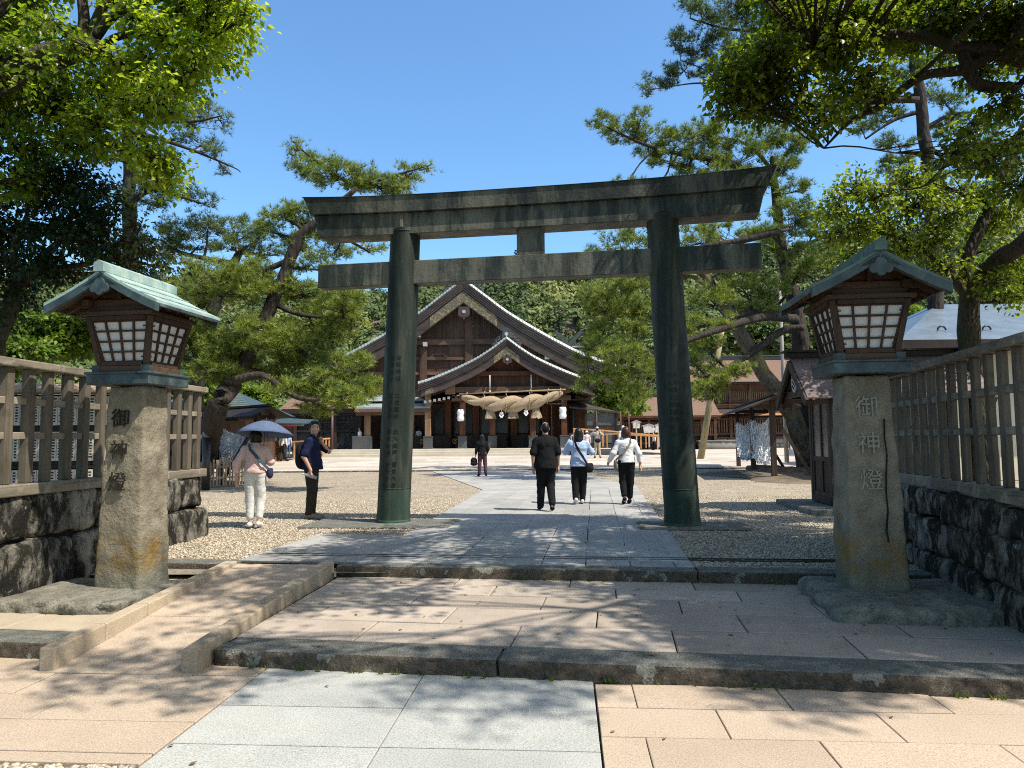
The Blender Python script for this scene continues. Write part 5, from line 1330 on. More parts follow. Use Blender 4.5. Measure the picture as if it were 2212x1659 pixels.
def tall_sign(u, Y, v0, v1, w, mat, lb, txt, tcol):
    g = plz(0, Y); c = D(u, 980, Y); s = thing('upright_sign', lb, 'sign', (c.x, Y, g), 0)
    z0, z1 = D(u, v1, Y).z-g, D(u, v0, Y).z-g
    mb = MB(); mb.box(-w/2, w/2, -.03, .0, z0, z1); b_ = mb.build('board', mat, s)
    mb = MB(); mb.box(-w/2-.05, -w/2, -.04, .04, .25, z1+.04); mb.box(w/2, w/2+.05, -.04, .04, .25, z1+.04); mb.build('frame', M['metal'], s)
    for x in (-w/2-.03, w/2+.03):
        mb = MB(); mb.hexa([(x-.2, -.2, 0), (x+.2, -.2, 0), (x+.2, .2, 0), (x-.2, .2, 0)], [(x-.12, -.12, .36), (x+.12, -.12, .36), (x+.12, .12, .36), (x-.12, .12, .36)]); mb.build('base_block', M['bluegrey'], s)
    if txt:
        mb = MB(); rg = random.Random(3)
        for q in range(8):
            zc = z1-(z1-z0)*(.12+.105*q)
            for k in range(5): x = rg.uniform(-.11, .06); z = zc+rg.uniform(-.06, .06); mb.box(x, x+(.13 if k % 2 else .02), -.034, -.031, z, z+(.018 if k % 2 else .09))
        mb.build('writing', tcol, b_)
tall_sign(1719, 43, 911, 970, .62, M['signwhite'], 'tall white upright sign with a column of dark characters beside the right pines', 'strokes', M['ink'])
tall_sign(1743, 42, 925, 966, .5, M['pinkbrown'] if 'pinkbrown' in M else M['hutroof'], 'brown upright sign half hidden by the right pine trunk', None, None)
p = G(1700, 1003, .3); t_ = D(1683, 600, p.y)
PO = thing('flag_pole', 'tall thin grey wooden pole standing between the right pines', 'pole', (p.x, p.y, .3)); mb = MB(); mb.tube([p, (p+t_)/2, t_], [.11, .095, .07], 12); mb.build('shaft', M['pole'], PO, world=True)
a = G(1512, 999, .3); b = D(1562, 700, a.y)
PP = thing('branch_prop', 'slanting weathered pole propping a pine branch right of the torii', 'prop', (a.x, a.y, .3)); mb = MB(); mb.tube([a, (a+b)/2, b], [.19, .17, .13], 12); mb.build('pole', M['prop'], PP, world=True)
# ------------------------------------------------------------------ vegetation
def unit(a): return a/np.maximum(np.linalg.norm(a, axis=-1, keepdims=True), 1e-9)
def rand_dirs(n): return unit(RNG.normal(size=(n, 3)))
def needle_arrays(P, Dn, tone, L=.13, K=13, spread=.9, w=.0045):
    """tufts of thin needles at P pointing along Dn -> verts, tris, tone"""
    n = len(P); d = unit(rand_dirs(n*K).reshape(n, K, 3)*spread + Dn[:, None, :]*.85)
    L_ = L*RNG.uniform(.7, 1.15, (n, K, 1)); tip = P[:, None, :]+d*L_
    side = unit(np.cross(d, rand_dirs(n*K).reshape(n, K, 3)))*w
    V = np.stack([P[:, None, :]-side, P[:, None, :]+side, tip], 2).reshape(-1, 3)
    T = np.repeat(tone, K*3)
    return V, np.arange(len(V)).reshape(-1, 3), T
def leaf_arrays(P, Dn, tone, L=.09, W=.036, droop=.5):
    """folded leaves: base, left, tip, right"""
    n = len(P); d = unit(Dn + rand_dirs(n)*.75 + np.array([0, 0, -droop])); l = (L*RNG.uniform(.65, 1.2, (n, 1)))
    up = unit(np.array([0, 0, 1.])+rand_dirs(n)*.7); s = unit(np.cross(d, up)); nn = np.cross(s, d)
    w = W*RNG.uniform(.75, 1.15, (n, 1)); mid = P+d*l*.45; tip = P+d*l-nn*l*.12
    V = np.stack([P, mid+s*w+nn*w*.35, tip, mid-s*w+nn*w*.35], 1).reshape(-1, 3)
    b = np.arange(n)*4; Fc = np.stack([np.stack([b, b+1, b+2], 1), np.stack([b, b+2, b+3], 1)], 1).reshape(-1, 3)
    return V, Fc, np.repeat(tone, 4)
def curve(a, b, sag=0.0, n=6, wob=.05):
    a = Vector(a); b = Vector(b); L = (b-a).length; out = []
    ph = random.uniform(0, 6); w = Vector((random.uniform(-1, 1), random.uniform(-1, 1), random.uniform(-1, 1)))*wob*L
    for i in range(n+1):
        t = i/n; out.append(a.lerp(b, t)+Vector((0, 0, -sag*L*4*t*(1-t)))+w*math.sin(math.pi*t)*math.sin(3*t+ph))
    return out
def ell_points(c, r, n, shell=.35):
    q = rand_dirs(n)*(RNG.uniform(shell, 1, (n, 1))**.6); return np.array(c)+q*np.array(r)
class Tree:
    def __init__(s, name, label, cat, base, group=None):
        s.root = thing(name, label, cat, tuple(base), 0, group); s.w = MB(); s.V = []; s.F = []; s.T = []; s.nv = 0; s.limb_pts = []
    def limb(s, pts, rad, n=10):
        pts = [Vector(p) for p in pts]
        # smooth resample
        m = len(pts)-1; P = [pts[0]*2-pts[1] if m else pts[0]]+pts+[pts[-1]*2-pts[-2]]; out = []; ro = []
        N = m*6
        for i in range(N+1):
            t = i/N*m; k = min(int(t), m-1); f = t-k; p0, p1, p2, p3 = P[k:k+4]
            q = .5*((2*p1)+(p2-p0)*f+(2*p0-5*p1+4*p2-p3)*f*f+(3*p1-p0-3*p2+p3)*f**3)
            r = rad[k]+(rad[k+1]-rad[k])*f
            q = q+Vector((noise.noise(q*1.3), noise.noise(q*1.3+Vector((9, 0, 0))), 0))*r*.35
            out.append(q); ro.append(r*(1+.10*noise.noise(q*2.5)))
        s.w.tube(out, ro, n); s.limb_pts += [(p, r) for p, r in zip(out, ro)]
        return out
    def near(s, c, back=0):
        c = Vector(c)
        # nearest limb point, preferring points lower than / behind the pad
        return min(s.limb_pts, key=lambda pr: (pr[0]-c).length+max(0, pr[0].z-c.z)*1.2)
    def put(s, arr):
        V, Fc, T = arr; s.V.append(V); s.F.append(Fc+s.nv); s.T.append(T); s.nv += len(V)
    def pine_pad(s, c, r, tufts, tw=None, tone=(.5, .22), L=.13, attach=None, K=13, w=.0045, flat=.0, up=.55):
        c = Vector(c); a, ar = s.near(c) if attach is None else (Vector(attach), .05)
        lim = curve(a, c-Vector((0, 0, r[2]*.5)), .04, 7, .07); L0 = (lim[-1]-lim[0]).length
        r0 = min(ar*.55, .035+.016*L0); s.w.tube(lim, [r0*(1-.75*i/7)+.008 for i in range(8)], 6)
        ntw = tw or max(8, int(tufts/16)); tips = ell_points(c, r, ntw, .45); per = max(2, tufts//ntw)
        Ps = []; Ds = []
        for q in tips:
            q = Vector(q); st = lim[random.choice((3, 4, 5, 6, 7))]; mid = st.lerp(q, .5)+Vector((jit(.1), jit(.1), -.06*(q-st).length))
            s.w.tube([st, mid, q], [.014, .009, .004], 3, True, False)
            d = (q-mid).normalized()
            for k in range(per):
                t = k/per; p = (mid.lerp(q, .25+.75*(k+1)/per)); off_ = Vector((random.gauss(0, 1), random.gauss(0, 1), random.gauss(0, .5)))*(.11 if k < per-1 else .02)
                p = p+off_; dd = (d*.5+off_*2.0+Vector((0, 0, up))); Ps.append(p); Ds.append(dd)
        P = np.array([tuple(p) for p in Ps]); Dn = unit(np.array([tuple(d) for d in Ds]))
        t = np.clip(RNG.normal(tone[0], tone[1], len(P)), 0, 1)
        s.put(needle_arrays(P, Dn, t, L, K, .9, w))
    def leaf_pad(s, c, r, leaves, tone=(.5, .22), L=.09, W=.034, attach=None, droop=.5, per=14, shell=.3, tr=.02):
        c = Vector(c); a, ar = s.near(c) if attach is None else (Vector(attach), .05)
        lim = curve(a, c, -.03, 7, .08); r0 = min(ar*.5, .02+.012*(lim[-1]-lim[0]).length); s.w.tube(lim, [r0*(1-.75*i/7)+.006 for i in range(8)], 6)
        ntw = max(5, leaves//per); tips = ell_points(c, r, ntw, shell); Ps = []; Ds = []
        for q in tips:
            q = Vector(q); st = lim[random.choice((3, 4, 5, 6, 7, 7))]; mid = st.lerp(q, .55)+Vector((jit(.12), jit(.12), jit(.1)))
            s.w.tube([st, mid, q], [tr*.7, tr*.42, tr*.18], 4, True, False); d = (q-mid).normalized()
            for k in range(per):
                u = .35+.65*(k+random.random())/per; o = Vector((random.gauss(0, 1), random.gauss(0, 1), random.gauss(0, .7)))*.11
                Ps.append(mid.lerp(q, u)+o); Ds.append(d*.5+o*4)
        P = np.array([tuple(p) for p in Ps]); Dn = unit(np.array([tuple(d) for d in Ds]))
        t = np.clip(RNG.normal(tone[0], tone[1], len(P)), 0, 1)
        s.put(leaf_arrays(P, Dn, t, L, W, droop))
    def done(s, bark, leafmat, crown='crown'):
        s.w.build('trunk', bark, s.root, world=True)
        if s.V: 
            # no leaves inside the camera's own spot
            np_mesh(crown, np.concatenate(s.V), np.concatenate(s.F), 3, leafmat, s.root, False, {'tone': np.concatenate(s.T)}, True)
def pads(tree, Y, lst, dens, kind='pine', **kw):
    """lst: (u, v, ru, rv[, Y]) in photo units, turned into clumps with a true size and depth"""
    for p in lst:
        u, v, ru, rv = p[:4]; y = p[4] if len(p) > 4 else Y+random.uniform(-.8, .8); c = D(u, v, y); r = (ru*y/F, max(.5, ru*y/F*.8), rv*y/F)
        n = int(dens*ru*rv*math.pi/1000)
        if kind == 'pine': r = (r[0]*1.22, r[1]*1.2, r[2]*1.25); tree.pine_pad(c, r, max(30, n), **kw)
        else: tree.leaf_pad(c, r, max(40, n), **kw)
PT = lambda l, Y: [D(u, v, (q[0] if q else Y)) for u, v, *q in l]

# --- the leaning pine on the left
random.seed(21)
t = Tree('pine_tree', 'leaning pine with a dark curved trunk and layered needle pads left of the torii', 'pine tree', G(452, 1030, .24), 'pines round the court')
Yp = 21
t.limb([G(440, 1030, .2)]+PT([(462, 905), (505, 825), (545, 745), (588, 655), (628, 560), (655, 505), (700, 470), (770, 405)], Yp), [.34, .29, .25, .22, .19, .17, .15, .11, .07])
t.limb(PT([(505, 822), (570, 812), (640, 858), (712, 862), (760, 850)], Yp-1), [.12, .10, .075, .04, .02])
t.limb(PT([(548, 745), (620, 740), (690, 790), (740, 815)], Yp), [.12, .10, .07, .04]); t.limb(PT([(590, 655), (650, 680), (760, 690)], Yp), [.08, .06, .03])
t.limb(PT([(500, 830), (440, 790), (405, 770)], Yp-.5), [.1, .07, .04]); t.limb(PT([(628, 560), (540, 600), (480, 640)], Yp), [.09, .07, .04])
t.limb(PT([(770, 405), (720, 375), (660, 330), (632, 305)], Yp+1), [.07, .05, .03, .02]); t.limb(PT([(770, 405), (850, 380), (930, 357)], Yp+1), [.06, .04, .015])
t.limb(PT([(700, 470), (740, 510), (800, 545)], Yp), [.06, .05, .03])
pads(t, Yp, [(470, 585, 80, 26), (545, 578, 50, 28), (430, 615, 70, 24), (520, 625, 60, 26), (600, 610, 50, 22), (660, 628, 75, 22), (740, 625, 50, 15), (420, 700, 60, 36), (470, 745, 60, 38), (405, 770, 40, 40), (540, 720, 52, 32), (610, 735, 50, 38), (590, 700, 40, 22),
   (660, 760, 60, 40), (720, 720, 52, 32), (760, 690, 42, 26), (720, 790, 50, 28), (645, 830, 65, 26), (720, 850, 70, 26), (780, 838, 46, 26), (700, 880, 55, 14), (460, 800, 60, 28), (520, 785, 46, 22), (790, 780, 26, 18), (575, 790, 50, 24), (620, 838, 44, 22), (680, 852, 50, 24), (745, 858, 44, 20), (680, 690, 60, 26), (740, 655, 50, 16)], 82, L=.19, K=12, w=.0075, tone=(.55, .24))
pads(t, Yp+1, [(660, 355, 36, 28), (710, 370, 50, 30), (770, 385, 60, 26), (820, 395, 60, 22), (880, 372, 36, 16), (640, 318, 14, 18), (655, 460, 42, 22), (610, 450, 34, 26), (690, 500, 46, 22), (640, 520, 44, 24), (720, 535, 40, 22), (590, 490, 30, 20), (800, 530, 26, 12), (860, 410, 46, 12), (925, 360, 12, 8), (680, 570, 40, 22)], 82, L=.18, K=12, w=.0075, tone=(.5, .22))
t.done(M['bark'], M['needle'])
# --- flat topped pine behind it
t = Tree('pine_tree', 'flat topped pine with a crooked dark trunk behind the left stone lantern', 'pine tree', G(440, 1000, .24)+Vector((0, 2, 0)), 'pines round the court')
Yq = 25
t.limb([Vector((D(420, 950, Yq).x, Yq, .2))]+PT([(425, 850), (440, 730), (462, 660), (490, 600), (518, 545)], Yq), [.3, .27, .24, .21, .17, .12])
t.limb(PT([(505, 570), (450, 560), (390, 545), (350, 520)], Yq), [.11, .09, .06, .03]); t.limb(PT([(440, 690), (400, 640), (340, 610)], Yq), [.1, .07, .03])
pads(t, Yq, [(390, 492, 66, 20), (450, 478, 60, 22), (510, 490, 60, 22), (560, 500, 40, 20), (340, 505, 50, 20), (430, 520, 60, 16), (560, 540, 40, 18), (360, 545, 40, 16), (500, 525, 44, 14), (600, 540, 26, 16), (380, 640, 50, 30), (330, 620, 50, 30), (430, 660, 40, 26), (350, 690, 46, 30), (420, 720, 40, 26), (300, 700, 46, 36), (380, 760, 50, 26), (240, 660, 40, 30)], 66, L=.20, K=11, w=.008, tone=(.42, .2))
t.done(M['bark'], M['needlefar'])
# --- tall straight pine, left
t = Tree('pine_tree', 'tall straight pine with bare horizontal branches rising above the left lantern', 'pine tree', Vector((D(285, 950, 24).x, 24, .2)), 'pines round the court')
Yr = 24
t.limb([Vector((D(285, 950, Yr).x, Yr, .2))]+PT([(284, 800), (282, 600), (280, 480), (278, 360), (272, 230), (268, 140)], Yr), [.34, .3, .26, .23, .2, .15, .06])
for b in ([(280, 262), (340, 262), (420, 262), (480, 250)], [(280, 285), (345, 300), (430, 330), (505, 362), (520, 372)], [(278, 240), (330, 235), (390, 215), (430, 205)], [(280, 440), (330, 410), (390, 425), (440, 440)], [(280, 260), (220, 255), (180, 265)], [(281, 350), (230, 340), (190, 350)]):
    t.limb(PT(b, Yr-.5), [.09, .07, .045, .02] + ([.012] if len(b) > 4 else []) if len(b) > 3 else [.09, .05, .02])
pads(t, Yr, [(400, 225, 38, 22), (450, 235, 36, 18), (480, 262, 24, 12), (430, 268, 40, 10), (390, 245, 30, 14), (440, 300, 36, 8), (470, 330, 30, 12), (500, 372, 22, 10), (455, 318, 24, 10), (340, 320, 30, 14), (330, 250, 34, 22), (380, 290, 30, 12), (340, 390, 40, 18), (400, 408, 40, 14), (440, 432, 30, 12), (330, 430, 50, 20), (290, 410, 40, 30), (230, 330, 40, 30), (210, 270, 40, 26), (300, 200, 50, 24), (340, 165, 40, 20), (250, 170, 50, 30), (270, 120, 40, 26)], 62, L=.20, K=11, w=.0075, tone=(.4, .22))
t.done(M['bark'], M['needlefar'])
# --- big broadleaf overhanging from the left
random.seed(33)
t = Tree('broadleaf_tree', 'big broadleaf tree with bright backlit leaves overhanging the left side', 'tree', (-8.6, 9.0, .2), 'broadleaf trees framing the view')
Yb = 10.5
tr = t.limb([(-8.8, 9.2, .1), (-8.7, 9.3, 2.5), (-8.4, 9.6, 4.6), (-7.9, 10.0, 6.3)], [.42, .36, .30, .26], 14)
lb = t.limb([(-8.1, 9.9, 5.6)]+PT([(-60, 210, 10.2), (60, 140, 10.3), (150, 110, 10.4), (215, 108, 10.5)], Yb), [.26, .23, .20, .18, .15], 12)
t.limb(PT([(165, 108), (182, 50), (178, -30), (190, -140)], Yb), [.10, .085, .07, .05]); t.limb(PT([(198, 108), (202, 60), (235, -10), (270, -120)], Yb), [.09, .08, .07, .05])
t.limb(PT([(205, 80), (240, 38), (300, 10), (380, -10)], Yb), [.08, .07, .05, .03]); t.limb(PT([(210, 105), (260, 78), (330, 82), (420, 110)], Yb), [.06, .05, .035, .015]); t.limb(PT([(215, 108), (250, 140), (320, 165), (380, 200)], Yb), [.05, .04, .03, .012])
t.limb([(-8.0, 9.9, 6.0)]+PT([(-40, 60), (10, -40), (60, -200)], Yb), [.2, .17, .14, .1])
t.limb([(-8.5, 9.5, 4.2)]+PT([(-40, 300), (60, 230), (160, 270), (280, 330), (330, 370)], 11.5), [.18, .13, .09, .07, .045, .02])
brt = dict(kind='leaf', L=.10, W=.038, droop=.55)
pads(t, Yb, [(400, 30, 60, 40), (460, 45, 55, 45), (510, 60, 40, 45), (350, 70, 50, 40), (420, 110, 50, 40), (480, 120, 40, 34), (540, 35, 22, 34), (395, 170, 40, 26), (440, 165, 34, 22), (330, 130, 45, 30), (300, 40, 45, 40), (470, -40, 70, 40), (370, -60, 80, 45), (270, -80, 80, 50), (150, -60, 90, 60), (350, 195, 40, 22), (250, 20, 40, 30)], 78, tone=(.66, .24), **brt)
pads(t, 11.0, [(300, 180, 50, 34), (250, 130, 46, 26), (350, 230, 44, 26), (230, 190, 60, 34), (330, 340, 40, 42), (360, 360, 34, 40), (340, 395, 30, 18), (300, 300, 30, 26), (385, 195, 30, 18), (260, 235, 50, 24)], 78, tone=(.72, .22), **brt)
pads(t, 11.2, [(60, 190, 60, 40), (140, 170, 60, 36), (30, 260, 60, 50), (120, 250, 70, 44), (190, 260, 50, 40), (80, 320, 70, 40), (170, 320, 60, 34), (230, 310, 40, 26), (20, 60, 60, 60), (60, -20, 80, 60), (20, 130, 50, 40), (100, 60, 50, 36), (130, 215, 60, 30), (-60, 200, 80, 90), (-60, 20, 80, 90), (60, 400, 60, 30)], 66, tone=(.42, .24), **brt)
pads(t, 10.0, [(60, 120, 50, 30), (150, 85, 46, 22), (20, 170, 40, 24), (110, 150, 40, 18), (200, 130, 34, 16)], 60, tone=(.3, .2), **brt)
t.limb([(-8.6, 9.4, 3.6), (-9.4, 5, 6.2), (-9.3, -2, 7.1), (-9.0, -9.5, 7.4)], [.2, .16, .12, .05])  # unseen limb and leaf clumps below, added to this crown to block sky light
for k in range(46):
    c = Vector((random.uniform(-13, -3.5), random.uniform(-10, 8), random.uniform(6.5, 11)))
    if c.y > .5 and (c.x/c.y*F+1106 > -250) and (950-(c.z-1.62)/c.y*F) > -250: continue
    t.leaf_pad(c, (1.5, 1.5, .7), 330, tone=(.5, .24), L=.2, W=.085, attach=(-9.2, max(-9, min(7.8, c.y)), 7.2))
t.done(M['barkdark'], M['leaf'])
# --- dark evergreen under it
t = Tree('evergreen_tree', 'dark glossy evergreen tree in shade behind the left stone lantern', 'tree', (-8.2, 12.0, .2), 'broadleaf trees framing the view')
Yd = 12
t.limb([Vector((D(-40, 900, Yd).x, Yd, .1))]+PT([(-20, 800), (10, 690), (35, 620), (90, 560), (150, 500)], Yd), [.2, .18, .15, .12, .08, .04]); t.limb(PT([(35, 620), (30, 540), (60, 460)], Yd), [.08, .06, .03]); t.limb(PT([(60, 590), (160, 575), (260, 560), (350, 580)], Yd), [.06, .05, .035, .012])
dk = dict(kind='leaf', L=.095, W=.036, droop=.7)
pads(t, Yd, [(60, 420, 70, 46), (140, 400, 70, 44), (30, 500, 60, 50), (120, 480, 70, 50), (200, 450, 60, 46), (180, 520, 60, 46), (90, 560, 66, 44), (30, 580, 50, 50), (230, 510, 40, 40), (160, 380, 60, 34), (60, 360, 60, 34), (220, 400, 40, 30), (250, 560, 40, 30), (150, 590, 60, 30), (40, 640, 40, 34), (-50, 480, 60, 90), (-50, 600, 60, 60), (20, 690, 30, 24)], 62, tone=(.22, .2), **dk)
pads(t, Yd, [(320, 540, 40, 26), (360, 570, 26, 20), (310, 585, 40, 18), (270, 520, 36, 22), (290, 480, 26, 16), (230, 590, 36, 16)], 64, tone=(.72, .2), **dk)
t.done(M['barkdark'], M['leafdark'])

# --- right: the big two-stemmed pines
random.seed(44)
t = Tree('pine_tree', 'tall pine with a thick dark upright trunk and long drooping limbs right of the torii', 'pine tree', G(1757, 1016, .24), 'pines round the court')
Y1 = 31
t.limb([G(1760, 1022, .2)]+PT([(1752, 960), (1744, 870), (1728, 740), (1716, 650), (1695, 580), (1682, 500), (1676, 420), (1668, 340)], Y1), [.50, .42, .36, .33, .30, .27, .22, .18, .12], 14)
t.limb(PT([(1722, 690, 31), (1660, 684, 29), (1590, 700, 27), (1480, 738, 26), (1420, 770, 26)], Y1), [.20, .17, .14, .10, .05]); t.limb(PT([(1722, 665, 31), (1640, 672, 29.5), (1560, 690, 28), (1480, 712, 27)], Y1), [.17, .14, .11, .06])
t.limb(PT([(1735, 708, 30), (1690, 715, 30), (1620, 765, 29), (1560, 800, 27.5), (1510, 815, 27)], Y1), [.15, .15, .13, .09, .05])
t.limb(PT([(1668, 395), (1580, 355), (1480, 335), (1400, 315), (1300, 270)], 30), [.16, .13, .10, .07, .03]); t.limb(PT([(1676, 380), (1700, 330), (1760, 290)], Y1), [.1, .07, .03]); t.limb(PT([(1670, 370), (1610, 310), (1500, 290)], Y1), [.1, .07, .03])
t.limb(PT([(1682, 500), (1600, 520), (1500, 540), (1400, 600), (1310, 680), (1270, 760)], 27), [.14, .12, .10, .09, .07, .04])
t.limb(PT([(1690, 560), (1760, 520), (1800, 510)], Y1), [.12, .08, .04])
pr = dict(L=.24, K=11, w=.0105)
pads(t, 30, [(1300, 265, 36, 20), (1345, 280, 46, 26), (1400, 285, 50, 24), (1385, 245, 20, 16), (1460, 300, 50, 26), (1520, 290, 50, 30), (1570, 285, 46, 30), (1450, 345, 60, 22), (1530, 350, 60, 26), (1600, 330, 56, 30), (1660, 290, 46, 30), (1700, 310, 40, 26), (1740, 300, 26, 18), (1400, 320, 36, 16), (1560, 380, 60, 22), (1640, 390, 40, 26), (1480, 385, 40, 14), (1350, 398, 40, 10), (1420, 398, 40, 12), (1690, 360, 40, 26), (1720, 400, 30, 24)], 74, tone=(.42, .22), **pr)
pads(t, 29, [(1720, 450, 50, 40), (1700, 520, 50, 36), (1760, 480, 40, 30), (1740, 550, 40, 30), (1790, 560, 40, 26), (1640, 480, 40, 30), (1560, 500, 60, 26), (1500, 510, 40, 30), (1340, 520, 50, 24), (1400, 505, 50, 20), (1300, 545, 40, 14), (1440, 560, 36, 18), (1380, 560, 40, 16), (1600, 600, 60, 26), (1680, 620, 46, 30), (1540, 640, 50, 24), (1640, 660, 50, 20)], 68, tone=(.55, .22), **pr)
pads(t, 25, [(1285, 628, 38, 18), (1310, 615, 50, 22), (1370, 600, 44, 22), (1305, 660, 40, 22), (1350, 660, 50, 26), (1310, 710, 44, 26), (1370, 720, 40, 30), (1292, 745, 34, 20), (1330, 760, 50, 26), (1290, 800, 40, 20), (1370, 790, 40, 26), (1268, 775, 24, 14), (1330, 830, 40, 18), (1390, 840, 30, 24), (1270, 830, 34, 14), (1360, 860, 36, 16), (1400, 660, 30, 30)], 72, tone=(.52, .24), L=.20, K=12, w=.0085)
pads(t, 27.5, [(1520, 800, 40, 26), (1560, 815, 46, 22), (1500, 840, 34, 22), (1540, 850, 36, 16), (1590, 800, 30, 16), (1480, 700, 30, 24), (1560, 690, 40, 16), (1520, 740, 40, 14), (1490, 770, 24, 12)], 72, tone=(.58, .22), L=.22, K=12, w=.009)
t.done(M['bark'], M['needle'])
t = Tree('pine_tree', 'leaning pine with pale rough trunk slanting up to the left beside the paper rack', 'pine tree', G(1745, 1018, .24)+Vector((-.2, .8, 0)), 'pines round the court')
Y2 = 30
t.limb([G(1748, 1020, .2)]+PT([(1735, 960), (1712, 900), (1675, 845), (1640, 790), (1605, 730), (1572, 670), (1540, 620), (1515, 585), (1480, 560)], Y2), [.46, .40, .36, .33, .30, .27, .24, .20, .16, .10], 14)
t.limb(PT([(1545, 630), (1500, 600), (1480, 600)], Y2), [.12, .08, .04])
pads(t, Y2, [(1480, 560, 40, 20), (1520, 560, 40, 20), (1440, 590, 40, 20), (1570, 570, 36, 18)], 80, tone=(.5, .22), **pr)
t.done(M['barkpale'], M['needle'])
# --- slim tall pine, far right
t = Tree('pine_tree', 'slim tall pine at upper right whose dark branch tips reach left past the overhanging leaves', 'pine tree', Vector((D(2010, 950, 26).x, 26, .2)), 'pines round the court')
Y3 = 26
t.limb([Vector((D(2025, 950, Y3).x, Y3, .2))]+PT([(2022, 800), (2018, 600), (2010, 400), (1995, 290), (1985, 200), (1972, 100), (1965, -30)], Y3), [.3, .28, .26, .23, .21, .19, .15, .08])
for b in ([(1990, 240), (1930, 260), (1870, 300)], [(1995, 280), (2050, 250), (2120, 240)], [(2000, 330), (1950, 340), (1900, 360)], [(2005, 370), (2060, 350), (2130, 330)]): t.limb(PT(b, Y3), [.09, .06, .03])
pads(t, Y3, [(1900, 250, 46, 22), (1860, 270, 36, 16), (1940, 300, 40, 20), (1930, 360, 40, 24), (2050, 270, 50, 26), (2110, 300, 50, 30), (2060, 360, 50, 26), (1960, 400, 40, 24), (2090, 420, 60, 26), (1950, 340, 30, 16), (1900, 200, 40, 20), (2040, 200, 50, 26), (1960, 150, 50, 30), (1960, 440, 40, 20), (2170, 350, 40, 40)], 70, tone=(.45, .22), L=.21, K=11, w=.0085)
Y4 = 25
t.limb(PT([(1985, 215), (1850, 215), (1640, 190), (1560, 183), (1500, 180), (1430, 190)], Y4), [.12, .09, .06, .045, .03, .015]); t.limb(PT([(1974, 120), (1800, 95), (1640, 70), (1560, 60), (1490, 40)], Y4), [.12, .09, .06, .045, .02])
t.limb(PT([(1560, 183), (1520, 150), (1470, 130)], Y4), [.035, .025, .012])
pads(t, Y4, [(1430, 165, 36, 20), (1400, 185, 22, 12), (1470, 150, 34, 22), (1500, 95, 40, 24), (1470, 80, 30, 16), (1540, 60, 40, 30), (1520, 20, 36, 24), (1580, 20, 50, 30), (1600, 90, 40, 26), (1560, 120, 40, 24), (1540, 160, 36, 18), (1620, 150, 40, 20), (1640, 60, 40, 30), (1500, 0, 30, 16), (1620, -20, 50, 30), (1700, -30, 60, 40)], 80, tone=(.3, .22), L=.19, K=11, w=.008)
t.done(M['bark'], M['needlefar'])
# --- big camphor on the right, its crown reaching over the forecourt
random.seed(55)
t = Tree('broadleaf_tree', 'spreading broadleaf tree with dark limbs rising behind the right fence and lantern', 'tree', (8.75, 13.9, .2), 'broadleaf trees framing the view')
Yc = 14
t.limb([(8.8, 14, .1)]+PT([(2098, 760), (2092, 690), (2090, 640)], Yc), [.34, .21, .19, .18], 14)
t.limb(PT([(2090, 645, 14), (2120, 600, 13.6), (2170, 550, 13), (2240, 500, 12)], Yc)+[Vector((10.0, 9.5, 7.0)), Vector((9.8, 6.5, 8.2))], [.17, .165, .16, .14, .11, .07], 12)
t.limb(PT([(2090, 640), (2060, 600), (2020, 560), (1960, 520), (1880, 500)], 13.5), [.10, .07, .055, .04, .015]); t.limb(PT([(2100, 630), (2090, 560), (2140, 440), (2190, 330), (2240, 200)], 13.5), [.12, .11, .10, .09, .07])
t.limb(PT([(2190, 330, 13), (2100, 310, 12.5), (2000, 400, 12)], 12), [.06, .04, .02])
t.limb([(11.2, 11.0, .2), (11.1, 11, 3), (10.5, 10.8, 6.0)]+PT([(2230, 130, 10), (2150, 110, 10), (2080, 105, 10), (1980, 75, 10), (1860, 80, 10), (1760, 110, 10)], 10), [.4, .34, .26, .15, .13, .10, .08, .055, .03], 12)
t.limb(PT([(2150, 110), (2080, 150), (1990, 165), (1900, 230), (1840, 260), (1780, 320)], 10), [.09, .075, .06, .045, .03, .012]); t.limb(PT([(2080, 105), (2110, 180), (2200, 190)], 10), [.09, .08, .08]); t.limb(PT([(2060, 105), (2040, 40), (2020, -60)], 10), [.06, .05, .03])
t.limb([(10.5, 10.8, 6.0), (9.4, 8.0, 8.2), (7.6, 5.2, 9.0), (6.0, 3.6, 9.2)], [.2, .15, .1, .05]); t.limb([(9.4, 8.0, 8.2), (7.0, 7.6, 9.4), (4.6, 7.0, 9.8)], [.12, .08, .04])
cl = dict(kind='leaf', L=.095, W=.038, droop=.6)
pads(t, 10.2, [(1570, 165, 40, 40), (1600, 130, 46, 36), (1640, 190, 40, 40), (1590, 210, 40, 34), (1640, 240, 36, 24), (1660, 110, 50, 40), (1700, 160, 46, 34), (1720, 90, 50, 40), (1780, 120, 50, 36), (1760, 60, 50, 36), (1690, 50, 50, 36), (1830, 90, 50, 34), (1840, 30, 60, 40), (1760, 0, 60, 40), (1680, -20, 60, 40), (1900, 60, 50, 40), (1960, 20, 60, 40), (1860, 170, 46, 26), (1800, 190, 40, 24), (1830, 230, 46, 22), (1780, 255, 36, 18), (1720, 230, 36, 20), (1900, 200, 40, 20)], 100, tone=(.48, .24), **cl)
pads(t, 10.5, [(2030, 40, 60, 50), (2110, 30, 60, 50), (2180, 40, 50, 60), (2200, 130, 40, 40), (2130, 150, 40, 30), (2050, 110, 40, 30), (2180, 230, 46, 30), (2110, 260, 40, 24), (2200, 300, 40, 30), (2060, 330, 40, 24), (2150, 340, 46, 30), (2200, 400, 40, 40), (1960, 90, 40, 30)], 85, tone=(.36, .24), **cl)
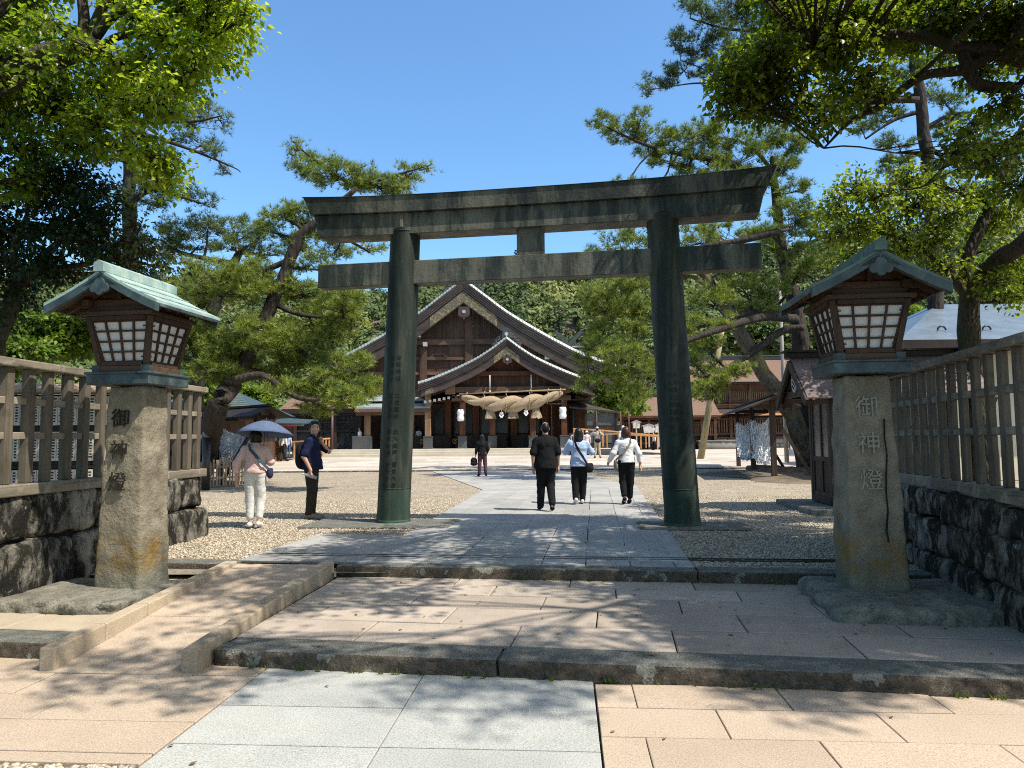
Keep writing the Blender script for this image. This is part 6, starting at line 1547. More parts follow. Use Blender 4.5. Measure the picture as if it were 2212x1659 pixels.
pads(t, 13.3, [(1850, 400, 50, 30), (1810, 440, 40, 30), (1890, 430, 50, 30), (1800, 500, 36, 30), (1850, 490, 50, 30), (1920, 480, 50, 34), (1980, 440, 50, 34), (1960, 380, 46, 26), (2030, 400, 50, 30), (2050, 460, 50, 34), (2110, 420, 50, 34), (2170, 460, 46, 36), (1880, 550, 46, 26), (1830, 560, 36, 20), (1950, 540, 46, 30), (2020, 520, 50, 30), (2120, 500, 46, 30), (2050, 580, 40, 26), (2190, 560, 40, 40), (2150, 610, 40, 24), (1780, 460, 24, 30), (2200, 640, 40, 30)], 80, tone=(.5, .26), **cl)
# crown beyond the frame: it shades the terrace and the gravel
SUNV = Vector((.584, -.337, 1.0))
def shade_pad(x, y, z, h, leaves, r):
    """a clump of the crown on the sun's side of a place the photo shows in shade"""
    c = Vector((x, y, z))+SUNV*(h-z)
    if c.y < .6: return False
    uu = c.x/c.y*F+1106; vv = 950-(c.z-1.62)/c.y*F
    if uu-r/c.y*F < 2260 and vv+r*.6/c.y*F > -60: return False
    t.leaf_pad(c, (r, r, r*.5), leaves, tone=(.4, .24), L=.105, W=.045); return True
def shade_wish(x, y):
    if y < 5.2: return 0 if x < -.9 else (.42 if x < .5 else .5)
    if y < 8.2: return (0 if x < -3.1 else .22 if x < -2.3 else .70 if x < 2.4 else 1.0)
    if y < 13: return .5 if x < 2.6 else .8
    return .5 if x > 2 else .15
k = 0
while k < 100:
    x, y = random.uniform(-3.3, 6.5), random.uniform(2.6, 15)
    if random.random() > shade_wish(x, y): continue
    if not shade_pad(x, y, .15, random.uniform(7.2, 8.2 if y > 8.3 else 11.5), 430, random.uniform(.55, .95)): 
        if random.random() < .9: continue
    k += 1
for k in range(48):
    x, y, z = random.uniform(2.9, 5.2), random.uniform(4.6, 10), random.uniform(.4, 3.2); shade_pad(x, y, z, random.uniform(6.5, 10.0), 700, 1.0)
t.limb([(10.8, 10.9, 4.6), (11.4, 5, 7.2), (10.8, -3, 8.5), (10.2, -12, 8.8)], [.26, .2, .15, .06])  # limb and clumps behind the camera, out of view, added to cut sky fill
for k in range(75):
    c = Vector((random.uniform(-6, 12), random.uniform(-12, -2.6), random.uniform(6.5, 11)))
    t.leaf_pad(c, (1.6, 1.6, .7), 330, tone=(.4, .24), L=.2, W=.085, attach=(10.6, c.y-.5, 8.6))
t.done(M['barkdark'], M['leafmid'])

# --- shrubs and small trees in the middle distance
def shrub(name, label, u, v, Y, ru, rv, tone, mat, dens=60, L=.22, grp='shrubs and small trees behind the court'):
    g = D(u, v, Y); t = Tree(name, label, 'shrub' if 'shrub' in name else 'tree', (g.x, Y, .25), grp)
    t.limb([(g.x, Y, .2), (g.x+.2, Y, max(.8, g.z*.6)), (g.x, Y, max(1.2, g.z))], [.16, .12, .05])
    for k in range(9):
        a = random.uniform(-1, 1); b = random.uniform(-.8, .8)
        c = D(u+ru*a*.75, v-rv*b*.8, Y+random.uniform(-1.2, 1.2)); t.leaf_pad(c, (ru*Y/F*.5, 1.0+ru*Y/F*.3, rv*Y/F*.42), int(dens*ru*rv/220), tone=tone, L=L, W=L*.42, droop=.2)
    t.done(M['barkdark'], M[mat])
random.seed(66)
shrub('round_shrub', 'bright yellow green shrub behind the roofed rack left of the shrine hall', 545, 860, 44, 65, 45, (.55, .25), 'shrub', 60, .3)
shrub('small_tree', 'small dark green tree left of the leaning pine trunk', 410, 830, 34, 60, 60, (.3, .2), 'shrub', 60, .26)
shrub('small_tree', 'sunny yellow green tree behind the far end of the left fence', 100, 720, 26, 110, 50, (.5, .25), 'shrub', 60, .2)
shrub('small_tree', 'green bush at the far left above the timber fence', 20, 770, 22, 60, 40, (.35, .25), 'shrub', 60, .17)
shrub('small_tree', 'pale green bush just right of the left lamp box', 230, 700, 30, 90, 60, (.4, .25), 'shrub', 60, .22)
shrub('round_shrub', 'bright shrub between the right lantern and the pale metal roof', 1985, 690, 34, 60, 50, (.55, .25), 'shrub', 60, .25)
shrub('small_tree', 'round tree crown at the far right above the metal roof', 2180, 600, 34, 80, 60, (.4, .25), 'shrub', 60, .25)
shrub('small_tree', 'green tree behind the tall two storey gate building', 1640, 740, 92, 160, 60, (.4, .25), 'forest', 60, .6)
shrub('small_tree', 'bushy tree between the shrine hall and the low gallery', 1320, 850, 66, 70, 50, (.45, .25), 'shrub', 60, .4)

# --- wooded hill
def ridge_v(u): return np.interp(u, [-700, 0, 350, 600, 760, 900, 1200, 1500, 1700, 1900, 2100, 2300, 2900], [560, 570, 592, 597, 616, 600, 575, 560, 530, 505, 470, 450, 430])
def hill_z(x, y):
    u = x/np.maximum(y, 1)*F+1106; top = (950-ridge_v(u))/F*215+1.62
    t = np.clip((y-98)/(215-98), 0, 1.25); s = t*t*(3-2*np.minimum(t, 1)); s = .72*np.sin(np.minimum(t, 1)*math.pi/2)+.28*s
    return .4+(top-5.5)*s-2.5
nx, ny = 130, 50
gx = np.linspace(-230, 250, nx); gy = np.linspace(96, 262, ny); X, Yg = np.meshgrid(gx, gy); Z = hill_z(X, Yg)
V = np.stack([X, Yg, Z], -1).reshape(-1, 3); ii = np.arange((ny-1)*nx).reshape(ny-1, nx)[:, :-1].ravel()
o = np_mesh('hill', V, np.stack([ii, ii+1, ii+nx+1, ii+nx], 1), 4, M['soil'], smooth=True); o['kind'] = 'structure'
cs = []
y = 99.0
while y < 232:
    step = 4.6+.010*(y-99)
    for x in np.arange(-.78*y, .82*y, step*1.05):
        cs.append((x+RNG.uniform(-1.8, 1.8), y+RNG.uniform(-1.8, 1.8)))
    y += step*.9
cs = np.array(cs); n = len(cs); rad = RNG.uniform(2.1, 4.3, n)*np.where(RNG.random(n) < .12, 1.35, 1.0)*np.where(cs[:, 1] > 190, .62, 1.0); con = (RNG.random(n) < .22) & (cs[:, 1] < 185)
hz_ = hill_z(cs[:, 0], cs[:, 1])+rad*.75; ctone = np.clip(RNG.normal(.45, .24, n), 0, 1)
Q = 300
d = rand_dirs(n*Q).reshape(n, Q, 3); d[..., 2] = np.abs(d[..., 2])*1.0-.25; d[..., 1] -= .35; d = unit(d)
rr = rad[:, None]*(1+.28*np.sin(d[..., 0]*5+ctone[:, None]*40)*np.cos(d[..., 2]*6+ctone[:, None]*23))*RNG.uniform(.82, 1.08, (n, Q))
zs = np.where(con, 1.7, .9)[:, None]; shr = np.where(con[:, None], .62*(1-.5*np.clip(d[..., 2], 0, 1)), 1.0)
P = np.stack([cs[:, None, 0]+d[..., 0]*rr*shr, cs[:, None, 1]+d[..., 1]*rr*shr, hz_[:, None]+d[..., 2]*rr*zs], -1).reshape(-1, 3)
nrm = unit(d.reshape(-1, 3)+rand_dirs(n*Q)*.55+np.array([0, 0, .25])); a = unit(np.cross(nrm, rand_dirs(n*Q))); b = np.cross(nrm, a)
sz = RNG.uniform(.24, .52, (n*Q, 1)); 
V = np.stack([P-a*sz, P-b*sz*.8, P+a*sz, P+b*sz*.8], 1).reshape(-1, 3)
tone = np.repeat(np.clip(np.repeat(ctone, Q)+RNG.normal(0, .12, n*Q)-np.repeat(con*.3, Q), 0, 1), 4)
o = np_mesh('forest', V, np.arange(len(V)).reshape(-1, 4), 4, M['forest'], attrs={'tone': tone}); o['kind'] = 'stuff'
# soil patch and roots at the right pines, moss at the left wall foot
mb = MB(); c = G(1720, 1030, .24); pts = [(c.x-2.6, c.y-3.0), (c.x+4.5, c.y-4.2), (c.x+7, c.y+1), (c.x+5, c.y+6), (c.x-1.5, c.y+6), (c.x-3.2, c.y+1.5)]
nn = 26; vs = [(c.x+1, c.y+.5, .40)]; fs = []
for r, z in ((.45, .38), (.8, .30), (1.0, .226)):
    for k in range(nn):
        a = 2*math.pi*k/nn; w = 1+.16*math.sin(3*a+1)+.1*math.sin(5*a); vs.append((c.x+1+4.2*r*w*math.cos(a), c.y+.5+4.6*r*w*math.sin(a), z+.03*math.sin(4*a)))
for k in range(nn):
    k2 = (k+1) % nn; fs.append((0, 1+k, 1+k2))
    for q in range(2): fs.append((1+q*nn+k, 1+(q+1)*nn+k, 1+(q+1)*nn+k2, 1+q*nn+k2))
mb.add(vs, fs, True); struct(mb.build('soil_patch', M['soil']))
for i, (u, v, s) in enumerate(((1650, 1015, .9), (1690, 1022, 1.1), (1725, 1024, 1.0), (1770, 1030, .8))):
    g = G(u, v, .28); rk = thing('mossy_root', ['low mossy root left of the leaning pine', 'broad mossy root between the rack posts', 'mossy root below the pale pine trunk', 'grey root beside the guard hut'][i], 'root', (g.x, g.y, .24))
    mb = MB(); mb.rough((0, 0, .06), (1.6*s, .8*s, .34*s), .12, .12, 70+i, .9, 1.4, .3*i); mb.build('root', M['soil'], rk)
mb = MB(); g = G(430, 1052, .24)
vs = [(g.x+2.3*math.cos(a*.3)-1.0, g.y+1.2+2.2*math.sin(a*.3), .237) for a in range(21)]; mb.add(vs, [tuple(range(21))]); struct(mb.build('soil_bed', M['soil']))
mb = MB()
for k in range(16): 
    y = 6.6+1.5*k/16; mb.rough((-4.72+jit(.05), y, .115), (.22, .16, .05), .05, .03, 90+k, .9, 4)
o = mb.build('moss', M['moss']); o['kind'] = 'stuff'

# fallen leaves lying on the paving and gravel
n = 420; P = []
while len(P) < n:
    x, y = random.uniform(-5, 6), random.uniform(3.2, 15)
    if abs(x) > .7*y: continue
    k1 = K1(0, 0).y-math.tan(R(8.75))*(x-K1(0, 0).x); k2 = K2(0, 0).y-math.tan(R(8.1))*(x-K2(0, 0).x)
    if abs(y-k1) < .12 or abs(y-k2) < .12 or (-3.5 < x < -1.9 and y < 8.7): continue
    if random.random() > (.35 if y < k1 else .8 if y < k2 else 1): continue
    P.append((x, y, (.006 if y < k1 else .127 if y < k2 else .262)))
P = np.array(P); V, Fc, T = leaf_arrays(P, rand_dirs(n)*np.array([1, 1, .15]), RNG.uniform(0, 1, n), .055, .014, 0.0)
V[:, 2] = np.repeat(P[:, 2], 4)+np.abs(V[:, 2]-np.repeat(P[:, 2], 4))*.25
o = np_mesh('fallen_leaves', V, Fc, 3, M['litter'], attrs={'tone': T}); o['kind'] = 'stuff'
# weeds in the joint at the foot of the kerbs and walls
Ps = []; Ds = []
for k in range(60):
    s = random.choice((random.uniform(-2.1, 5), random.uniform(-2.1, 3.5))); p = K1(s, -.015) if random.random() < .5 else K2(random.uniform(-2, 3.5), -.012, .12)
    for q in range(random.randint(1, 4)): Ps.append((p.x+jit(.03), p.y-abs(jit(.01)), p.z)); Ds.append((jit(.4), -.3+jit(.2), 1))
P = np.array(Ps); V, Fc, T = needle_arrays(P, unit(np.array(Ds)), RNG.uniform(.2, .8, len(P)), .05, 5, .7, .003)
o = np_mesh('weeds', V, Fc, 3, M['shrub'], attrs={'tone': T}); o['kind'] = 'stuff'
# ------------------------------------------------------------------ people: bodies and clothes grown from blended volumes
def surface_net(f, origin, h):
    nx, ny, nz = f.shape; s = f < 0
    c = np.zeros((nx-1, ny-1, nz-1), np.int8)
    for i in (0, 1):
        for j in (0, 1):
            for k in (0, 1): c += s[i:nx-1+i, j:ny-1+j, k:nz-1+k]
    act = (c > 0) & (c < 8); idx = -np.ones(c.shape, np.int32); cells = np.argwhere(act); idx[act] = np.arange(len(cells))
    acc = np.zeros((len(cells), 3)); cnt = np.zeros((len(cells), 1))
    corners = [(i, j, k) for i in (0, 1) for j in (0, 1) for k in (0, 1)]
    for a in corners:
        for ax in range(3):
            if a[ax] == 1: continue
            b = list(a); b[ax] = 1
            fa = f[cells[:, 0]+a[0], cells[:, 1]+a[1], cells[:, 2]+a[2]]; fb = f[cells[:, 0]+b[0], cells[:, 1]+b[1], cells[:, 2]+b[2]]
            m = (fa < 0) != (fb < 0); t = np.where(m, fa/np.where(np.abs(fa-fb) < 1e-12, 1, fa-fb), 0)
            p = np.tile(np.array(a, float), (len(cells), 1)); p[:, ax] += t
            acc += np.where(m[:, None], p, 0); cnt += m[:, None]
    V = (cells+acc/cnt)*h+origin; Q = []
    for ax in range(3):
        sl0 = [slice(None)]*3; sl1 = [slice(None)]*3; sl0[ax] = slice(0, -1); sl1[ax] = slice(1, None)
        e = np.argwhere(s[tuple(sl0)] != s[tuple(sl1)]); o1, o2 = [(1, 2), (2, 0), (0, 1)][ax]
        ok = (e[:, o1] > 0) & (e[:, o2] > 0) & (e[:, o1] < f.shape[o1]-1) & (e[:, o2] < f.shape[o2]-1); e = e[ok]
        def cell(d1, d2):
            q = e.copy(); q[:, o1] -= d1; q[:, o2] -= d2; return idx[q[:, 0], q[:, 1], q[:, 2]]
        q = np.stack([cell(1, 1), cell(0, 1), cell(0, 0), cell(1, 0)], 1); ins = s[e[:, 0], e[:, 1], e[:, 2]]
        q[~ins] = q[~ins][:, ::-1]; Q.append(q)
    return V, np.concatenate(Q)
def cap(a, b, ra, rb, fl=None, fk=1.0): return ('c', np.array(a, float), np.array(b, float), ra, rb, fl, fk)
def ell(c, r, ry=0.0): return ('e', np.array(c, float), np.array(r, float), ry)
def cut_below(z): return ('zb', z)
def blob(prims, h, k=.03, wrinkle=0.0, seed=0):
    lo = np.full(3, 1e9); hi = -lo
    for p in prims:
        if p[0] == 'c': r = max(p[3], p[4]); lo = np.minimum(lo, np.minimum(p[1], p[2])-r); hi = np.maximum(hi, np.maximum(p[1], p[2])+r)
        elif p[0] == 'e': r = p[2].max(); lo = np.minimum(lo, p[1]-r); hi = np.maximum(hi, p[1]+r)
    lo -= 3*h+.02; hi += 3*h+.02; n = np.ceil((hi-lo)/h).astype(int)+1
    ax = [lo[i]+h*np.arange(n[i]) for i in range(3)]; f = np.full(tuple(n), .5)
    for p in prims:
        if p[0] == 'c': r = max(p[3], p[4]); a = np.minimum(p[1], p[2])-r; b = np.maximum(p[1], p[2])+r
        elif p[0] == 'e': r = p[2].max(); a = p[1]-r; b = p[1]+r
        else: continue
        i0 = np.maximum(((a-lo-k*1.5)/h).astype(int)-1, 0); i1 = np.minimum(((b-lo+k*1.5)/h).astype(int)+2, n)
        X_, Y_, Z_ = np.meshgrid(*[ax[i][i0[i]:i1[i]] for i in range(3)], indexing='ij'); P = np.stack([X_, Y_, Z_], -1)
        if p[0] == 'c':
            A, B = p[1], p[2]
            if p[5] is not None:
                fl = np.array(p[5], float); fl /= np.linalg.norm(fl); P = P+(p[6]-1)*((P-A)@fl)[..., None]*fl; B = B+(p[6]-1)*((B-A)@fl)*fl
            ab = B-A; t = np.clip(((P-A)@ab)/max(ab@ab, 1e-9), 0, 1); d = np.linalg.norm(P-A-t[..., None]*ab, axis=-1)-(p[3]+(p[4]-p[3])*t)
        else:
            q = P-p[1]
            if p[3]: ca, sa = math.cos(p[3]), math.sin(p[3]); q = np.stack([q[..., 0]*ca+q[..., 1]*sa, -q[..., 0]*sa+q[..., 1]*ca, q[..., 2]], -1)
            k0 = np.linalg.norm(q/p[2], axis=-1); k1 = np.linalg.norm(q/(p[2]**2), axis=-1); d = k0*(k0-1)/np.maximum(k1, 1e-6)
        sl = tuple(slice(i0[i], i1[i]) for i in range(3)); o = f[sl]; hh = np.maximum(k-np.abs(o-d), 0)/k; f[sl] = np.minimum(o, d)-hh*hh*k*.25
    for p in prims:
        if p[0] == 'zb': f = np.maximum(f, (p[1]-ax[2])[None, None, :])
        if p[0] == 'za': f = np.maximum(f, (ax[2]-p[1])[None, None, :])
        if p[0] == 'yb': f = np.maximum(f, (p[1]-ax[1])[None, :, None])
    V, Q = surface_net(f, lo, h)
    if wrinkle:
        o = np.array([noise.noise(Vector((v[0]*9+seed, v[1]*9, v[2]*13)))+.5*noise.noise(Vector((v[0]*22+seed, v[1]*22, v[2]*26))) for v in V])
        g = unit(V-np.array([V[:, 0].mean(), V[:, 1].mean(), 0])*np.array([1, 1, 0])-np.stack([0*V[:, 0], 0*V[:, 0], V[:, 2]], 1)); V = V+g*(o*wrinkle)[:, None]
    return V, Q
def a3(p): return np.array(p, float)
def person(label, pos, yaw, H, pose={}, top=None, bottom=None, shoes='black', hair=None, h=.011, skin='skin', sleeve=1.0, face=False, headyaw=0.0, top_hem=.90, baggy=1.0, hat=None, skirt=None, fing=True, calf=.07, wide=1.0):
    P = dict(pel=(0, 0, .95), chest=(0, .005, 1.28), neck=(0, 0, 1.42), head=(0, .02, 1.585),
             shl=(-.175, 0, 1.345), shr=(.175, 0, 1.345), ell=(-.225, -.03, 1.10), elr=(.225, -.03, 1.10), wrl=(-.24, .03, .86), wrr=(.24, .03, .86),
             hpl=(-.085, 0, .91), hpr=(.085, 0, .91), knl=(-.09, .015, .49), knr=(.09, .015, .49), anl=(-.085, 0, .085), anr=(.085, 0, .085), tol=(-.095, .16, .03), tor=(.095, .16, .03), hdl=None, hdr=None, curl=.5)
    P.update(pose); J = {k_: (a3(v) if v is not None and k_ != 'curl' else v) for k_, v in P.items()}; W = wide
    T = thing('person', label, 'person', pos, yaw); T.scale = (H/1.70,)*3
    hy = headyaw; ca, sa = math.cos(hy), math.sin(hy); hd = J['head']
    hx = lambda x, y, z: hd+np.array([x*ca-y*sa, x*sa+y*ca, z])
    B = [ell(hd+[0, 0, .02], (.074, .094, .098), hy), ell(hx(0, .025, -.055), (.056, .068, .062), hy), cap(hx(0, -.02, -.07), J['neck']-[0, 0, .02], .050, .056)]
    if face: B += [cap(hx(0, .098, .0), hx(0, .108, -.032), .010, .015), ell(hx(.076, 0, -.01), (.012, .022, .032), hy), ell(hx(-.076, 0, -.01), (.012, .022, .032), hy), ell(hx(0, .094, -.062), (.024, .012, .010), hy), ell(hx(.04, .07, -.03), (.03, .03, .03), hy), ell(hx(-.04, .07, -.03), (.03, .03, .03), hy), ell(hx(0, .08, -.095), (.028, .022, .02), hy)]
    else: B += [ell(hx(.075, 0, -.01), (.012, .02, .03), hy), ell(hx(-.075, 0, -.01), (.012, .02, .03), hy), cap(hx(0, .095, .0), hx(0, .104, -.03), .010, .014)]
    ch, pl = J['chest'], J['pel']
    B += [ell(ch, (.145*W, .095, .17)), cap(ch, pl, .10*W, .115*W, (0, 1, 0), 1.25), ell(pl, (.14*W, .105, .11))]
    for s in 'lr':
        sx = -1 if s == 'l' else 1; sh, el, wr = J['sh'+s], J['el'+s], J['wr'+s]; hp, kn, an, to = J['hp'+s], J['kn'+s], J['an'+s], J['to'+s]
        B += [cap(sh*.6+ch*.4*np.array([1, 1, 1])+[0, 0, 0], sh, .06, .058), cap(sh, el, .050, .040), cap(el, wr, .040, .027)]
        d = wr-el; d = d/np.linalg.norm(d); hdr_ = J['hd'+s] if J['hd'+s] is not None else d; hdr_ = hdr_/np.linalg.norm(hdr_)
        side = np.cross(hdr_, [0, 1, 0]) if abs(hdr_[1]) < .8 else np.array([1., 0, 0]); side = side/np.linalg.norm(side); nrm = np.cross(side, hdr_)
        palm = np.cross(hdr_, np.array([sx*1., 0, 0])); palm = palm/max(np.linalg.norm(palm), 1e-6) if np.linalg.norm(palm) > .2 else nrm
        lat = np.cross(hdr_, palm); cu = P['curl']
        B += [cap(wr, wr+hdr_*.075, .026, .032, palm, 1.7)]
        if fing:
            ml = sx
            for q in range(4):
                o = wr+hdr_*.078+palm*(.0245-.0165*q); ln = (.066, .078, .072, .056)[q]; inn = -lat*0+np.array([-sx, 0, 0])*.0
                bend = np.array([-sx*1., .2, 0])*cu
                m = o+(hdr_+bend*.35)/np.linalg.norm(hdr_+bend*.35)*ln*.55; e = m+(hdr_*(1-.6*cu)+bend)/np.linalg.norm(hdr_*(1-.6*cu)+bend)*ln*.5
                B += [cap(o, m, .0095, .009), cap(m, e, .009, .0075)]
            o = wr+hdr_*.022+palm*.022; m = o+(palm*.8+hdr_*.6+np.array([-sx*.35, 0, 0]))*.032; B += [cap(o, m, .012, .0105), cap(m, m+(hdr_+palm*.25)*.028, .0105, .0085)]
        B += [cap(hp, kn, .080*W, .054), cap(kn, an, .054, .036), ell(kn*.65+an*.35+[0, -.010, 0], (.043, .045, .09)), cap(an-[0, .02, .03], to+[0, 0, .01], .036, .030)]
    V, Q = blob(B, h, .028)
    def piece(name, prims, mat, k=.03, wr=0.0, hh=None, parent=T):
        V, Q = blob(prims, hh or h, k, wr, random.uniform(0, 50)); return np_mesh(name, V, Q, 4, mat, parent, True)
    body = np_mesh('body', V, Q, 4, M[skin], T, True)
    g = baggy
    if bottom:
        Pn = []
        if skirt:
            Pn = [cap(pl+[0, 0, .08], (pl[0], pl[1], skirt), .125, .24, (0, 1, 0), 1.15), cut_below(skirt)]
        else:
            Pn = [ell(pl+[0, -.005, 0], (.158*W*g, .125, .13)), cap(pl, pl+[0, 0, .07], .128*W, .118*W, (0, 1, 0), 1.2)]
            for s in 'lr':
                hp, kn, an = J['hp'+s], J['kn'+s], J['an'+s]; e = an+(kn-an)*calf
                Pn += [cap(hp, kn, .092*W*g, .070*g), cap(kn, e, .070*g, .056*g), ell(hp+[0, -.045, .02], (.078*W, .08, .085))]
        piece('skirt' if skirt else 'trousers', Pn, M[bottom], .025, .008)
    if top:
        hem = top_hem; Tn = [ell(ch+[0, 0, -.01], (.165*W*g, .118*g, .175)), cap(ch-[0, 0, .05], (pl[0], pl[1], hem), .125*W*g, .168*W*g, (0, 1, 0), 1.18), ('zb', hem-.015), cap(ch+[0, 0, .09], J['neck']-[0, 0, .0], .085, .062)]
        for s in 'lr':
            sh, el, wr = J['sh'+s], J['el'+s], J['wr'+s]
            Tn += [cap(ch*.45+sh*.55+[0, 0, -.02], sh, .080, .062), cap(J['neck']+[0, 0, -.015], sh+[0, 0, .008], .054, .052)]
            if sleeve <= .5: Tn += [cap(sh, sh+(el-sh)*(sleeve*2), .063, .066*g**.5)]
            else: Tn += [cap(sh, el, .062, .056*g), cap(el, el+(wr-el)*((sleeve-.5)*2*.97), .056*g, .042*g)]
        piece('shirt', Tn, M[top], .035, .010)
    for s in 'lr':
        an, to = J['an'+s], J['to'+s]; d = to-an; heel = an-d/np.linalg.norm(d)*.055-[0, 0, .035]
        piece('shoe', [cap(heel, to, .042, .037), cap(an-[0, 0, .02], an*.5+to*.5-[0, 0, .0], .044, .040), ell(to, (.046, .07, .034), 0)], M[shoes], .02)
    if hair:
        style, hm = hair; hr = [ell(hx(0, -.012, .035), (.083, .100, .095), hy), ell(hx(0, -.045, -.01), (.078, .072, .085), hy)]
        if style == 'short': hr += [('yface', 0)]
        if style == 'crop': hr = [ell(hx(0, -.032, .018), (.0775, .084, .088), hy), ell(hx(0, -.045, -.02), (.074, .062, .07), hy)]
        if style == 'bob': hr += [ell(hx(0, -.03, -.04), (.098, .085, .10), hy), cap(hx(-.06, -.02, .0), hx(-.075, .0, -.10), .042, .03), cap(hx(.06, -.02, .0), hx(.075, .0, -.10), .042, .03)]
        if style == 'long': hr += [cap(hx(0, -.05, .0), hx(0, -.085, -.22), .082, .07, (0, 1, 0), 1.5), cap(hx(-.06, -.02, 0), hx(-.085, -.03, -.23), .04, .03), cap(hx(.06, -.02, 0), hx(.085, -.03, -.25), .04, .03), cap(hx(.01, -.07, -.15), hx(-.02, -.10, -.31), .065, .03, (0, 1, 0), 1.6)]
        if style == 'swept': hr = [ell(hx(0, -.018, .040), (.083, .100, .092), hy), ell(hx(0, -.05, -.01), (.078, .062, .085), hy), cap(hx(-.045, .062, .088), hx(.05, .058, .092), .028, .03), cap(hx(-.078, -.0, .03), hx(-.078, .02, -.02), .018, .010), cap(hx(.078, 0, .03), hx(.078, .02, -.02), .018, .010)]
        hr = [p for p in hr if p[0] != 'yface']
        V, Q = blob(hr, min(h, .010), .03, .006, random.uniform(0, 50)); np_mesh('hair', V, Q, 4, M[hm], T, True)
    if hat:
        V, Q = blob([ell(hx(0, -.01, .05), (.088, .105, .085), hy), cap(hx(-.03, .09, .055), hx(.03, .09, .055), .04, .04, (0, 0, 1), 4) if hat[0] == 'cap' else ell(hx(0, 0, .02), (.14, .15, .022), hy)], h, .02); np_mesh('hat', V, Q, 4, M[hat[1]], T, True)
    if face:
        ft = MB()
        def fp(x, y, z): return tuple(hx(x, y, z))
        for sx in (-1, 1):
            ft.tube([fp(sx*.018, .093, .006), fp(sx*.032, .092, .009), fp(sx*.047, .083, .004)], [.003, .0048, .003], 6)
            ft.tube([fp(sx*.016, .098, .028), fp(sx*.035, .095, .033), fp(sx*.053, .080, .027)], [.0035, .005, .003], 6)
        ft.build('eyes', M['hair'], body)
        ft = MB(); ft.tube([fp(-.026, .098, -.060), fp(0, .108, -.065), fp(.026, .098, -.060)], [.003, .0055, .003], 6); ft.build('lips', M['lips'], body)
    return T, J
M['lips'] = m_plain('lips', (.30, .11, .09, 1), .5)
def held(name, label, cat, owner, prims=None, mat=None, mb=None, h=.01, k=.02, wr=.0, part=None):
    """a carried thing: own top-level object sharing the carrier's frame"""
    t = thing(name, label, cat, owner.location, owner.rotation_euler.z); t.scale = owner.scale
    if prims: V, Q = blob(prims, h, k, wr, 3); np_mesh(part or 'body', V, Q, 4, M[mat], t, True)
    if mb: mb.build(part or 'strap', M[mat], t)
    return t
def strap_on(t, pts, w, mat, name='strap'):
    mb = MB(); P = [Vector(p) for p in pts]
    for i in range(len(P)-1):
        a, b = P[i], P[i+1]; ctr = Vector((0, 0, (a.z+b.z)/2)); n = ((a+b)/2-ctr).normalized(); d = (b-a).normalized(); x = d.cross(n).normalized()*w/2
        mb.add([a-x, a+x, b+x, b-x, a-x-n*.008, a+x-n*.008, b+x-n*.008, b-x-n*.008], [(0, 1, 2, 3), (7, 6, 5, 4), (0, 4, 5, 1), (1, 5, 6, 2), (2, 6, 7, 3), (3, 7, 4, 0)])
    mb.build(name, M[mat], t)
random.seed(99)
gz = .24
def at(u, v, z=gz): p = G(u, v, z); return (p.x, p.y, z)
# 1 woman with umbrella
A = at(549, 1141); A = (A[0], A[1], .236)
T1, J = person('woman in a pink blouse and white trousers walking away under a blue umbrella', A, R(4), 1.60,
   dict(ell=(-.30, -.05, 1.10), wrl=(-.315, .0, .84), elr=(.25, .02, 1.13), wrr=(.19, .22, 1.22), hdr=(-.2, .3, .9), knl=(-.085, .05, .49), anl=(-.08, .03, .085), tol=(-.085, .19, .035), knr=(.085, .07, .5), anr=(.07, .01, .10), tor=(.06, .17, .04), chest=(0, .0, 1.27), curl=.9),
   'pinkcloth', 'trouserwhite', 'shoewhite', ('bob', 'hair'), .010, baggy=1.16, top_hem=.955, calf=.28)
t = held('shoulder_bag', 'small dark navy shoulder bag at the hip of the woman with the umbrella', 'bag', T1, [ell((.25, .0, .93), (.055, .075, .09)), cap((.24, -.03, .99), (.26, .06, .99), .03, .03)], 'bagnavy', h=.009)
strap_on(t, [(.245, -.03, 1.0), (.17, -.15, 1.10), (.06, -.165, 1.23), (-.06, -.135, 1.35), (-.10, -.07, 1.435), (-.11, .02, 1.44)], .045, 'strapteal')
U_ = thing('umbrella', 'open blue umbrella held over the woman in the pink blouse', 'umbrella', (A[0]+.12, A[1]+.10, gz+1.60), R(10)); U_.rotation_euler = (R(-7), R(3), R(12))
mb = MB(); n = 8; vs = [(0, 0, .13)]; rings = 5; fs = []
for i in range(1, rings+1):
    f = i/rings; z = .13-.24*f**1.7
    for k in range(n*4):
        a = 2*math.pi*k/(n*4); ph = (k % 4)/4; sc_ = 1-.055*math.sin(math.pi*ph)*f; vs.append((.475*f*sc_*math.cos(a), .475*f*sc_*math.sin(a), z+.012*math.sin(math.pi*ph)*f*f))
m = n*4
for k in range(m):
    fs.append((0, 1+k, 1+(k+1) % m))
    for i in range(rings-1): fs.append((1+i*m+k, 1+(i+1)*m+k, 1+(i+1)*m+(k+1) % m, 1+i*m+(k+1) % m))
mb.add(vs, fs, True); o = mb.build('canopy', M['umbrella'], U_); sdm = o.modifiers.new('thick', 'SOLIDIFY'); sdm.thickness = .003
mb = MB(); mb.tube([(0, 0, .17), (0, 0, -.42)], .007, 8); mb.tube([(0, 0, .13), (0, 0, .165)], .010, 8); mb.build('shaft', M['metal'], U_)
for k in range(n):
    a = 2*math.pi*k/n; mb = MB(); mb.tube([(.475*f*math.cos(a), .475*f*math.sin(a), .127-.24*f**1.7) for f in (0.02, .25, .5, .75, 1)], .004, 5); mb.build('rib', M['metal'], U_)
mb = MB(); mb.tube([(0, 0, -.42), (0, 0, -.50)], .014, 8); mb.build('handle', M['bagblack'], U_)
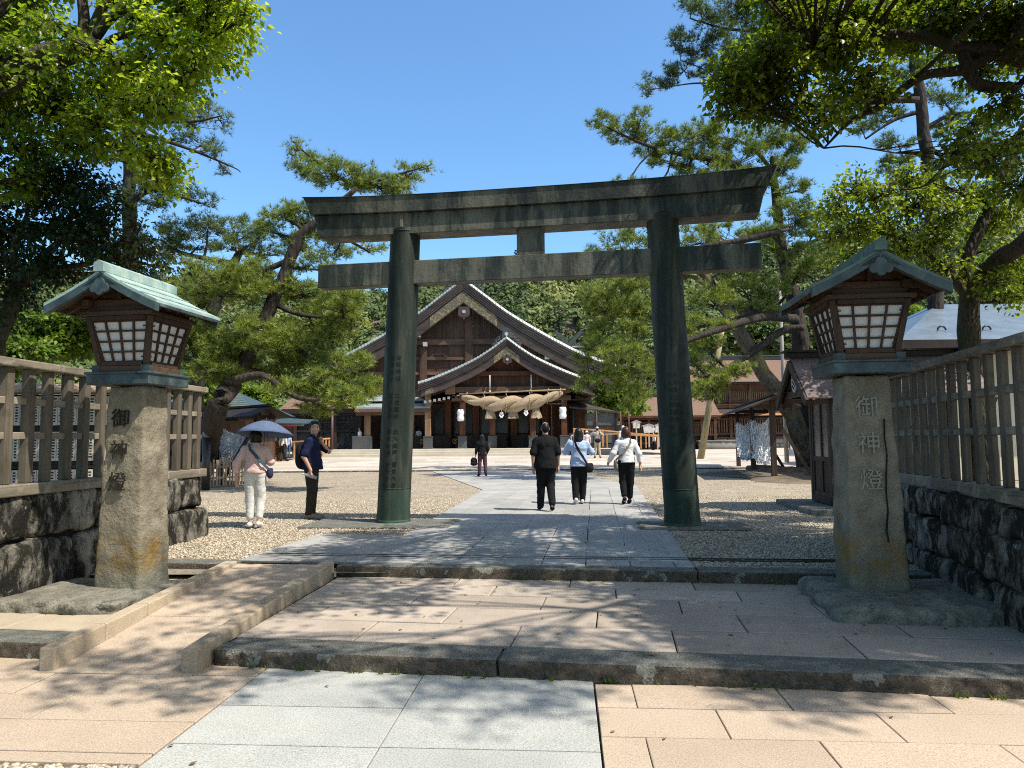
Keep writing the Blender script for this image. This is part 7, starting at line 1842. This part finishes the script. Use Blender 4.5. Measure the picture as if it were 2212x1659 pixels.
# 2 man in navy
A = at(672, 1120); A = (A[0], A[1], .236)
T2, J = person('man in a navy polo shirt standing sideways with one hand at his collar smiling back', A, R(-84), 1.75,
   dict(shl=(-.185, .01, 1.35), shr=(.185, -.01, 1.35), elr=(.235, -.10, 1.09), wrr=(.22, .02, .85), hdr=(-.05, .12, -1), ell=(-.17, .27, 1.17), wrl=(-.06, .17, 1.31), hdl=(.35, -.15, .55), head=(0, .045, 1.585), pel=(0, .01, .95), curl=1.0, anl=(-.085, .0, .085), anr=(.085, -.03, .085), tor=(.11, .135, .03)),
   'navy', 'charcoal', 'taupe', ('swept', 'hair'), .0085, sleeve=.42, face=True, headyaw=R(-74), top_hem=.87, baggy=1.10, wide=1.18, calf=.04)
t = held('backpack', 'flat black backpack on the back of the man in navy', 'backpack', T2, [ell((0, -.19, 1.12), (.15, .085, .22)), ell((0, -.175, 1.0), (.15, .10, .14))], 'bagblack', h=.012, k=.05)
strap_on(t, [(.12, -.15, 1.28), (.125, -.06, 1.42), (.12, .07, 1.40), (.13, .12, 1.22)], .04, 'bagblack')
mb = MB(); mb.M = Matrix.Translation((.20, -.01, .755)) @ Matrix.Rotation(R(72), 4, 'X'); mb.lathe([(.004, -.14), (.030, -.135), (.032, -.05), (.029, -.03), (.032, -.01), (.032, .05), (.014, .085), (.013, .10)], 16); t = held('water_bottle', 'clear plastic water bottle in the hanging hand of the man in navy', 'bottle', T2, None, 'plasticclear', mb, part='bottle')
mb = MB(); mb.M = Matrix.Translation((.20, -.01, .755)) @ Matrix.Rotation(R(72), 4, 'X'); mb.lathe([(.015, .10), (.015, .118), (.0, .119)], 14); mb.build('cap', M['whitecloth'], t)
# 3 man in black
A = at(1180, 1104); A = (A[0], A[1], .252)
T3, J = person('balding man in black T-shirt and black trousers walking away along the path', A, R(2), 1.70,
   dict(ell=(-.25, -.06, 1.10), wrl=(-.245, -.02, .84), elr=(.245, -.03, 1.10), wrr=(.25, .06, .86), knl=(-.09, .05, .50), anl=(-.10, .14, .085), tol=(-.11, .30, .035), knr=(.09, .04, .50), anr=(.10, -.20, .16), tor=(.11, -.09, .045), head=(0, .03, 1.585)),
   'black', 'black', 'bagblack', ('crop', 'hair'), .009, sleeve=.46, top_hem=.83, baggy=1.2, wide=1.18, calf=.0)
# 4 woman in blue shirt photographing
A = at(1252, 1090); A = (A[0], A[1], .252)
T4, J = person('woman in a loose pale blue shirt with long black hair holding up a phone', A, R(0), 1.60,
   dict(ell=(-.30, .10, 1.17), wrl=(-.17, .26, 1.42), hdl=(.2, .1, 1), elr=(.29, .08, 1.16), wrr=(.05, .27, 1.40), hdr=(-.5, .1, .8), knl=(-.085, .02, .49), anl=(-.09, -.10, .12), tol=(-.09, .03, .035), knr=(.085, .04, .49), anr=(.07, .06, .085), tor=(.08, .22, .03), curl=.9),
   'bluecloth', 'black', 'shoewhite', ('long', 'hair'), .010, baggy=1.26, top_hem=.86, calf=.04)
t = held('shoulder_bag', 'soft black crossbody bag at the hip of the woman in the blue shirt', 'bag', T4, [ell((.21, -.10, .80), (.11, .07, .10)), cap((.14, -.09, .86), (.27, -.08, .88), .045, .04)], 'bagblack', h=.01, k=.04, wr=.008)
strap_on(t, [(.18, -.15, .88), (.08, -.205, 1.05), (-.02, -.20, 1.2), (-.085, -.165, 1.34), (-.10, -.08, 1.44), (-.1, .03, 1.45)], .055, 'bagblack')
mb = MB(); mb.box(-.19, -.115, .285, .294, 1.44, 1.60); t = held('phone', 'phone held up by the woman in the blue shirt', 'phone', T4, None, 'bagnavy', mb, part='case')
# 5 woman in white
A = at(1355, 1090); A = (A[0], A[1], .252)
T5, J = person('woman in a white cardigan and black trousers with brown bobbed hair walking away', A, R(0), 1.62,
   dict(ell=(-.29, -.03, 1.12), wrl=(-.36, .12, .95), elr=(.27, -.06, 1.10), wrr=(.30, -.04, .84), hdr=(.06, .1, -1), knl=(-.08, .06, .50), anl=(-.075, -.12, .13), tol=(-.075, .01, .04), knr=(.085, .05, .49), anr=(.07, .10, .085), tor=(.08, .25, .03)),
   'whitecloth', 'black', 'bagblack', ('bob', 'brownhair'), .010, baggy=1.16, top_hem=.93, calf=.2)
t = held('shoulder_bag', 'slim grey crossbody bag on the left hip of the woman in white', 'bag', T5, [ell((-.24, -.03, .86), (.05, .10, .13))], 'taupe', h=.01)
strap_on(t, [(-.235, -.06, .98), (-.12, -.185, 1.10), (0, -.185, 1.24), (.09, -.145, 1.37), (.10, -.05, 1.44), (.10, .03, 1.44)], .04, 'taupe')
held('blouse_hem', 'pale pink blouse hem showing below the white cardigan', 'blouse', T5, None) if False else None
# 6 woman in dark clothes further up the path
A = at(1042, 1029); A = (A[0], A[1], .252)
T6, J = person('woman in a black top and plum trousers standing far up the path', A, R(8), 1.58,
   dict(ell=(-.23, .03, 1.10), wrl=(-.26, .06, .92), elr=(.24, .0, 1.10), wrr=(.20, .14, .92), anl=(-.13, -.02, .085), tol=(-.16, .12, .03), anr=(.14, -.04, .085), tor=(.17, .10, .03), knl=(-.11, .02, .49), knr=(.12, .02, .49)), 'black', 'plum', 'bagblack', ('long', 'hair'), .014, baggy=1.15, top_hem=.86, calf=.1)
t = held('tote_bag', 'large black tote bag hanging from the arm of the woman in plum trousers', 'bag', T6, [ell((-.34, .05, .62), (.14, .07, .15)), ell((-.34, .05, .50), (.15, .08, .08))], 'bagblack', h=.013, k=.03)
strap_on(t, [(-.42, .05, .74), (-.34, .05, .98), (-.27, .06, 1.02), (-.26, .05, .74)], .03, 'bagblack')
# 7.. people nearer the hall
def far(label, u, v, Y, H, z=None, yaw=0, **kw):
    g = D(u, v, Y); return person(label, (g.x, Y, plz(0, Y)+.004 if z is None else z), yaw, H, h=.018, fing=False, **kw)
raised = dict(ell=(-.33, .12, 1.25), wrl=(-.08, .2, 1.55), elr=(.33, .12, 1.25), wrr=(.08, .2, 1.55))
T7, J = far('man in a checked shirt, beige trousers and cap raising a camera before the hall', 1291, 990, 42, 1.76, pose=dict(raised, anl=(-.14, 0, .085), tol=(-.16, .14, .03), anr=(.14, 0, .085), tor=(.18, .13, .03)), top='check', bottom='beigecloth', shoes='shoebrown', hair=('crop', 'hair'), hat=('cap', 'palepink'))
t = held('shoulder_bag', 'black bag on the back of the man in the checked shirt', 'bag', T7, [ell((0, -.17, .95), (.17, .06, .12))], 'bagblack', h=.018); strap_on(t, [(.12, -.17, 1.02), (.13, -.16, 1.25), (.12, -.05, 1.42)], .04, 'bagblack')
far('person in a white sun hat and pale pink top beside the man photographing', 1268, 982, 47, 1.55, top='palepink', bottom='beigecloth', hat=('brim', 'capwhite'), hair=('crop', 'hair'))
far('woman in a white top and long grey blue skirt on the hall platform', 904, 967, 53.2, 1.48, z=1.055, top='whitecloth', bottom='dress', skirt=.12, hair=('bob', 'hair'), yaw=R(15), sleeve=.4)
far('man in a white shirt leaning by the light brown column left of the hall', 777, 970, 51.0, 1.46, z=1.055, top='whitecloth', bottom='black', hair=('crop', 'hair'), yaw=R(70), sleeve=.4, pose=dict(wrl=(-.2, .35, .95), wrr=(.2, .35, .98)))
far('man in a white shirt and dark trousers walking past the kiosk', 611, 994, 41.4, 1.68, top='whitecloth', bottom='charcoal', hair=('crop', 'hair'), yaw=R(-20), pose=dict(anr=(.09, .18, .085), tor=(.09, .33, .03), anl=(-.09, -.16, .12), tol=(-.09, -.03, .04)))
far('person in blue jeans and pale top beside the man at the kiosk', 622, 980, 45.5, 1.5, top='bluecloth', bottom='denim', hair=('bob', 'brownhair'))
far('man in white walking past the far gallery behind the handrail', 1413, 970, 66, 1.5, top='whitecloth', bottom='black', hair=('crop', 'hair'), yaw=R(110))
far('person in a white cap mostly hidden behind the woman in white', 1347, 975, 45, 1.80, top='whitecloth', bottom='charcoal', hat=('cap', 'capwhite'))
# ------------------------------------------------------------------ light, sky, camera
SUN_AZ, SUN_EL = 120.0, 56.0        # degrees clockwise from +Y
w = bpy.data.worlds.new('World'); SC.world = w; w.use_nodes = True
nt = w.node_tree; bg = nt.nodes['Background']; sky = nt.nodes.new('ShaderNodeTexSky'); sky.sky_type = 'NISHITA'; sky.sun_disc = False
sky.sun_elevation = R(SUN_EL); sky.sun_rotation = R(SUN_AZ); sky.air_density = 1.0; sky.dust_density = .8; sky.ozone_density = 1.8; sky.altitude = 20
tc = nt.nodes.new('ShaderNodeTexCoord'); dp = nt.nodes.new('ShaderNodeVectorMath'); dp.operation = 'DOT_PRODUCT'
nt.links.new(tc.outputs['Generated'], dp.inputs[0]); dp.inputs[1].default_value = (math.sin(R(SUN_AZ))*math.cos(R(SUN_EL)), math.cos(R(SUN_AZ))*math.cos(R(SUN_EL)), math.sin(R(SUN_EL)))
rmp = nt.nodes.new('ShaderNodeValToRGB'); nt.links.new(dp.outputs['Value'], rmp.inputs[0])       # clear sky: bluest away from the sun, whiter round it
rmp.color_ramp.elements[0].position = .38; rmp.color_ramp.elements[0].color = (.66, .92, 1.06, 1); rmp.color_ramp.elements[1].position = .8; rmp.color_ramp.elements[1].color = (1.15, 1.0, .82, 1)
tint = nt.nodes.new('ShaderNodeMix'); tint.data_type = 'RGBA'; tint.blend_type = 'MULTIPLY'; tint.inputs[0].default_value = 1
nt.links.new(sky.outputs[0], tint.inputs[6]); nt.links.new(rmp.outputs[0], tint.inputs[7]); nt.links.new(tint.outputs[2], bg.inputs[0]); bg.inputs[1].default_value = .14
sd = bpy.data.lights.new('sun', 'SUN'); sd.energy = 3.9; sd.angle = R(.53); sd.color = (1, .93, .82)
so = bpy.data.objects.new('sun', sd); COL.objects.link(so); so.location = (30, -10, 40)
dv = Vector((math.sin(R(SUN_AZ))*math.cos(R(SUN_EL)), math.cos(R(SUN_AZ))*math.cos(R(SUN_EL)), math.sin(R(SUN_EL))))
so.rotation_euler = (-dv).to_track_quat('-Z', 'Y').to_euler()
cd = bpy.data.cameras.new('camera'); cam = bpy.data.objects.new('camera', cd); COL.objects.link(cam); SC.camera = cam
cd.sensor_width = 36; cd.lens = 36*F/2212; cd.clip_end = 3000; cd.clip_start = .05
X = Vector((1, 0, 0)); U = Vector((0, -math.sin(TH), math.cos(TH))); Fw = Vector((0, math.cos(TH), math.sin(TH)))
r = X*math.cos(RO)-U*math.sin(RO); u = X*math.sin(RO)+U*math.cos(RO)
cam.matrix_world = Matrix(((r.x, u.x, -Fw.x, 0), (r.y, u.y, -Fw.y, 0), (r.z, u.z, -Fw.z, ZC), (0, 0, 0, 1)))
SC.view_settings.view_transform = 'Standard'; SC.view_settings.look = 'None'; SC.view_settings.gamma = 1; SC.view_settings.exposure = .80
cy = SC.cycles; cy.max_bounces = 6; cy.diffuse_bounces = 3; cy.glossy_bounces = 2; cy.transmission_bounces = 4; cy.transparent_max_bounces = 8; cy.use_denoising = False; cy.pixel_filter_type = 'BLACKMAN_HARRIS'; cy.filter_width = 1.05; cy.sample_clamp_indirect = 4
